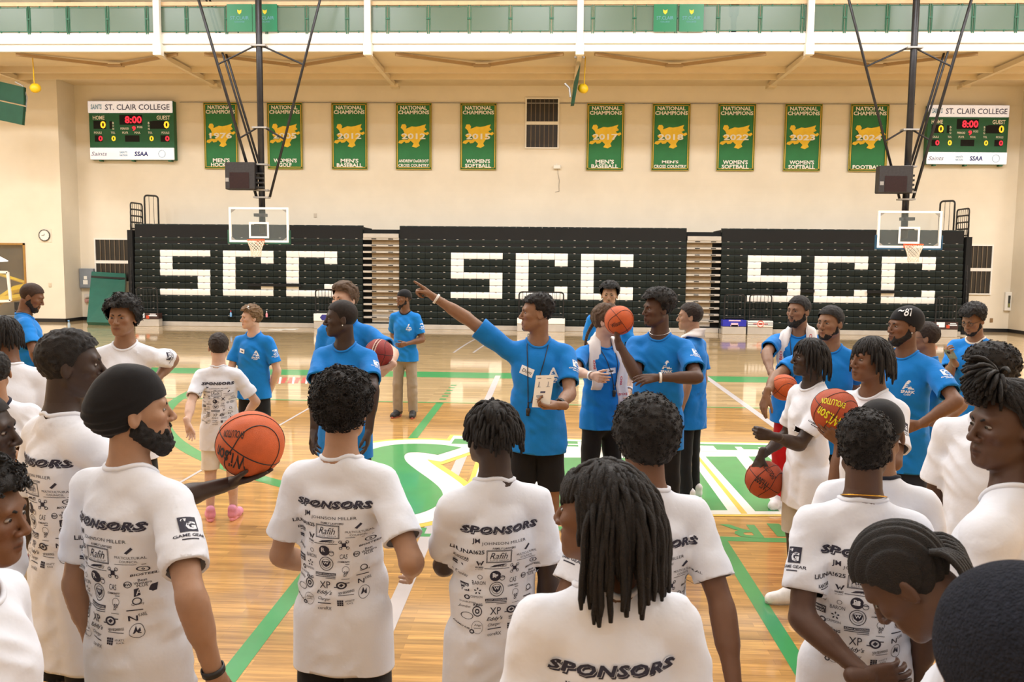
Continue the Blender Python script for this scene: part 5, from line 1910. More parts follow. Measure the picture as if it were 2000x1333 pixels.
def sponsor_art():
    A = Art()
    Y = lambda y: -y            # crop rows grow downwards
    for s, dx, dy, bold, lay in (('SPONSORS', 10, -13, 0.05, 0), ('SPONSORS', 0, 0, 0.07, 1), ('SPONSORS', 0, 0, 0.045, 2)):
        A.text(s, 118 + dx, 836 + dx, Y(160) + dy, 62 if lay != 1 else 68, lay, bold=bold, shear=0.22, space=1.12)
    A.text('JM', 205, 270, Y(265), 56, bold=0.02)
    A.text('JOHNSON MILLER', 285, 708, Y(288), 34, space=1.05)
    A.text('FAMILY LAWYERS', 382, 598, Y(331), 19, bold=0.015, shear=0.15)
    A.text('LiUNA!625', 60, 312, Y(365), 38, bold=0.02)
    A.frame(330, Y(468), 560, Y(348), 5)
    A.frame(339, Y(460), 551, Y(356), 3)
    A.text('Rafih', 360, 520, Y(402), 62, shear=0.35)
    A.text('AUTO GROUP', 360, 530, Y(446), 14, space=1.3)
    A.text('MULTICULTURAL', 610, 828, Y(408), 20)
    A.text('COUNCIL', 650, 782, Y(438), 18)
    A.rect(612, Y(463), 818, Y(459))
    A.poly([(690, Y(372)), (712, Y(380)), (752, Y(340)), (738, Y(326))])
    A.text('KANTAR', 92, 186, Y(440), 28, bold=0.03)
    A.rect(110, Y(468), 180, Y(461))
    A.poly([(240, Y(448)), (256, Y(448)), (268, Y(478)), (276, Y(455)), (284, Y(478)), (297, Y(448)), (312, Y(448)), (288, Y(495)), (276, Y(472)), (264, Y(495))])
    A.text('WORKS', 236, 306, Y(512), 18, bold=0.03)
    A.text('AT WORK', 240, 304, Y(533), 9)
    A.poly([(360, Y(508)), (400, Y(488)), (470, Y(480)), (515, Y(478)), (470, Y(492)), (410, Y(505))])
    A.text('ABS', 430, 520, Y(497), 22, shear=0.4)
    A.rect(315, Y(524), 540, Y(519))
    for sx in (-1, 1):
        for sy in (-1, 1):
            A.ring(595 + sx * 30, Y(530) + sy * 30, 15, 5, n=12)
            A.poly([(595 + sx * 6, Y(530)), (595, Y(530) + sy * 6), (595 + sx * 24, Y(530) + sy * 30), (595 + sx * 30, Y(530) + sy * 24)])
    A.rect(577, Y(548), 613, Y(512))
    A.ring(795, Y(500), 22, 5, sx=1.7, n=16)
    A.ring(795, Y(500), 9, 5, n=10)
    A.text('BIOSTEEL', 710, 866, Y(545), 18, bold=0.02, shear=0.25, rot=0.12)
    A.rect(102, Y(520), 152, Y(505), n=2)
    A.rect(102, Y(535), 150, Y(525), n=2)
    A.text('Smokies', 100, 190, Y(598), 30, shear=0.4, rot=-0.25)
    A.ring(280, Y(602), 20, 4, n=14)
    A.text('BARON', 216, 326, Y(655), 34)
    th = np.linspace(0.35, 2 * math.pi - 0.55, 18)
    A.poly([(412 + 52 * math.cos(t), Y(588) + 50 * math.sin(t)) for t in th])
    A.text('R', 385, 420, Y(580), 44, 1, bold=0.02)
    A.ring(478, Y(612), 26, 5, n=12)
    A.rect(455, Y(606), 500, Y(600))
    A.text('CAS', 550, 618, Y(645), 46, shear=0.2)
    A.text('COMMUNITY', 530, 640, Y(695), 16, bold=0.02, shear=0.2)
    A.rect(600, Y(716), 636, Y(711))
    A.ring(692, Y(625), 26, 5, n=16)
    A.text('BW', 672, 712, Y(626), 20, bold=0.02)
    A.text('Best', 752, 804, Y(592), 20, bold=0.01, rot=0.1)
    A.text('Western', 728, 826, Y(614), 20, bold=0.01, rot=0.1)
    A.text('PLUS', 746, 806, Y(636), 20, bold=0.01, rot=0.1)
    A.poly([(730, Y(662)), (855, Y(622)), (850, Y(680)), (732, Y(722))])
    A.text('H', 745, 785, Y(686), 44, 1, shear=0.3)
    A.ring(425, Y(712), 66, 6, n=24)
    A.ring(425, Y(712), 46, 4, n=20)
    A.poly([(385, Y(690)), (465, Y(690)), (455, Y(725)), (425, Y(745)), (395, Y(725))])
    A.text('W', 400, 450, Y(706), 26, 1, bold=0.02)
    A.rect(108, Y(735), 190, Y(672), n=3)
    A.text('PENALTY', 112, 186, Y(690), 16, 1, bold=0.02)
    A.text('BOX', 120, 180, Y(718), 18, 1, bold=0.02)
    for i in range(5):
        w = 2 * math.pi * i / 5 + 0.3
        c_, s_ = math.cos(w), math.sin(w)
        A.poly([(258 + 8 * c_, Y(728) + 8 * s_), (258 + 24 * c_ - 7 * s_, Y(728) + 24 * s_ + 7 * c_), (258 + 34 * c_, Y(728) + 34 * s_), (258 + 24 * c_ + 7 * s_, Y(728) + 24 * s_ - 7 * c_)])
    A.text('CRIMSON', 198, 296, Y(780), 20)
    A.ring(172, Y(790), 22, 10, n=14)
    A.text('DOUBLETREE', 118, 240, Y(835), 14)
    A.rect(320, Y(820), 518, Y(796), n=4)
    A.text('SUMMIT ACCOUNTING', 326, 512, Y(808), 14, 1)
    A.rect(322, Y(834), 516, Y(828), n=4)
    A.rect(420, Y(848), 516, Y(843))
    A.ring(605, Y(762), 32, 3, n=16)
    A.text('BP', 588, 626, Y(800), 48, shear=0.2)
    A.rect(568, Y(852), 636, Y(848))
    A.ring(750, Y(754), 28, 7, n=16)
    A.text('Quality', 720, 792, Y(776), 24, rot=0.15)
    A.rect(690, Y(828), 778, Y(820))
    A.text('KING', 222, 296, Y(852), 26, bold=0.03)
    A.ring(252, Y(912), 48, 9, n=20, sx=0.85)
    A.ring(252, Y(912), 24, 12, n=14, sx=0.8)
    A.text('XP', 362, 462, Y(910), 66)
    A.ring(562, Y(912), 36, 12, n=18, sx=1.3)
    A.rect(496, Y(934), 545, Y(926))
    A.rect(580, Y(896), 630, Y(888))
    A.poly([(540, Y(914)), (562, Y(895)), (585, Y(908)), (562, Y(928))])
    A.poly([(694, Y(868)), (704, Y(868)), (735, Y(905)), (735, Y(870)), (744, Y(870)), (744, Y(912)), (735, Y(912)), (704, Y(882)), (704, Y(910)), (694, Y(910))])
    A.text('KARE', 748, 792, Y(865), 26, rot=0.2)
    A.text('Jumbo', 106, 196, Y(880), 28, shear=0.35)
    A.ring(170, Y(960), 32, 4, n=18, sx=1.5)
    A.text("Eddy's", 330, 482, Y(985), 46, bold=0.01, shear=0.35)
    A.text('NEW BEGINNINGS', 540, 668, Y(975), 22, bold=0.01, rot=0.12)
    A.rect(540, Y(1003), 668, Y(998))
    A.ring(745, Y(990), 58, 4, n=20, sx=0.75)
    A.poly([(722, Y(1010)), (735, Y(950)), (750, Y(985)), (762, Y(960)), (768, Y(1010)), (752, Y(1005)), (745, Y(990)), (736, Y(1005))])
    A.text('Align', 225, 285, Y(1040), 24)
    A.ring(250, Y(1058), 60, 3, n=20, sx=0.8)
    A.rect(222, Y(1068), 280, Y(1064))
    A.text('Charger', 342, 466, Y(1042), 38, shear=0.35)
    A.rect(342, Y(1084), 470, Y(1076))
    A.text('coreRX', 342, 472, Y(1130), 30)
    for i in range(3):
        for j in range(3):
            A.rect(530 + i * 19, Y(1060 + j * 19), 546 + i * 19, Y(1044 + j * 19), n=1)
    A.text('HYATT', 600, 676, Y(1056), 17, rot=0.06)
    A.text('PLACE', 612, 664, Y(1080), 14, rot=0.06)
    A.text('FAMILY FUSE', 80, 190, Y(1060), 16, bold=0.02, rot=-0.3)
    A.ring(205, Y(1098), 20, 9, n=12)
    k = 0.000402
    return A.done(k, -480, 160)


def spark_art():
    A = Art()
    A.poly([(-30, 0), (-12, 44), (-2, 44), (-18, 0)])
    A.poly([(-4, 58), (8, 58), (34, 0), (21, 0)])
    A.poly([(-9, 50), (3, 60), (8, 48), (0, 30), (-4, 32)])
    A.rect(-18, 20, 2, 25)
    A.rect(-22, 10, 4, 15)
    A.poly([(0, 0), (8, 18), (13, 11), (17, 20), (24, 4), (24, 0)])
    A.text('SPARK', -38, 38, -17, 20, bold=0.035, shear=0.1)
    A.text('CAMP', -20, 20, -36, 10, bold=0.02)
    return A.done(0.00100)


def sleeve_art(logo=True):
    A = Art()
    A.rect(-26, -26, 26, 26, n=4)
    A.text('g', -21, -3, 9, 22, 1, bold=0.03)
    A.text('G', -8, 21, -6, 30, 1, bold=0.05)
    A.text('GAME GEAR', -46, 46, -38, 10, bold=0.02)
    A.rect(-26, -53, 22, -49)
    return A.done(0.00115)


ART_S, ART_F, ART_G = sponsor_art(), spark_art(), sleeve_art()


def lay_on(bvh, art, C, U_, V_, n_, scale=1.0, base=0.0016, flat=None):
    """project artwork along -n_ onto a surface"""
    V, F, L = art
    C, U_, V_, n_ = (np.array(q, float) for q in (C, U_, V_, n_))
    P = C + (V[:, :1] * scale) * U_ + (V[:, 1:] * scale) * V_ + n_ * 0.30
    lay = np.zeros(len(V))
    for f, l in zip(F, L):
        for i in f:
            lay[i] = l
    out = np.zeros((len(V), 3))
    ok = np.zeros(len(V), bool)
    d = Vector(-n_)
    for i in range(len(V)):
        h = bvh.ray_cast(Vector(P[i]), d, 0.55)
        if h[0] is not None:
            out[i] = np.array(h[0]) + n_ * (base + 0.0011 * lay[i])
            ok[i] = True
    F2 = [(f, l) for f, l in zip(F, L) if all(ok[i] for i in f)]
    if not F2:
        return None
    # drop faces torn across a silhouette edge
    res = []
    for f, l in F2:
        q = out[list(f)] @ n_
        if q.max() - q.min() < 0.05:
            res.append((f, l))
    return out, [r[0] for r in res], [1 if r[1] == 1 else 0 for r in res]


def add_print(parent, pr, mats, k, name='print'):
    if pr is None:
        return
    V, F, L = pr
    used = sorted({i for f in F for i in f})
    if not used:
        return
    mp = {u: j for j, u in enumerate(used)}
    me = bpy.data.meshes.new(name)
    me.from_pydata([tuple(V[u] * k) for u in used], [], [tuple(mp[i] for i in f) for f in F])
    for m_ in mats:
        me.materials.append(m_)
    me.polygons.foreach_set('material_index', L)
    me.update()
    o = link(name, me, parent)
    o['kind'] = 'stuff'
    return o


# ---------------------------------------------------------------- shoes
_SHOES = {}


def shoe_meshes(col, solecol):
    if (col, solecol) in _SHOES:
        return _SHOES[(col, solecol)]
    P = [rc((0, -0.055, 0.052), (0, 0.02, 0.056), 0.040, 0.042, 0.0), rc((0, 0.02, 0.052), (0, 0.145, 0.036), 0.043, 0.034, 0.03), rc((0, 0.06, 0.035), (0.005, 0.150, 0.028), 0.046, 0.036, 0.03),
         rc((0, -0.052, 0.07), (0, -0.055, 0.112), 0.041, 0.043, 0.02), rc((0, -0.02, 0.09), (0, 0.05, 0.075), 0.034, 0.028, 0.03)]
    F, lo, h = field(P, 0.0075, 0.02)
    V, T = surface(F, lo, h)
    V, T, be = clip_mesh(V, T, 0.014 - V[:, 2])
    o1 = npmesh('shoe', V, T, mat('shoe_' + col, SHOEC[col], 0.55, 0.1, 20, bump=0.1, bscale=200))
    out = []
    for i in range(28):
        w = 2 * math.pi * i / 28
        y = 0.045 + 0.145 * math.sin(w)
        out.append((0.046 * math.cos(w) * (0.85 + 0.22 * max(0, math.sin(w))), y))
    mb = MB()
    k = len(out)
    prof = [(0.94, 0.0), (1.0, 0.006), (1.02, 0.02), (0.98, 0.030)]
    vs, fs = [], []
    for sc, z in prof:
        vs += [(x * sc, 0.045 + (y - 0.045) * sc, z) for x, y in out]
    fs.append(tuple(range(k - 1, -1, -1)))
    for j in range(len(prof) - 1):
        for i in range(k):
            i2 = (i + 1) % k
            fs.append((j * k + i, j * k + i2, (j + 1) * k + i2, (j + 1) * k + i))
    fs.append(tuple((len(prof) - 1) * k + i for i in range(k)))
    o2 = mb.add(vs, fs).build('sole', mat('sole_' + solecol, SHOEC[solecol], 0.6, 0.1, 20))
    mb = MB()
    for j in range(5):
        y = 0.045 + j * 0.02
        z = 0.098 - j * 0.0085
        mb.tube([(-0.024, y, z - 0.006), (0, y + 0.004, z + 0.006), (0.024, y, z - 0.006)], 0.0032, 5)
    o3 = mb.build('laces', mat('lace_' + ('white' if col == 'black' else 'dark' if col == 'white' else 'white'), srgb((230, 226, 220)) if col != 'white' else srgb((160, 156, 152)), 0.7, 0.05, 20))
    r = (o1.data, o2.data, o3.data)
    for o in (o1, o2, o3):
        bpy.data.objects.remove(o)
    _SHOES[(col, solecol)] = r
    return r


SHOEC = {'white': srgb((236, 232, 230)), 'black': (0.014, 0.013, 0.014), 'pink': srgb((226, 150, 178)), 'pinksole': srgb((240, 160, 176)), 'sky': srgb((168, 204, 226)), 'grey': srgb((190, 184, 176)), 'redsole': srgb((176, 96, 84))}

# ---------------------------------------------------------------- one person
UPPER, FORE = 0.312, 0.262
PEOPLE = {}


def solve(S, pix, L):
    d = unit(ray(pix[0], pix[1]))
    b = (S - CAM) @ d
    c = CAM + d * b
    r2 = float((S - c) @ (S - c))
    if r2 >= L * L:
        return S + unit(c - S) * L
    o = math.sqrt(L * L - r2)
    return CAM + d * (b - o if (len(pix) < 3 or pix[2] == 'n') else b + o)


def make_person(key, label, top, s, face, head=None, pitch=0, roll=0, skin='b', hair=None, hc='k', ht=0.01, shirt='w', hem=0.74, w=1.0, belly=0.0,
                R=None, L=None, pants=('shorts', 'black'), shoes=('white', 'white'), beard=None, wear=None, back=False, front=False, sl='', H=None, headc=None, neckfwd=0.0, neckdrop=0.0, hs=1.0,
                collar=None, visible_legs=True, eyes=True, prints=None, lean=0.0, shift=0.0, sleeve=0.235):
    d = FPX / s
    th = math.radians(face)
    head = face if head is None else head
    far = s < 320
    hb, hh, hx, hsh, hhair = (0.0180, 0.0056, 0.0066, 0.0140, 0.0068) if far else (0.0155, 0.0046, 0.0054, 0.0120, 0.0058)
    if s > 700:
        hhair = 0.0045
    P0 = WD(top[0], top[1], d)
    ztop = P0[2]
    Rw = rotz(th)
    if H is None:
        H = ztop - ht
    k = H / 1.78
    Rh = rotz(math.radians(head) - th) @ rotx(math.radians(pitch)) @ roty(math.radians(roll))
    piv = np.array([shift, 0.005 + neckfwd, 1.570 - neckdrop])
    hcen = piv + Rh @ np.array([0, 0.022, 0.095]) * hs
    base = np.array([P0[0], P0[1], 0.0]) - (Rw @ (np.array([hcen[0], hcen[1], 0]) * k)) * np.array([1, 1, 0])
    toW = lambda p: base + Rw @ (np.array(p, float) * k)
    toL = lambda q: Rw.T @ (np.array(q, float) - base) / k
    root = tag(empty('person', tuple(base), th), label, 'person', None)
    info = dict(base=base, k=k, toW=toW, toL=toL, Rw=Rw, root=root, H=H)

    # ---- arms
    arms = {}
    for side, spec in ((1, R), (-1, L)):
        S = np.array([side * 0.166 * w, -0.012, 1.398])
        spec = dict(spec or {})
        if spec.get('raise'):
            S = S + np.array([side * 0.03, 0, spec['raise']])
        if 'e' in spec:
            E = toL(solve(toW(S), spec['e'], UPPER * k)) if isinstance(spec['e'], tuple) else S + unit(spec['e']) * UPPER
        else:
            E = S + unit((side * 0.16, -0.10, -1.0)) * UPPER
        if 'w' in spec:
            Wr = toL(solve(toW(E), spec['w'], FORE * k)) if isinstance(spec['w'], tuple) else E + unit(spec['w']) * FORE
        else:
            Wr = E + unit((side * -0.02, 0.22, -1.0)) * FORE
        fd = unit(Wr - E)
        if 'f' in spec:
            fd = unit(toL(WD(spec['f'][0], spec['f'][1], (toW(Wr) - CAM) @ FW + spec.get('fd', 0.0))) - Wr) if isinstance(spec['f'], tuple) else unit(spec['f'])
        palm = spec.get('palm')
        palm = np.array([-side, 0.2, 0.0]) if palm is None else (Rw.T @ np.array(palm[1:], float) if palm[0] == 'W' else np.array(palm, float))
        arms[side] = dict(S=S, E=E, W=Wr, fd=fd, palm=palm, pose=spec.get('pose', 'relax'), spec=spec)
    info['arms'] = arms

    # ---- body
    B = [el((0, -0.005, 0.945), (0.150 * w, 0.100, 0.115), 0.0), el((0, 0.0, 1.09), (0.138 * w, 0.090 + belly * 0.5, 0.16), 0.05), el((0, -0.002, 1.27), (0.138 * w, 0.094, 0.17), 0.06),
         rc((-0.122 * w, -0.012, 1.396), (0.122 * w, -0.012, 1.396), 0.052, 0.052, 0.05)]
    nt = hcen + Rh @ np.array([0, -0.028, -0.055]) * hs
    nb = np.array([shift * 0.5, -0.018, 1.44])
    B += [rc(nb, nt, 0.064, 0.057 * (0.95 + 0.05 * w), 0.04)]
    for sd in (-1, 1):
        B.append(rc((0, -0.022, 1.470), (sd * 0.125 * w, -0.014, 1.410), 0.043, 0.044, 0.05))
        a = arms[sd]
        B += [rc(a['S'], a['E'], 0.052 * (0.6 + 0.4 * w), 0.040, 0.035), rc(a['E'], a['W'], 0.0415, 0.0275, 0.012), rc(a['E'] + (a['W'] - a['E']) * 0.12, a['E'] + (a['W'] - a['E']) * 0.45, 0.0435, 0.039, 0.02)]
        hp_, kn, an = np.array([sd * 0.082, -0.005, 0.90]), np.array([sd * 0.100, 0.005, 0.495]), np.array([sd * 0.108, -0.025, 0.085])
        B += [rc(hp_, kn, 0.083, 0.057, 0.03), rc(kn, an, 0.053, 0.037, 0.02), rc(kn + np.array([0, -0.022, -0.08]), kn + np.array([0, -0.03, -0.20]), 0.047, 0.042, 0.03)]
    F, lo, h = field(B, hb)
    V, T = surface(F, lo, h)
    Vs, Ts, tint = [V], [T], [np.ones((len(V), 4), np.float32)]
    n0 = len(V)
    hp = head_prims(1.25 if skin in 'vdb' else 1.0, 1.0, 1.25 if skin in 'vdb' else 1.0)
    nbh, nth = Rh.T @ (nb - hcen) / hs, Rh.T @ (nt - hcen) / hs
    hprims = hp[:1] + [rc(nbh, nth, 0.064 / hs, 0.057 / hs, 0.0)] + hp[1:]
    lo_h = np.array([-0.11, -0.14, -0.175])
    F, lo, h = field(hprims, hh, 0.03, lo_h, np.array([0.11, 0.145, 0.14]))
    Vh, Th = surface(F, lo, h)
    tn = np.ones((len(Vh), 4), np.float32)
    lipd = np.sqrt((Vh[:, 0] / 0.024) ** 2 + ((Vh[:, 2] + 0.0675) / 0.0135) ** 2)
    lm_ = np.clip(1.3 - lipd, 0, 1) * (Vh[:, 1] > 0.06)
    lc = np.array([0.80, 0.55, 0.55]) if skin in 'tlm' else np.array([0.80, 0.62, 0.62])
    tn[:, :3] *= 1 - lm_[:, None] * (1 - lc)
    ml = np.exp(-((Vh[:, 2] + 0.0675) / 0.0026) ** 2) * (np.abs(Vh[:, 0]) < 0.022) * (Vh[:, 1] > 0.06)
    tn[:, :3] *= 1 - 0.6 * ml[:, None]
    ck = np.exp(-(((np.abs(Vh[:, 0]) - 0.04) / 0.02) ** 2 + ((Vh[:, 2] + 0.03) / 0.02) ** 2)) * (Vh[:, 1] > 0.03)
    tn[:, 1:3] *= 1 - 0.12 * ck[:, None]
    Vs.append((Vh * hs) @ Rh.T + hcen)
    Ts.append(Th + n0)
    tint.append(tn)
    n0 += len(Vh)
    for sd in (-1, 1):
        a = arms[sd]
        F, lo, h = field(hand_prims(a['W'], a['fd'], a['palm'], sd, a['pose']), hx, 0.01)
        Vq, Tq = surface(F, lo, h)
        tq = np.ones((len(Vq), 4), np.float32)
        Vs.append(Vq)
        Ts.append(Tq + n0)
        tint.append(tq)
        n0 += len(Vq)
    npmesh('body', np.concatenate(Vs) * k, np.concatenate(Ts), skin_mat(skin), root, tint=np.concatenate(tint))

    hW = lambda V: ((np.asarray(V) * hs) @ Rh.T + hcen) * k
    # ---- face parts
    if eyes:
        for sd in (-1, 1):
            mb = MB()
            n = 12
            c = np.array([sd * 0.031, 0.0752, 0.0035])
            vs, fs = [], []
            for j in range(5):
                ph = (j / 4) * math.pi / 2
                for i in range(n):
                    w_ = 2 * math.pi * i / n
                    rx_, rz_ = 0.0135, 0.0050 if math.sin(w_) > 0 else 0.0040
                    vs.append(c + np.array([rx_ * math.cos(w_) * math.cos(ph), 0.0075 * math.sin(ph), rz_ * math.sin(w_) * math.cos(ph)]))
            for j in range(4):
                for i in range(n):
                    fs.append((j * n + i, j * n + (i + 1) % n, (j + 1) * n + (i + 1) % n, (j + 1) * n + i))
            mb.add(hW(vs), fs, 0)
            iris = [c + np.array([0.0074 * math.cos(2 * math.pi * i / 10), 0.0070, 0.0042 * math.sin(2 * math.pi * i / 10)]) for i in range(10)]
            mb.add(hW(iris + [c + np.array([0, 0.0084, 0])]), [(i, (i + 1) % 10, 10) for i in range(10)], 1)
            mb.build('eye', [M_EYEW, M_EYED], root, True)
            pts = [(sd * 0.014, 0.0865, 0.0190), (sd * 0.024, 0.0850, 0.0240), (sd * 0.036, 0.0790, 0.0245), (sd * 0.048, 0.0680, 0.0185)]
            mb = MB().tube(hW(pts), np.array([0.0035, 0.0042, 0.0036, 0.002]) * k, 6)
            mb.build('eyebrow', hair_mat(hc if hc != 'g' else 'n'), root, True)
    if hair:
        r_ = make_hair(hair, abs(hash(key)) % 1000 if False else sum(map(ord, key)) % 997, hhair, Rh.T @ np.array([0, 0, -1.0]))
        if r_ is not None:
            npmesh('hair', hW(r_[0]), r_[1], buzz_mat(hc, skin) if hair == 'buzz' else hair_mat(hc), root)
    if wear:
        for nm, V, T, m_ in headwear(wear, 3, hhair):
            npmesh(nm, hW(V), T, m_, root)
    if beard:
        bV, bT = make_beard(sum(map(ord, key)), 0.0046, beard, hp)
        if len(bT):
            npmesh('beard', hW(bV), bT, hair_mat('k' if hc in 'kb' else hc), root)
    info.update(hW=hW, hcen=hcen, Rh=Rh)

    # ---- shirt
    fl = 0.010
    tors = [rc((0, 0.0, 1.30), (0, 0.0, hem - 0.08), 0.152 * w, 0.168 * w + fl, 0.0, sq=0.75), el((0, 0.026, 1.26), (0.128 * w, 0.096, 0.14), 0.05), el((0, -0.028, 1.30), (0.138 * w, 0.098, 0.16), 0.05),
            el((0, -0.050, 1.468), (0.072, 0.040, 0.044), 0.04),
            rc((-0.130 * w, -0.012, 1.398), (0.130 * w, -0.012, 1.398), 0.060, 0.060, 0.045)]
    if belly:
        tors.append(el((0, 0.03 + belly * 0.3, 1.03), (0.165 * w, 0.10 + belly, 0.2), 0.06))
    for sd in (-1, 1):
        tors.append(rc((0, -0.018, 1.478), (sd * 0.138 * w, -0.012, 1.412), 0.050, 0.052, 0.04))
    slv = {}
    for sd in (-1, 1):
        a = arms[sd]
        u = unit(a['E'] - a['S'])
        slv[sd] = (a['S'], u, rc(a['S'] - u * 0.01, a['S'] + u * (sleeve + 0.04), 0.062 * (0.5 + 0.5 * w), 0.076 * (0.5 + 0.5 * w), 0.03))
    allp = tors + [v[2] for v in slv.values()]
    bs = [prim_box(p) for p in allp]
    lo = np.min([b[0] for b in bs], 0) - 0.04
    hi = np.max([b[1] for b in bs], 0) + 0.04
    lo[2] = max(lo[2], hem - 0.05)
    Ft, lo_, h = field(tors, hsh, 0.03, lo, hi)
    Fc = Ft.copy()
    for sd in (-1, 1):
        S, u, pr_ = slv[sd]
        Fs, _, _ = field([pr_], hsh, 0.03, lo, hi)
        idx = np.nonzero(Fs < 0.2)
        P = np.stack(idx, -1).astype(np.float32) * h + lo_
        t = (P - S) @ u
        Fs[idx] = np.maximum(Fs[idx], t - sleeve)
        kk = 0.022
        hh_ = np.clip(0.5 + 0.5 * (Fc - Fs) / kk, 0, 1)
        Fc = Fc * (1 - hh_) + Fs * hh_ - kk * hh_ * (1 - hh_)
    sd_ = sum(map(ord, key)) * 0.37

    def folds(P):
        z = P[:, 2]
        low = np.clip((1.32 - z) / 0.35, 0, 1)
        a_ = vnoise(P * np.array([9.0, 9.0, 2.2]), 1.0, sd_)
        b_ = vnoise(np.stack([P[:, 0] + 0.8 * z, P[:, 1], z - 0.8 * P[:, 0]], -1) * np.array([5.0, 5.0, 15.0]), 1.0, sd_ + 3)
        c_ = vnoise(P * np.array([16, 16, 24.0]), 1.0, sd_ + 5)
        ridge = 1 - np.abs(vnoise(P * np.array([11.0, 7.0, 3.2]), 1.0, sd_ + 9)) * 2
        r2 = 1 - np.abs(b_) * 2.2
        return -(0.010 * low * a_ + 0.0068 * r2 + 0.0042 * c_ + 0.009 * low * ridge - 0.005)
    band_disp(Fc, lo_, h, folds)
    # cloth always clears the body underneath
    inner = [p for p in B[:4]] + [rc((0, -0.022, 1.470), (sd * 0.125 * w, -0.014, 1.410), 0.043, 0.044, 0.05) for sd in (-1, 1)]
    inner += [rc(v[0], v[0] + v[1] * (sleeve - 0.03), 0.052 * (0.6 + 0.4 * w), 0.043, 0.035) for v in slv.values()]
    inner += [rc((sd * 0.082, -0.005, 0.90), (sd * 0.100, 0.005, 0.495), 0.098, 0.092, 0.03) for sd in (-1, 1)]
    inner.append(el(nb, (0.070, 0.070, 0.05), 0.02))
    Fi, _, _ = field(inner, hsh, 0.03, lo, hi)
    Fc = np.minimum(Fc, Fi - 0.009)
    V, T = surface(Fc, lo_, h)
    # openings
    hemw = hem + 0.012 * np.sin(V[:, 0] * 9 + sd_) * 0.5
    g = hemw - V[:, 2]
    nax = unit(np.array([0, 0.26, 1.0]))
    rel = V - nb
    rad = np.linalg.norm(rel - (rel @ nax)[:, None] * nax, axis=1)
    cr = 0.075 * (0.7 + 0.3 * w)
    g = np.maximum(g, np.minimum(cr - rad, rel @ nax - 0.012))
    tcen = lambda P: prim_d(tors[0], P[:, 0], P[:, 1], P[:, 2])
    for sd in (-1, 1):
        S, u, pr_ = slv[sd]
        t = (V - S) @ u
        ar = np.linalg.norm((V - S) - t[:, None] * u, axis=1)
        out = (ar < 0.13) & (tcen(V) > 0.012) & (t < sleeve + 0.05)
        g = np.maximum(g, np.where(out, t - (sleeve - 0.012), -1))
    V, T, be = clip_mesh(V, T, g)

    def inward(q):
        # fold towards the body axis / arm axis
        r_ = q.copy()
        for sd in (-1, 1):
            S, u, pr_ = slv[sd]
            t = (q - S) @ u
            ax_ = S + t[:, None] * u
            near = (np.linalg.norm(q - ax_, axis=1) < 0.13) & (t > sleeve - 0.06)
            r_[near] = q[near] + (ax_[near] - q[near]) * 0.16
        nk = (q[:, 2] > 1.40) & (np.linalg.norm((q - nb) - ((q - nb) @ nax)[:, None] * nax, axis=1) < 0.10)
        r_[nk] = q[nk] - np.array([0, 0, 0.012]) + (nb + ((q[nk] - nb) @ nax)[:, None] * nax - q[nk]) * 0.06
        lowm = q[:, 2] < hem + 0.03
        r_[lowm] = q[lowm] * np.array([0.93, 0.93, 1]) + np.array([0, 0, 0.006])
        return r_
    V, T = fold_rim(V, T, be, inward)
    so = npmesh('shirt', V * k, T, M_SHW if shirt == 'w' else M_SHB, root)
    info['shirt'] = so
    # rib collar: a tube round the neck opening
    if len(be):
        bp = V[np.unique(be)]
        rl = bp - nb
        bp = bp[(bp[:, 2] > 1.40) & (np.linalg.norm(rl - (rl @ nax)[:, None] * nax, axis=1) < 0.10)]
        if len(bp) > 12:
            rel = bp - nb
            e1 = unit(np.cross(nax, [0, 1, 0.01]))
            e2 = np.cross(nax, e1)
            ang = np.arctan2(rel @ e2, rel @ e1)
            bins = np.linspace(-math.pi, math.pi, 33)
            pts = []
            for i in range(32):
                m_ = (ang >= bins[i]) & (ang < bins[i + 1])
                if m_.any():
                    pts.append(bp[m_].mean(0))
            if len(pts) > 12:
                cm = M_SHW if shirt == 'w' else M_SHB
                MB().tube([p * k for p in pts], 0.0085 * k, 6, closed=True).build('collar', cloth_mat(collar) if collar else cm, root, True)
    bvh = BVHTree.FromPolygons([tuple(map(float, v)) for v in V], [tuple(map(int, t)) for t in T])
    info['bvh'] = bvh
    pm = [M_NAVYTXT, M_SHW] if shirt == 'w' else [M_PRINTW, M_SHB]
    if back:
        add_print(so, lay_on(bvh, ART_S, (0, -0.02, 1.345), (1, 0, 0), (0, 0, 1), (0, -1, 0), 1.0 if back is True else back), pm, k)
    if front:
        add_print(so, lay_on(bvh, ART_F, (-0.085 * w, 0.02, 1.265), (-1, 0, 0), (0, 0, 1), (0, 1, 0)), pm, k)
    for ch in sl:
        sd = 1 if ch == 'R' else -1
        S, u, _ = slv[sd]
        lat = unit(np.array([sd * 1.0, 0.0, 0.25])) + 0.8 * unit(toL(CAM) - S)
        out = unit(lat - u * (lat @ u))
        U_ = np.cross(-u, out) * 1.0
        U_ = np.cross(u, out) * -1.0
        add_print(so, lay_on(bvh, ART_G, S + u * 0.115, U_, -u, out, 0.9), pm, k)
    # ---- trousers or shorts
    kind, pc = pants[0], pants[1]
    cut = {'shorts': 0.50, 'longshorts': 0.43, 'short': 0.60, 'pants': 0.075}[kind]
    loose = 1.0 if kind != 'pants' else 0.9
    PP = [rc((0, -0.004, 1.0), (0, -0.004, 0.91), 0.150 * w, 0.158 * w, 0.0, sq=0.70)]
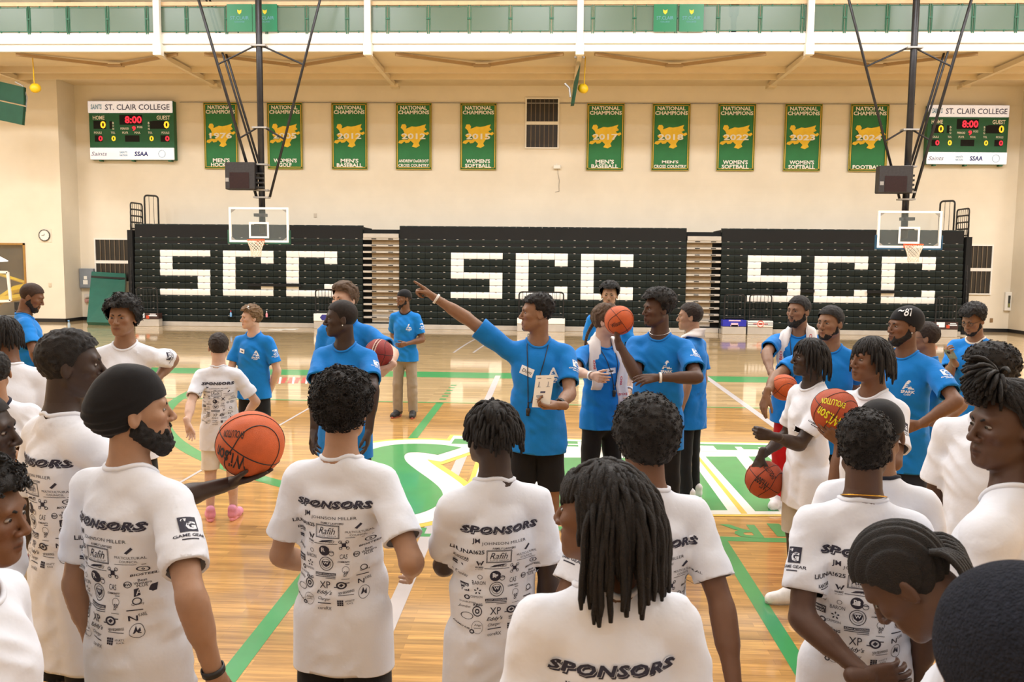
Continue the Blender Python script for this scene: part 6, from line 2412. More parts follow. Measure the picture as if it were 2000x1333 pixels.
    for sd in (-1, 1):
        kn, an = np.array([sd * 0.104, 0.004, 0.47]), np.array([sd * 0.110, -0.018, 0.05])
        PP.append(rc((sd * 0.080, -0.004, 0.90), kn, 0.092 * loose, 0.086 if kind != 'pants' else 0.074, 0.03))
        if cut < 0.47:
            PP.append(rc(kn, an, 0.082 if kind != 'pants' else 0.072, 0.066, 0.02))
    F, lo, h = field(PP, 0.014 if far else 0.016, 0.03)
    band_disp(F, lo, h, lambda P: -0.006 * vnoise(P * np.array([12, 12, 6.0]), 1.0, sd_ + 2) - 0.003 * vnoise(P, 26, sd_))
    V, T = surface(F, lo, h)
    V, T, be = clip_mesh(V, T, np.maximum(cut - V[:, 2], V[:, 2] - (hem + 0.035)))
    V, T = fold_rim(V, T, be, lambda q: q + (np.stack([np.sign(q[:, 0]) * 0.1, q[:, 1] * 0, q[:, 2]], 1) - q) * 0.12)
    po = npmesh('pants' if kind == 'pants' else 'shorts', V * k, T, cloth_mat(pc), root)
    if len(pants) > 2:
        g2 = pants[3] - V[:, 2]
        # a band of other cloth round each leg
        V3, T3, _ = clip_mesh(V, T, np.maximum(V[:, 2] - pants[3], -1.0 + 0 * V[:, 2]))
        npmesh('hem_band', (V3 * np.array([1, 1.012, 1]) + np.sign(V3[:, :1]) * np.array([[0.0012, 0, 0]])) * k, T3, cloth_mat(pants[2]), po)
    # ---- shoes
    if visible_legs:
        m1, m2, m3 = shoe_meshes(*shoes)
        for sd in (-1, 1):
            o = link('shoe', m1, root)
            o.location = (sd * 0.110 * k, -0.012 * k, 0.0)
            o.rotation_euler = (0, 0, -sd * 0.18)
            o.scale = (k, k, k)
            q = link('sole', m2, o)
            q = link('laces', m3, o)
    PEOPLE[key] = info
    return info


def wristband(key, side, m_, t=0.93, width=0.016, name='wristband'):
    i = PEOPLE[key]
    a = i['arms'][1 if side == 'R' else -1]
    u = unit(a['W'] - a['E'])
    c = a['E'] + (a['W'] - a['E']) * t
    x = unit(np.cross(u, [0.3, 0.5, 0.8]))
    y = np.cross(u, x)
    r = 0.0415 + (0.0275 - 0.0415) * t + 0.0035
    n = 18
    vs, fs = [], []
    for (dr, dz) in ((0.0, -width / 2), (0.003, -width / 2), (0.003, width / 2), (0.0, width / 2)):
        for j in range(n):
            w_ = 2 * math.pi * j / n
            vs.append((c + u * dz + (r + dr) * (math.cos(w_) * x + math.sin(w_) * y)) * i['k'])
    for q in range(3):
        for j in range(n):
            fs.append((q * n + j, q * n + (j + 1) % n, (q + 1) * n + (j + 1) % n, (q + 1) * n + j))
    MB().add(vs, fs).build(name, m_, i['root'], True)


def sticker(key, cx, cz, wd, hg, rot=0.0, text=None):
    """name tag on the chest, cx>0 = person's right"""
    i = PEOPLE[key]
    A = Art()
    n = 4
    for j in range(n):
        A.rect(-wd / 2, -hg / 2 + hg * j / n, wd / 2, -hg / 2 + hg * (j + 1) / n, 0, 5)
    art = A.done()
    c, s = math.cos(rot), math.sin(rot)
    U_, V_ = np.array([-c, 0, s]), np.array([s, 0, c])
    o = add_print(i['root'], lay_on(i['bvh'], art, (cx, 0.02, cz), U_, V_, (0, 1, 0), 1.0, 0.003), [M_PRINTW, M_PRINTW], i['k'], 'name_tag')
    A = Art()
    if text:
        A.text(text, -wd * 0.36, wd * 0.36, 0, hg * 0.42, shear=0.15)
    else:
        A.rect(-wd * 0.3, -hg * 0.1, wd * 0.3, hg * 0.02)
        A.rect(-wd * 0.1, -hg * 0.18, wd * 0.18, hg * 0.12)
    add_print(o, lay_on(i['bvh'], A.done(), (cx, 0.02, cz), U_, V_, (0, 1, 0), 1.0, 0.0045), [M_NAVYTXT, M_NAVYTXT], i['k'], 'writing')


def lanyard(key, zlow=1.12, x=0.02):
    i = PEOPLE[key]
    k = i['k']
    def surf(px, pz, off=0.006):
        h = i['bvh'].ray_cast(Vector((px, 0.5, pz)), Vector((0, -1, 0)), 1.0)
        return np.array([px, (h[0].y if h[0] is not None else 0.1) + off, pz])
    left = [np.array([0.066, -0.05, 1.525])] + [surf(0.075 - 0.055 * t + x * t, 1.50 - (1.50 - zlow) * t) for t in np.linspace(0.1, 1, 9)]
    right = [np.array([-0.066, -0.05, 1.525])] + [surf(-0.075 + 0.075 * t + x * t, 1.50 - (1.50 - zlow) * t) for t in np.linspace(0.1, 1, 9)]
    pts = left + right[::-1] + [np.array([0, -0.095, 1.53])]
    o = MB().tube([p * k for p in pts], 0.003 * k, 5, closed=True).build('lanyard', M_BLACK, i['root'], True)
    c = left[-1]
    MB().tube([c * k, (c + np.array([0, 0.008, -0.035])) * k], 0.005 * k, 6).lathe([(0, -0.02 * k), (0.014 * k, -0.016 * k), (0.015 * k, 0.012 * k), (0, 0.018 * k)], 12, tuple((c + np.array([0, 0.012, -0.05])) * k)).box(tuple((c + np.array([-0.008, 0.004, -0.085])) * k), tuple((c + np.array([0.012, 0.02, -0.05])) * k)).build('whistle', M_BLACK, o, True)


def ribbon_object(name, pts, wid, th, m_):
    """flat strip with thickness; pts, wid arrays in local metres"""
    P, Wd = np.array(pts, float), np.array(wid, float)
    m = len(P)
    t = np.gradient(P, axis=0)
    n_ = np.cross(t, Wd)
    n_ /= np.linalg.norm(n_, axis=1, keepdims=True) + 1e-9
    cols = 5
    vs, fs = [], []
    for side in (0, 1):
        for i in range(m):
            for c in range(cols):
                u = c / (cols - 1) - 0.5
                vs.append(P[i] + Wd[i] * u + n_[i] * (th * side + 0.006 * math.sin(c * 1.7 + i * 0.6)))
    N_ = m * cols
    for i in range(m - 1):
        for c in range(cols - 1):
            a = i * cols + c
            fs.append((a, a + 1, a + cols + 1, a + cols))
            fs.append((N_ + a, N_ + a + cols, N_ + a + cols + 1, N_ + a + 1))
    for i in range(m - 1):
        for c in (0, cols - 1):
            a = i * cols + c
            fs.append((a, a + cols, N_ + a + cols, N_ + a) if c == 0 else (a, N_ + a, N_ + a + cols, a + cols))
    for i in (0, m - 1):
        for c in range(cols - 1):
            a = i * cols + c
            fs.append((a, N_ + a, N_ + a + 1, a + 1) if i == 0 else (a, a + 1, N_ + a + 1, N_ + a))
    return vs, fs


def towel(key, label, zl, zr, wl=0.105):
    """towel round the neck; zl / zr = lower ends on the person's left / right"""
    i = PEOPLE[key]
    k = i['k']
    def surf(px, pz, off=0.012):
        h = i['bvh'].ray_cast(Vector((px, 0.6, pz)), Vector((0, -1, 0)), 1.2)
        return np.array([px, (h[0].y if h[0] is not None and h[0].y > 0 else 0.09) + off, pz])
    pts, wd = [], []
    for sd, zl_ in ((-1, zl), (1, zr)):
        seg, sw = [], []
        for z in np.linspace(zl_, 1.425, 9):
            x = sd * (0.112 + 0.012 * math.sin(z * 20))
            seg.append(surf(x, z))
            sw.append(np.array([wl, 0, 0]))
        seg += [np.array([sd * 0.098, 0.04, 1.500]), np.array([sd * 0.090, -0.02, 1.530]), np.array([sd * 0.070, -0.075, 1.530])]
        sw += [np.array([wl, 0, -sd * 0.02]), np.array([wl * 0.9, -0.02, -sd * 0.05]), np.array([wl * 0.6, sd * -0.05 * 0, -sd * 0.07])]
        if sd == 1:
            seg, sw = seg[::-1], sw[::-1]
        pts += seg
        wd += sw
        if sd == -1:
            pts.append(np.array([0, -0.108, 1.525]))
            wd.append(np.array([0.02, 0, 0.09]))
    m_ = mat('towel_white', srgb((238, 232, 230)), 0.9, 0.03, 10, bump=0.3, bscale=300)
    vs, fs = ribbon_object('towel', pts, wd, 0.012, m_)
    e = tag(empty('towel', tuple(i['base']), i['root'].rotation_euler.z), label, 'towel')
    o = MB().add([v * k for v in vs], fs).build('towel_cloth', m_, e, True)
    bv = BVHTree.FromPolygons([tuple(map(float, v)) for v in vs], fs)
    red = mat('towel_red', srgb((206, 48, 62)), 0.8, 0.05, 10)
    for sd, zl_ in ((-1, zl), (1, zr)):
        A = Art()
        A.text('BIOS', -0.040, 0.040, 0, 0.020, bold=0.02)
        add_print(o, lay_on(bv, A.done(), (sd * 0.112, 0.02, zl_ + 0.09), (-1, 0, 0), (0, 0, 1), (0, 1, 0)), [red, red], k)
        A = Art()
        A.text('BIO', -0.035, 0.035, 0.0, 0.022, bold=0.02)
        A.text('STEEL', -0.03, 0.03, 0.085, 0.016, bold=0.02)
        A.ring(0, 0.13, 0.018, 0.005)
        add_print(o, lay_on(bv, A.done(), (sd * 0.112 + 0.015, 0.02, zl_ + 0.20), (0, 0, 1), (1, 0, 0), (0, 1, 0)), [red, red], k)
    return e


# ---------------------------------------------------------------- basketballs
M_BALL = mat('ball_leather', srgb((206, 92, 36)), 0.55, 0.12, 14, bump=0.5, bscale=420)
M_BALLR = mat('ball_red_leather', srgb((146, 36, 34)), 0.55, 0.12, 14, bump=0.5, bscale=420)
M_BALLD = mat('ball_dark_leather', srgb((176, 72, 34)), 0.55, 0.12, 14, bump=0.5, bscale=420)
M_SEAM = mat('ball_seam', (0.012, 0.010, 0.010), 0.6, 0.1, 10)
M_BALLY = mat('ball_print_yellow', srgb((232, 226, 40)), 0.5, 0.05, 10)
M_BALLW = mat('ball_panel_cream', srgb((214, 196, 176)), 0.55, 0.05, 14)


def basketball(px, py, depth, rpx, rot, label, m_=M_BALL, prints=(), pm=None, cream=False):
    c = WD(px, py, depth)
    R = rpx * depth / FPX
    e = tag(empty('basketball', tuple(c)), label, 'basketball', 'basketballs')
    e.rotation_euler = rot
    mb = MB()
    n, m = 40, 22
    vs, fs = [], []
    for j in range(1, m):
        ph = math.pi * j / m
        for i in range(n):
            w = 2 * math.pi * i / n
            vs.append((R * math.sin(ph) * math.cos(w), R * math.sin(ph) * math.sin(w), R * math.cos(ph)))
    vs += [(0, 0, R), (0, 0, -R)]
    T_, B_ = len(vs) - 2, len(vs) - 1
    for j in range(m - 2):
        for i in range(n):
            i2 = (i + 1) % n
            fs.append((j * n + i, (j + 1) * n + i, (j + 1) * n + i2, j * n + i2))
    for i in range(n):
        i2 = (i + 1) % n
        fs.append((T_, i, i2))
        fs.append((B_, (m - 2) * n + i2, (m - 2) * n + i))
    mb.add(vs, fs).build('leather', m_, e, True)
    th = np.linspace(0, 2 * math.pi, 49)[:-1]
    curves = [np.stack([np.cos(th), np.sin(th), 0 * th], 1), np.stack([np.cos(th), 0 * th, np.sin(th)], 1)]
    for s in (-1, 1):
        y = s * (0.60 + 0.16 * np.cos(2 * th))
        q = np.sqrt(np.maximum(0, 1 - y * y))
        curves.append(np.stack([q * np.cos(th), y, q * np.sin(th)], 1))
    for cv in curves:
        MB().tube(cv * R * 0.9985, 0.018 * R, 5, closed=True).build('seam', M_SEAM, e, True)
    if cream:
        vs, fs = [], []
        for t_ in th:
            for y in (-0.13, 0.13):
                q = math.sqrt(1 - y * y)
                vs.append((q * math.cos(t_) * R * 1.004, y * R, q * math.sin(t_) * R * 1.004))
        for i in range(len(th)):
            j = (i + 1) % len(th)
            fs.append((2 * i, 2 * j, 2 * j + 1, 2 * i + 1))
        MB().add(vs, fs).build('cream_panel', M_BALLW, e, True)
    for s, wpx, hpx, pos, rr in prints:
        # pos: pixel of the print centre on the ball as seen in the photograph
        d = ray(*pos)
        oc = CAM - c
        A_, B2, C2 = d @ d, 2 * (oc @ d), oc @ oc - R * R
        D2 = B2 * B2 - 4 * A_ * C2
        if D2 <= 0:
            continue
        P = CAM + d * ((-B2 - math.sqrt(D2)) / (2 * A_))
        nn = unit(P - c)
        rr = math.radians(rr)
        U0 = unit(RT - nn * (RT @ nn))
        V0 = np.cross(nn, U0)
        U_ = U0 * math.cos(rr) + V0 * math.sin(rr)
        V_ = np.cross(nn, U_)
        V, F = textfit(s, wpx * depth / FPX / R, hpx * depth / FPX / R, bold=0.015)
        Q = nn[None] + V[:, :1] * U_ + V[:, 1:] * V_
        Q = Q / np.linalg.norm(Q, axis=1, keepdims=True) * R * 1.018
        M3 = np.array(e.rotation_euler.to_matrix())
        MB().add(Q @ M3, F).build('print', pm or M_SEAM, e)['kind'] = 'stuff'
    return e

# ================================================================ everyone in the hall
MP = make_person
BAND = mat('white_band', srgb((234, 232, 230)), 0.5, 0.03, 10)
AF = lambda t, n=220: ('afro', dict(t=t, n=n))
TA = lambda t, n=220: ('afro', dict(t=t, n=n, taper=True))
CU = lambda t, n=420: ('curly', dict(t=t, n=n))

# ---- staff in blue shirts
MP('s1', 'person in blue shirt at the far left edge, bearded, looking down to the right', (62, 552), 205, -55, -75, pitch=-22, skin='b', hair='buzz', ht=0.006, shirt='b', beard=0.9, w=1.12, hem=0.74, pants=('shorts', 'black'), R=dict(e=(68, 690, 'n'), w=(75, 715, 'f')))
MP('s2', 'person in blue shirt with wavy blond hair and white sunglasses on top', (489, 595), 200, 168, 128, skin='l', hair='wavy', hc='g', ht=0.026, shirt='b', front=True, sl='L', w=1.06, hem=0.80, pants=('short', 'black'), L=dict(e=(545, 735, 'n'), w=(528, 765, 'f')), R=dict(e=(447, 735, 'f')))
MP('s3', 'tall person in blue shirt with brown swept hair, ball under the arm', (672, 550), 238, 172, 150, skin='l', hair='wavy', hc='n', ht=0.028, shirt='b', front=True, w=1.10, hem=0.78, pants=('shorts', 'navy'), L=dict(e=(768, 690, 'n'), w=(760, 718, 'n'), f=(728, 742), pose='hip', palm=('W', -0.6, 0.6, 0.2)), R=dict(e=(625, 735, 'n')))
MP('s4', 'person in blue shirt with very short hair and ear stud, looking left', (664, 588), 290, 172, 112, skin='v', hair='buzz', ht=0.006, shirt='b', front=True, sl='L', w=1.0, hem=0.74, pants=('shorts', 'black'), L=dict(e=(728, 760, 'n')), R=dict(e=(618, 760, 'n')))
MP('s5', 'person in blue shirt, khaki trousers and backward black cap, smiling', (788, 566), 147, 174, 130, skin='b', hair='buzz', ht=0.014, wear='backcap', shirt='b', front=True, sl='L', w=1.0, hem=0.80, pants=('pants', 'khaki'), shoes=('black', 'redsole'), beard=0.5, collar='black', L=dict(e=(826, 668, 'n'), w=(794, 672, 'n'), pose='relax'), R=dict(e=(768, 655, 'f'), w=(787, 664, 'n')))
MP('s6', 'person in blue shirt pointing left with an outstretched arm, papers in hand', (1047, 572), 288, 183, 104, pitch=2, skin='m', hair=TA(0.016, 150), ht=0.022, shirt='b', front=True, sl='L', w=1.10, hem=0.76, beard=0.25, pants=('shorts', 'black'), R=dict(**{'raise': 0.035}, e=(905, 617, 'n'), w=(829, 569, 'n'), f=(795, 545), pose='point', palm=('W', 0.25, -0.4, -0.85)), L=dict(e=(1113, 770, 'n'), w=(1090, 792, 'n'), f=(1064, 790), pose='hold', palm=('W', -0.3, -0.5, 0.6)))
MP('s7', 'tall person in blue shirt with afro standing behind the raised ball', (1191, 548), 178, 178, 172, skin='t', hair=TA(0.046), ht=0.047, shirt='b', w=1.08, beard=0.35, pants=('pants', 'black'), hem=0.76, L=dict(e=(1232, 700, 'n'), w=(1228, 735, 'n')))
MP('s8', 'person in blue shirt with braided ponytail and towel, behind the raised ball', (1186, 597), 250, 205, 250, skin='l', hair='wavy', hc='n', ht=0.012, shirt='b', w=1.10, hem=0.80, pants=('pants', 'black'), R=dict(e=(1120, 725, 'n'), w=(1158, 735, 'n'), pose='relax'), L=dict(e=(1240, 730, 'f'), w=(1228, 765, 'n')))
MP('s9', 'person in blue shirt with tall afro fade, raising a basketball', (1284, 561), 268, 155, 112, skin='d', hair=TA(0.042), ht=0.043, shirt='b', front=True, sl='L', w=1.10, hem=0.70, beard=0.3, pants=('pants', 'black'), R=dict(e=(1243, 735, 'n'), w=(1207, 668, 'n'), f=(1200, 640), pose='ball', palm=('W', 0.2, 0.1, 1.0)), L=dict(e=(1362, 738, 'n'), w=(1284, 738, 'n'), f=(1248, 742), pose='relax', palm=('W', 0, 0.6, -0.6)))
MP('s10', 'person in blue shirt with buzz cut, seen behind the one raising the ball', (1347, 592), 226, 62, 84, skin='t', hair='fade', hc='b', ht=0.010, shirt='b', w=1.08, pants=('pants', 'black'), shoes=('white', 'white'), hem=0.68, beard=0.2)
MP('s11', 'person in blue shirt with full beard, towel round the neck and red trousers', (1560, 579), 232, 160, 128, skin='m', hair='fade', ht=0.010, shirt='b', w=1.12, hem=0.74, beard=1.0, pants=('pants', 'red'), R=dict(e=(1497, 690, 'n'), w=(1505, 728, 'n')))
MP('s12', 'person in blue shirt with short beard, ball under the right arm, wristband', (1622, 598), 268, 155, 128, skin='m', hair='fade', ht=0.012, shirt='b', w=1.10, hem=0.72, beard=0.4, pants=('shorts', 'black'), R=dict(e=(1516, 735, 'n'), w=(1497, 772, 'n'), f=(1490, 797), pose='relax', palm=('W', 0.7, 0.4, 0.0)), L=dict(e=(1668, 750, 'f')))
MP('s13', 'person in blue shirt with black beanie bearing white script', (1766, 601), 292, 128, 104, skin='b', hair='buzz', ht=0.012, wear='skullcap', shirt='b', front=True, sl='L', w=1.10, hem=0.70, beard=0.9, pants=('shorts', 'charcoal'), L=dict(e=(1868, 785, 'n'), w=(1795, 830, 'n'), f=(1765, 838), pose='relax', palm=('W', -0.2, 0.9, 0)))
MP('s14', 'person in blue shirt and blue shorts with glasses, seen from behind', (1806, 630), 262, 75, 70, skin='m', hair='fade', hc='b', ht=0.008, shirt='b', sl='L', w=1.08, hem=0.74, pants=('shorts', 'blue'), L=dict(e=(1884, 795, 'n'), w=(1838, 830, 'n'), f=(1812, 822), pose='fist', palm=('W', 0, 0.9, 0.2)))
MP('s15', 'person in blue shirt with afro and glasses looking down at a phone', (1902, 588), 226, 132, 122, pitch=-20, skin='m', hair=TA(0.044), ht=0.045, shirt='b', w=1.06, hem=0.74, beard=0.5, collar='white', pants=('shorts', 'black'), R=dict(e=(1852, 735, 'n'), w=(1862, 705, 'n'), f=(1852, 690), pose='hold', palm=('W', 0.7, 0.0, 0.4)), L=dict(e=(1950, 735, 'n'), w=(1920, 745, 'f')))

# ---- campers in white shirts
MP('c_face', 'person in white shirt with curly hair, facing the camera, hand on hip', (237, 574), 292, 192, 184, skin='m', hair=CU(0.042, 420), ht=0.045, shirt='w', front=True, sl='L', w=0.98, hem=0.72, L=dict(e=(338, 702, 'f'), w=(300, 748, 'n'), pose='hip'), R=dict(e=(172, 720, 'f'), w=(200, 760, 'n')), pants=('shorts', 'black'))
MP('c_kid', 'child in white shirt, white shorts and pink shoes walking, seen from behind', (427, 654), 246, 14, 16, skin='l', hair='short', hc='b', ht=0.012, shirt='w', back=True, w=1.0, hem=0.70, hs=1.08, pants=('shorts', 'white'), shoes=('pink', 'pinksole'), L=dict(e=(372, 790, 'n'), w=(366, 828, 'n'), f=(376, 858), pose='relax', palm=('W', 0, -1, 0)), R=dict(e=(500, 785, 'f'), w=(478, 812, 'f')))
MP('c_a', 'person in long white shirt at the left, balancing the ball on one hand', (140, 645), 540, -32, -68, skin='v', hair='short', ht=0.012, shirt='w', back=True, w=0.98, hem=0.58, pants=('shorts', 'black'), R=dict(e=(318, 985, 'n'), w=(448, 945, 'f'), f=(520, 925), pose='flat', palm=('W', 0, 0, 1)), L=dict())
MP('c_b', 'person in white shirt with black turban and beard, left foreground', (266, 716), 640, -22, -64, pitch=4, skin='t', hair=None, ht=0.032, wear='turban', shirt='w', back=True, sl='R', w=1.08, hem=0.62, beard=1.6, pants=('shorts', 'black'), R=dict(e=(372, 1165, 'n'), w=(418, 1315, 'f')), L=dict())
MP('c_c', 'person in white shirt with dark curly hair, seen from behind, centre left', (672, 716), 560, -6, -8, skin='t', hair=CU(0.040, 900), ht=0.045, hc='k', shirt='w', back=True, w=0.98, hem=0.69, pants=('shorts', 'black'), R=dict(e=(804, 1098, 'n'), w=[-0.25, 0.9, -0.5]), L=dict(e=(548, 1085, 'f'), w=[0.25, 0.9, -0.5]))
MP('c_d', 'person in white shirt with short twists, seen from behind, centre', (958, 776), 580, 20, 42, skin='v', hair=('locs', dict(n=230, L=0.066, r=0.0068, fall=0.36, lift=0.8, front=0.9)), ht=0.022, shirt='w', back=True, w=0.98, hem=0.62, pants=('shorts', 'black'), L=dict(e=(868, 1105, 'f'), w=[0.2, 0.95, -0.3]), R=dict())
MP('c_f', 'person in white shirt with rounded afro behind the one with long twists', (1262, 766), 620, 18, 10, skin='b', hair=AF(0.046, 500), ht=0.05, shirt='w', back=True, sl='L', w=1.04, hem=0.66, pants=('shorts', 'black'), R=dict(e=(1428, 1240, 'n'), w=(1438, 1370, 'f')), L=dict(e=(1075, 1240, 'n')))
MP('c_e', 'person in white shirt with shoulder-length twists in the near foreground', (1172, 884), 905, 6, 66, skin='b', hair=('locs', dict(n=260, L=0.215, r=0.0078, fall=0.75, lift=0.25, front=0.5, fringe=0.0, swept=True)), ht=0.025, shirt='w', back=True, w=1.0, hem=0.66, eyes=True, pants=('shorts', 'black'))
MP('c_h', 'person in white shirt with black backward cap, behind the gold necklace', (1722, 781), 560, -18, -22, skin='m', hair='buzz', ht=0.014, wear='backcap', shirt='w', back=True, w=1.0, hem=0.66, collar='charcoal', pants=('shorts', 'black'))
MP('c_g', 'person in white shirt with short afro and thin gold necklace, from behind', (1692, 801), 630, -8, -18, skin='d', hair=AF(0.014, 500), ht=0.018, shirt='w', back=True, sl='L', w=1.0, hem=0.66, pants=('shorts', 'maroon'), L=dict(e=(1556, 1288, 'n'), w=(1690, 1320, 'n'), f=(1760, 1318), pose='relax', palm=('W', 0, 1, 0)), R=dict())
MP('c_m', 'person in white shirt with chin-length locs and arms crossed, ball in hand', (1580, 656), 332, 108, 98, skin='v', hair=('locs', dict(n=190, L=0.155, r=0.0058, fall=0.8, lift=0.25, front=0.5)), ht=0.022, shirt='w', sl='L', w=0.92, hem=0.70, pants=('shorts', 'stone'), shoes=('white', 'grey'), L=dict(e=(1552, 884, 'n'), w=(1508, 852, 'n'), f=(1496, 850), pose='fist', palm=('W', 0, 0.8, 0)), R=dict(e=(1538, 850, 'f'), w=(1486, 892, 'n'), f=(1474, 925), pose='ball', palm=('W', 0.6, 0.5, 0)))
MP('c_n', 'person in white shirt with short twists holding the ball with yellow print', (1700, 653), 378, 118, 108, skin='b', hair=('locs', dict(n=240, L=0.125, r=0.0064, fall=0.65, lift=0.35, front=0.55, fringe=0.35)), ht=0.022, shirt='w', sl='L', w=0.98, hem=0.70, pants=('shorts', 'black'), L=dict(e=(1745, 905, 'n'), w=(1632, 862, 'n'), f=(1612, 838), pose='ball', palm=('W', -0.2, 0.6, 0.7)), R=dict(e=(1640, 900, 'f')))
MP('c_l', 'person in long white shirt with short afro behind the one with a bun', (1932, 669), 480, 132, 104, skin='d', hair=TA(0.030, 300), ht=0.032, shirt='w', w=1.02, hem=0.56, pants=('shorts', 'black'))
MP('c_k', 'person in white shirt with long locs tied up, in profile at the right edge', (1972, 742), 715, 45, 98, skin='d', hair=('locs', dict(n=230, L=0.22, r=0.0066, fall=0.7, lift=0.3, front=0.4, bun=(0, 0.03, 0.135), spill=1.6)), ht=0.016, shirt='w', sl='L', w=1.0, hem=0.66, shift=0.06, pants=('shorts', 'black'))
MP('c_i', 'person with dark cornrows bending the head down in the right foreground', (1775, 1005), 960, 70, 62, pitch=-52, skin='d', hair='cornrow', H=1.62, ht=0.008, neckfwd=0.07, neckdrop=0.03, shirt='w', w=1.0, hem=0.66, pants=('shorts', 'black'))
MP('c_j', 'person in dark grey knit cap at the bottom right corner', (1990, 1106), 1650, 0, 0, skin='b', hair=None, ht=0.02, wear='bigbeanie', shirt='w', w=1.0, hem=0.66, pants=('shorts', 'black'))
MP('c_q', 'person in white shirt with navy collar and red shorts at the left edge', (-14, 684), 378, -152, 30, skin='t', hair='short', ht=0.014, shirt='w', front=True, w=1.06, hem=0.60, collar='navy', pants=('longshorts', 'red', 'stone', 0.53), shoes=('sky', 'white'), L=dict(e=(52, 905, 'n'), w=(20, 885, 'n')))
MP('c_r', 'person in white shirt with dark fringe, cut off by the left edge', (4, 613), 335, 40, 60, pitch=-14, skin='b', hair=('locs', dict(n=200, L=0.10, r=0.006, fall=0.8, lift=0.2, front=0.7)), ht=0.02, shirt='w', w=0.98, hem=0.66, pants=('longshorts', 'stone'), shoes=('white', 'white'))
MP('c_s', 'person with dark skin and very short hair cut off by the left edge', (-42, 768), 690, -70, -78, skin='v', hair='buzz', ht=0.006, shirt='w', w=0.98, hem=0.66, pants=('shorts', 'black'))
MP('c_t', 'person in white shirt with curly hair in profile at the lower left corner', (-42, 888), 905, -80, -84, pitch=-4, skin='b', hair=CU(0.030, 700), ht=0.03, shirt='w', w=1.05, hem=0.66, pants=('shorts', 'black'))
MP('v1', 'person in dark clothes standing behind the green track railing', (1419, 4), 1620 / 23.9, 80, 80, skin='b', hair='buzz', H=1.75, ht=0.0, shirt='w', w=1.0, hem=0.7, pants=('pants', 'charcoal'), shoes=('black', 'black'), eyes=False)
_v = PEOPLE['v1']['root']
_v.location.z = zf(64)
_v.location.y = YF + 0.9
PEOPLE['v1']['shirt'].data.materials[0] = cloth_mat('charcoal')

# ---- what they wear and hold
wristband('s6', 'R', BAND)
wristband('s3', 'L', BAND)
wristband('s8', 'R', BAND)
wristband('s8', 'L', BAND)
wristband('s9', 'L', BAND)
wristband('s12', 'R', BAND)
wristband('s6', 'L', M_BLACK, 0.90, 0.03, 'watch')
wristband('c_b', 'R', M_BLACK, 0.96, 0.02, 'bracelet')
sticker('s6', 0.075, 1.30, 0.085, 0.055, -0.35, 'Dom')
sticker('s2', 0.07, 1.315, 0.075, 0.045, -0.15)
sticker('s9', 0.085, 1.275, 0.075, 0.05, 0.25)
sticker('s8', 0.0, 1.28, 0.085, 0.045, 0.1)
lanyard('s6', 1.10, 0.045)
lanyard('s8', 1.16, -0.05)
lanyard('s11', 1.18, 0.0)
towel('s8', 'white towel with red lettering round the ponytailed person', 1.00, 1.13, 0.10)
towel('s11', 'white towel with red lettering round the bearded person in red trousers', 1.25, 1.10, 0.085)
towel('s10', 'white towel round the neck of the person with the buzz cut', 1.2, 1.2, 0.10)


def wd_of(key, side):
    a = PEOPLE[key]['arms'][1 if side == 'R' else -1]
    return (PEOPLE[key]['toW'](a['W']) - CAM) @ FW


basketball(489, 868, wd_of('c_a', 'R') + 0.02, 65, (0.35, 0.5, 0.6), 'orange basketball balanced on the palm at the left', prints=(('EVOLUTION', 46, 15, (455, 848), 172), ('Wilson', 74, 34, (447, 897), 165)))
basketball(1209, 626, wd_of('s9', 'R') + 0.02, 29, (0.2, 0.9, 0.3), 'orange basketball raised in front of the ponytailed person', prints=(('Wilson', 22, 9, (1203, 634), 30),))
basketball(740, 690, wd_of('s3', 'L') + 0.02, 28, (0.15, 0.1, 1.35), 'dark red basketball with cream stripe under an arm', m_=M_BALLR, cream=True)
basketball(1531, 757, wd_of('s12', 'R') + 0.1, 26, (0.7, 0.4, 0.2), 'orange basketball under the arm of the wristband wearer')
basketball(1493, 937, wd_of('c_m', 'R') + 0.04, 37, (0.6, 0.3, 0.9), 'orange basketball held low against the thigh by crossed arms', m_=M_BALLD, prints=(('EVOLUTION', 34, 11, (1503, 921), 118), ('Wilson', 30, 20, (1487, 945), 150)))
basketball(1630, 803, wd_of('c_n', 'L') + 0.05, 44, (0.5, 0.35, 0.5), 'orange basketball with bright yellow lettering', m_=M_BALLD, prints=(('EVOLUTION', 50, 13, (1627, 786), 155), ('Wilson', 56, 24, (1618, 816), 160)), pm=M_BALLY)

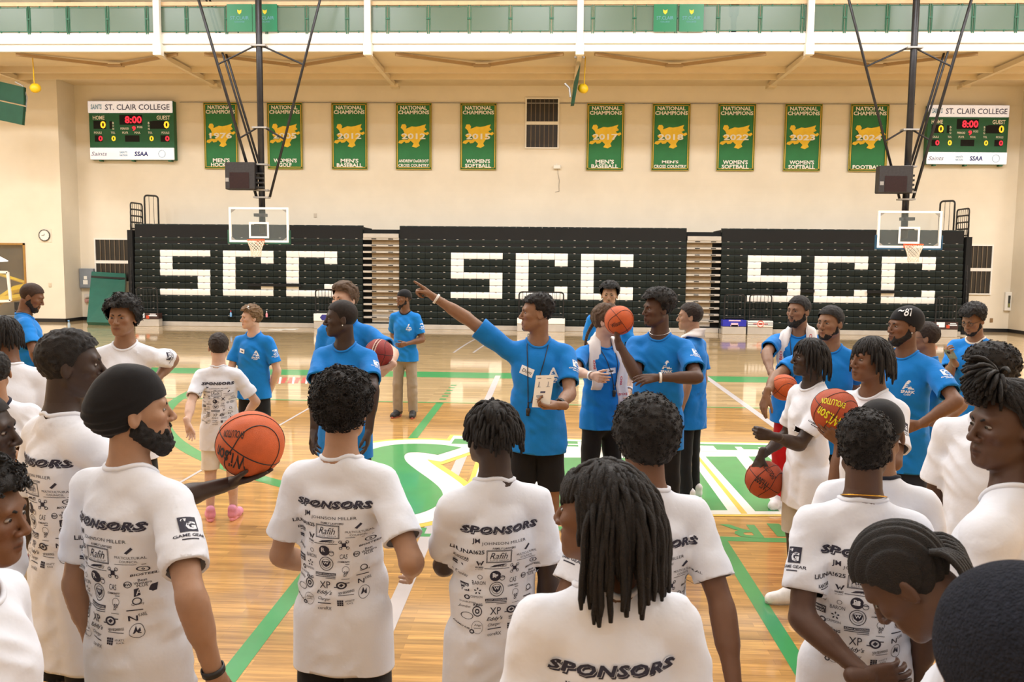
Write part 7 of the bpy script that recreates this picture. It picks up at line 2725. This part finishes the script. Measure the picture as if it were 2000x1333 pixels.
# papers in the pointing person's hand
i = PEOPLE['s6']
dpt = wd_of('s6', 'L') - 0.03
q = [WD(1047, 734, dpt), WD(1083, 733, dpt), WD(1073, 797, dpt), WD(1039, 796, dpt)]
cen = sum(q) / 4
n_ = unit(np.cross(q[1] - q[0], q[3] - q[0]))
n_ = n_ if n_ @ (CAM - cen) > 0 else -n_
pp = tag(empty('folded_paper', tuple(cen)), 'white printed paper held by the pointing person', 'paper')
MB().add([p - cen for p in q] + [p - cen - n_ * 0.003 for p in q], [(3, 2, 1, 0), (4, 5, 6, 7), (0, 1, 5, 4), (1, 2, 6, 5), (2, 3, 7, 6), (3, 0, 4, 7)]).build('sheet', M_WHITE, pp)
mb = MB()
U_, V_ = (q[1] - q[0]), (q[3] - q[0])
for (u0, v0, u1, v1) in ((0.1, 0.08, 0.3, 0.1), (0.6, 0.1, 0.85, 0.115), (0.2, 0.2, 0.24, 0.36), (0.7, 0.2, 0.73, 0.36), (0.15, 0.36, 0.32, 0.37), (0.62, 0.36, 0.82, 0.37), (0.35, 0.5, 0.62, 0.56), (0.15, 0.62, 0.5, 0.635), (0.15, 0.66, 0.45, 0.675), (0.2, 0.7, 0.55, 0.715), (0.15, 0.75, 0.4, 0.765)):
    P = [q[0] + U_ * a + V_ * b - cen + n_ * 0.001 for a, b in ((u0, v0), (u1, v0), (u1, v1), (u0, v1))]
    mb.add(P, [(0, 1, 2, 3)])
mb.build('printed_lines', M_GREYTXT, pp)['kind'] = 'stuff'
# phone
dpt = wd_of('s15', 'R') - 0.03
q = [WD(1843, 684, dpt), WD(1860, 685, dpt + 0.02), WD(1869, 702, dpt), WD(1853, 701, dpt - 0.02)]
cen = sum(q) / 4
n_ = unit(np.cross(q[1] - q[0], q[3] - q[0]))
ph = tag(empty('phone', tuple(cen)), 'dark phone held by the person with glasses and afro', 'phone')
MB().add([p - cen for p in q] + [p - cen - n_ * 0.009 for p in q], [(3, 2, 1, 0), (4, 5, 6, 7), (0, 1, 5, 4), (1, 2, 6, 5), (2, 3, 7, 6), (3, 0, 4, 7)]).build('case', mat('phone_case', srgb((96, 104, 78)), 0.4, 0.2, 40), ph)
cz = q[0] * 0.7 + q[2] * 0.3 - cen
MB().box(tuple(cz - 0.014), tuple(cz + 0.014), bev=0.003).build('camera_bump', M_BLACK, ph)


def head_add(key, build, name, m_):
    i = PEOPLE[key]
    mb = MB()
    build(mb)
    mb.v = [tuple(v) for v in i['hW'](np.array(mb.v))]
    return mb.build(name, m_, i['root'], True)


def glasses(mb):
    for s in (-1, 1):
        mb.tube([(s * 0.033 + 0.021 * math.cos(w), 0.092 - 0.01 * abs(math.cos(w)), 0.002 + 0.016 * math.sin(w)) for w in np.linspace(0, 2 * math.pi, 17)[:-1]], 0.0016, 5, closed=True)
        mb.tube([(s * 0.054, 0.082, 0.006), (s * 0.076, 0.03, 0.006), (s * 0.08, -0.01, 0.002)], 0.0016, 5)
    mb.tube([(-0.012, 0.094, 0.006), (0.012, 0.094, 0.006)], 0.0016, 5)


head_add('s15', glasses, 'glasses', M_BLACK)
head_add('s14', glasses, 'glasses', M_BLACK)


def shades(mb):
    for s in (-1, 1):
        mb.add([(s * x, 0.045 + dy, 0.118 + dz) for x, dy, dz in ((0.006, 0.022, -0.002), (0.06, 0.014, -0.006), (0.062, -0.008, 0.012), (0.008, -0.002, 0.018), (0.006, 0.016, -0.008), (0.06, 0.008, -0.012), (0.062, -0.014, 0.006), (0.008, -0.008, 0.012))], [(0, 1, 2, 3), (7, 6, 5, 4), (0, 4, 5, 1), (1, 5, 6, 2), (2, 6, 7, 3), (3, 7, 4, 0)])
        mb.tube([(s * 0.062, 0.05, 0.112), (s * 0.085, 0.0, 0.06), (s * 0.086, -0.03, 0.02)], 0.003, 5)


head_add('s2', shades, 'sunglasses', BAND)
for key, sd in (('s4', -1), ('s13', -1)):
    head_add(key, lambda mb: mb.lathe([(0, -0.005), (0.004, -0.003), (0.004, 0.003), (0, 0.005)], 8, (sd * 0.086, -0.003, -0.036)), 'ear_stud', M_PRINTW)
# braid of s8
def braid(mb):
    for j in range(3):
        pts = []
        for t in np.linspace(0, 1, 22):
            w = t * 22 + j * 2.09
            p = np.array([0.0, -0.105, -0.01]) + np.array([0.03 * t, -0.06 * t - 0.02 * math.sin(t * 3), -0.20 * t])
            pts.append(p + 0.009 * np.array([math.cos(w), math.sin(w), 0]) * (1 - 0.5 * t))
        mb.tube(pts, list(np.linspace(0.010, 0.006, 22)), 6)


head_add('s8', braid, 'braid', hair_mat('n'))
# script on the beanie of s13
mbp = MB()
i = PEOPLE['s13']
V, F = textfit('87', 0.075, 0.06, shear=0.25, bold=0.01)
c_, r_ = CRAN
P = []
for u, v in V:
    a, b = 1.25 + u / 0.10, 0.72 + v / 0.10
    dd = np.array([-math.sin(a) * math.cos(b), math.cos(a) * math.cos(b), math.sin(b)])
    P.append(c_ + (r_ + 0.0235) * dd)
V2, F2 = textfit('~', 0.05, 0.018, shear=0.2, bold=0.02)
P2 = []
for u, v in V2:
    a, b = 0.62 + u / 0.10, 0.80 + v / 0.10
    dd = np.array([-math.sin(a) * math.cos(b), math.cos(a) * math.cos(b), math.sin(b)])
    P2.append(c_ + (r_ + 0.0235) * dd)
mbp.add(i['hW'](np.array(P)), F)
mbp.add(i['hW'](np.array(P2)), F2)
mbp.build('cap_script', M_PRINTW, i['root'])['kind'] = 'stuff'
# necklaces
for key, m_, nm in (('c_g', mat('gold', srgb((214, 160, 60)), 0.25, 0.1, 20, metal=0.9), 'necklace'), ('s9', mat('silver', srgb((200, 196, 190)), 0.25, 0.1, 20, metal=0.9), 'necklace'), ('s1', M_BLACK, 'necklace')):
    i = PEOPLE[key]
    pts = [np.array([0.072 * math.sin(w), -0.014 + 0.074 * math.cos(w), 1.515 - 0.022 * (math.cos(w)) - 0.004]) * i['k'] for w in np.linspace(0, 2 * math.pi, 33)[:-1]]
    MB().tube(pts, 0.0022, 5, closed=True).build(nm, m_, i['root'], True)
# knit seams on the near cap
i = PEOPLE['c_j']
for a0 in (0.35, 1.92, -1.2):
    pts = []
    for b in np.linspace(0.15, math.pi - 0.15, 24):
        d = np.array([math.cos(b) * math.sin(a0), math.cos(b) * math.cos(a0), math.sin(b)])
        pts.append(c_ + (r_ + 0.0185) * d)
    MB().tube([p for p in i['hW'](np.array(pts))], 0.0022, 5).build('cap_seam', mat('cap_seam_dark', (0.008, 0.009, 0.013), 0.8, 0.1, 10), i['root'], True)
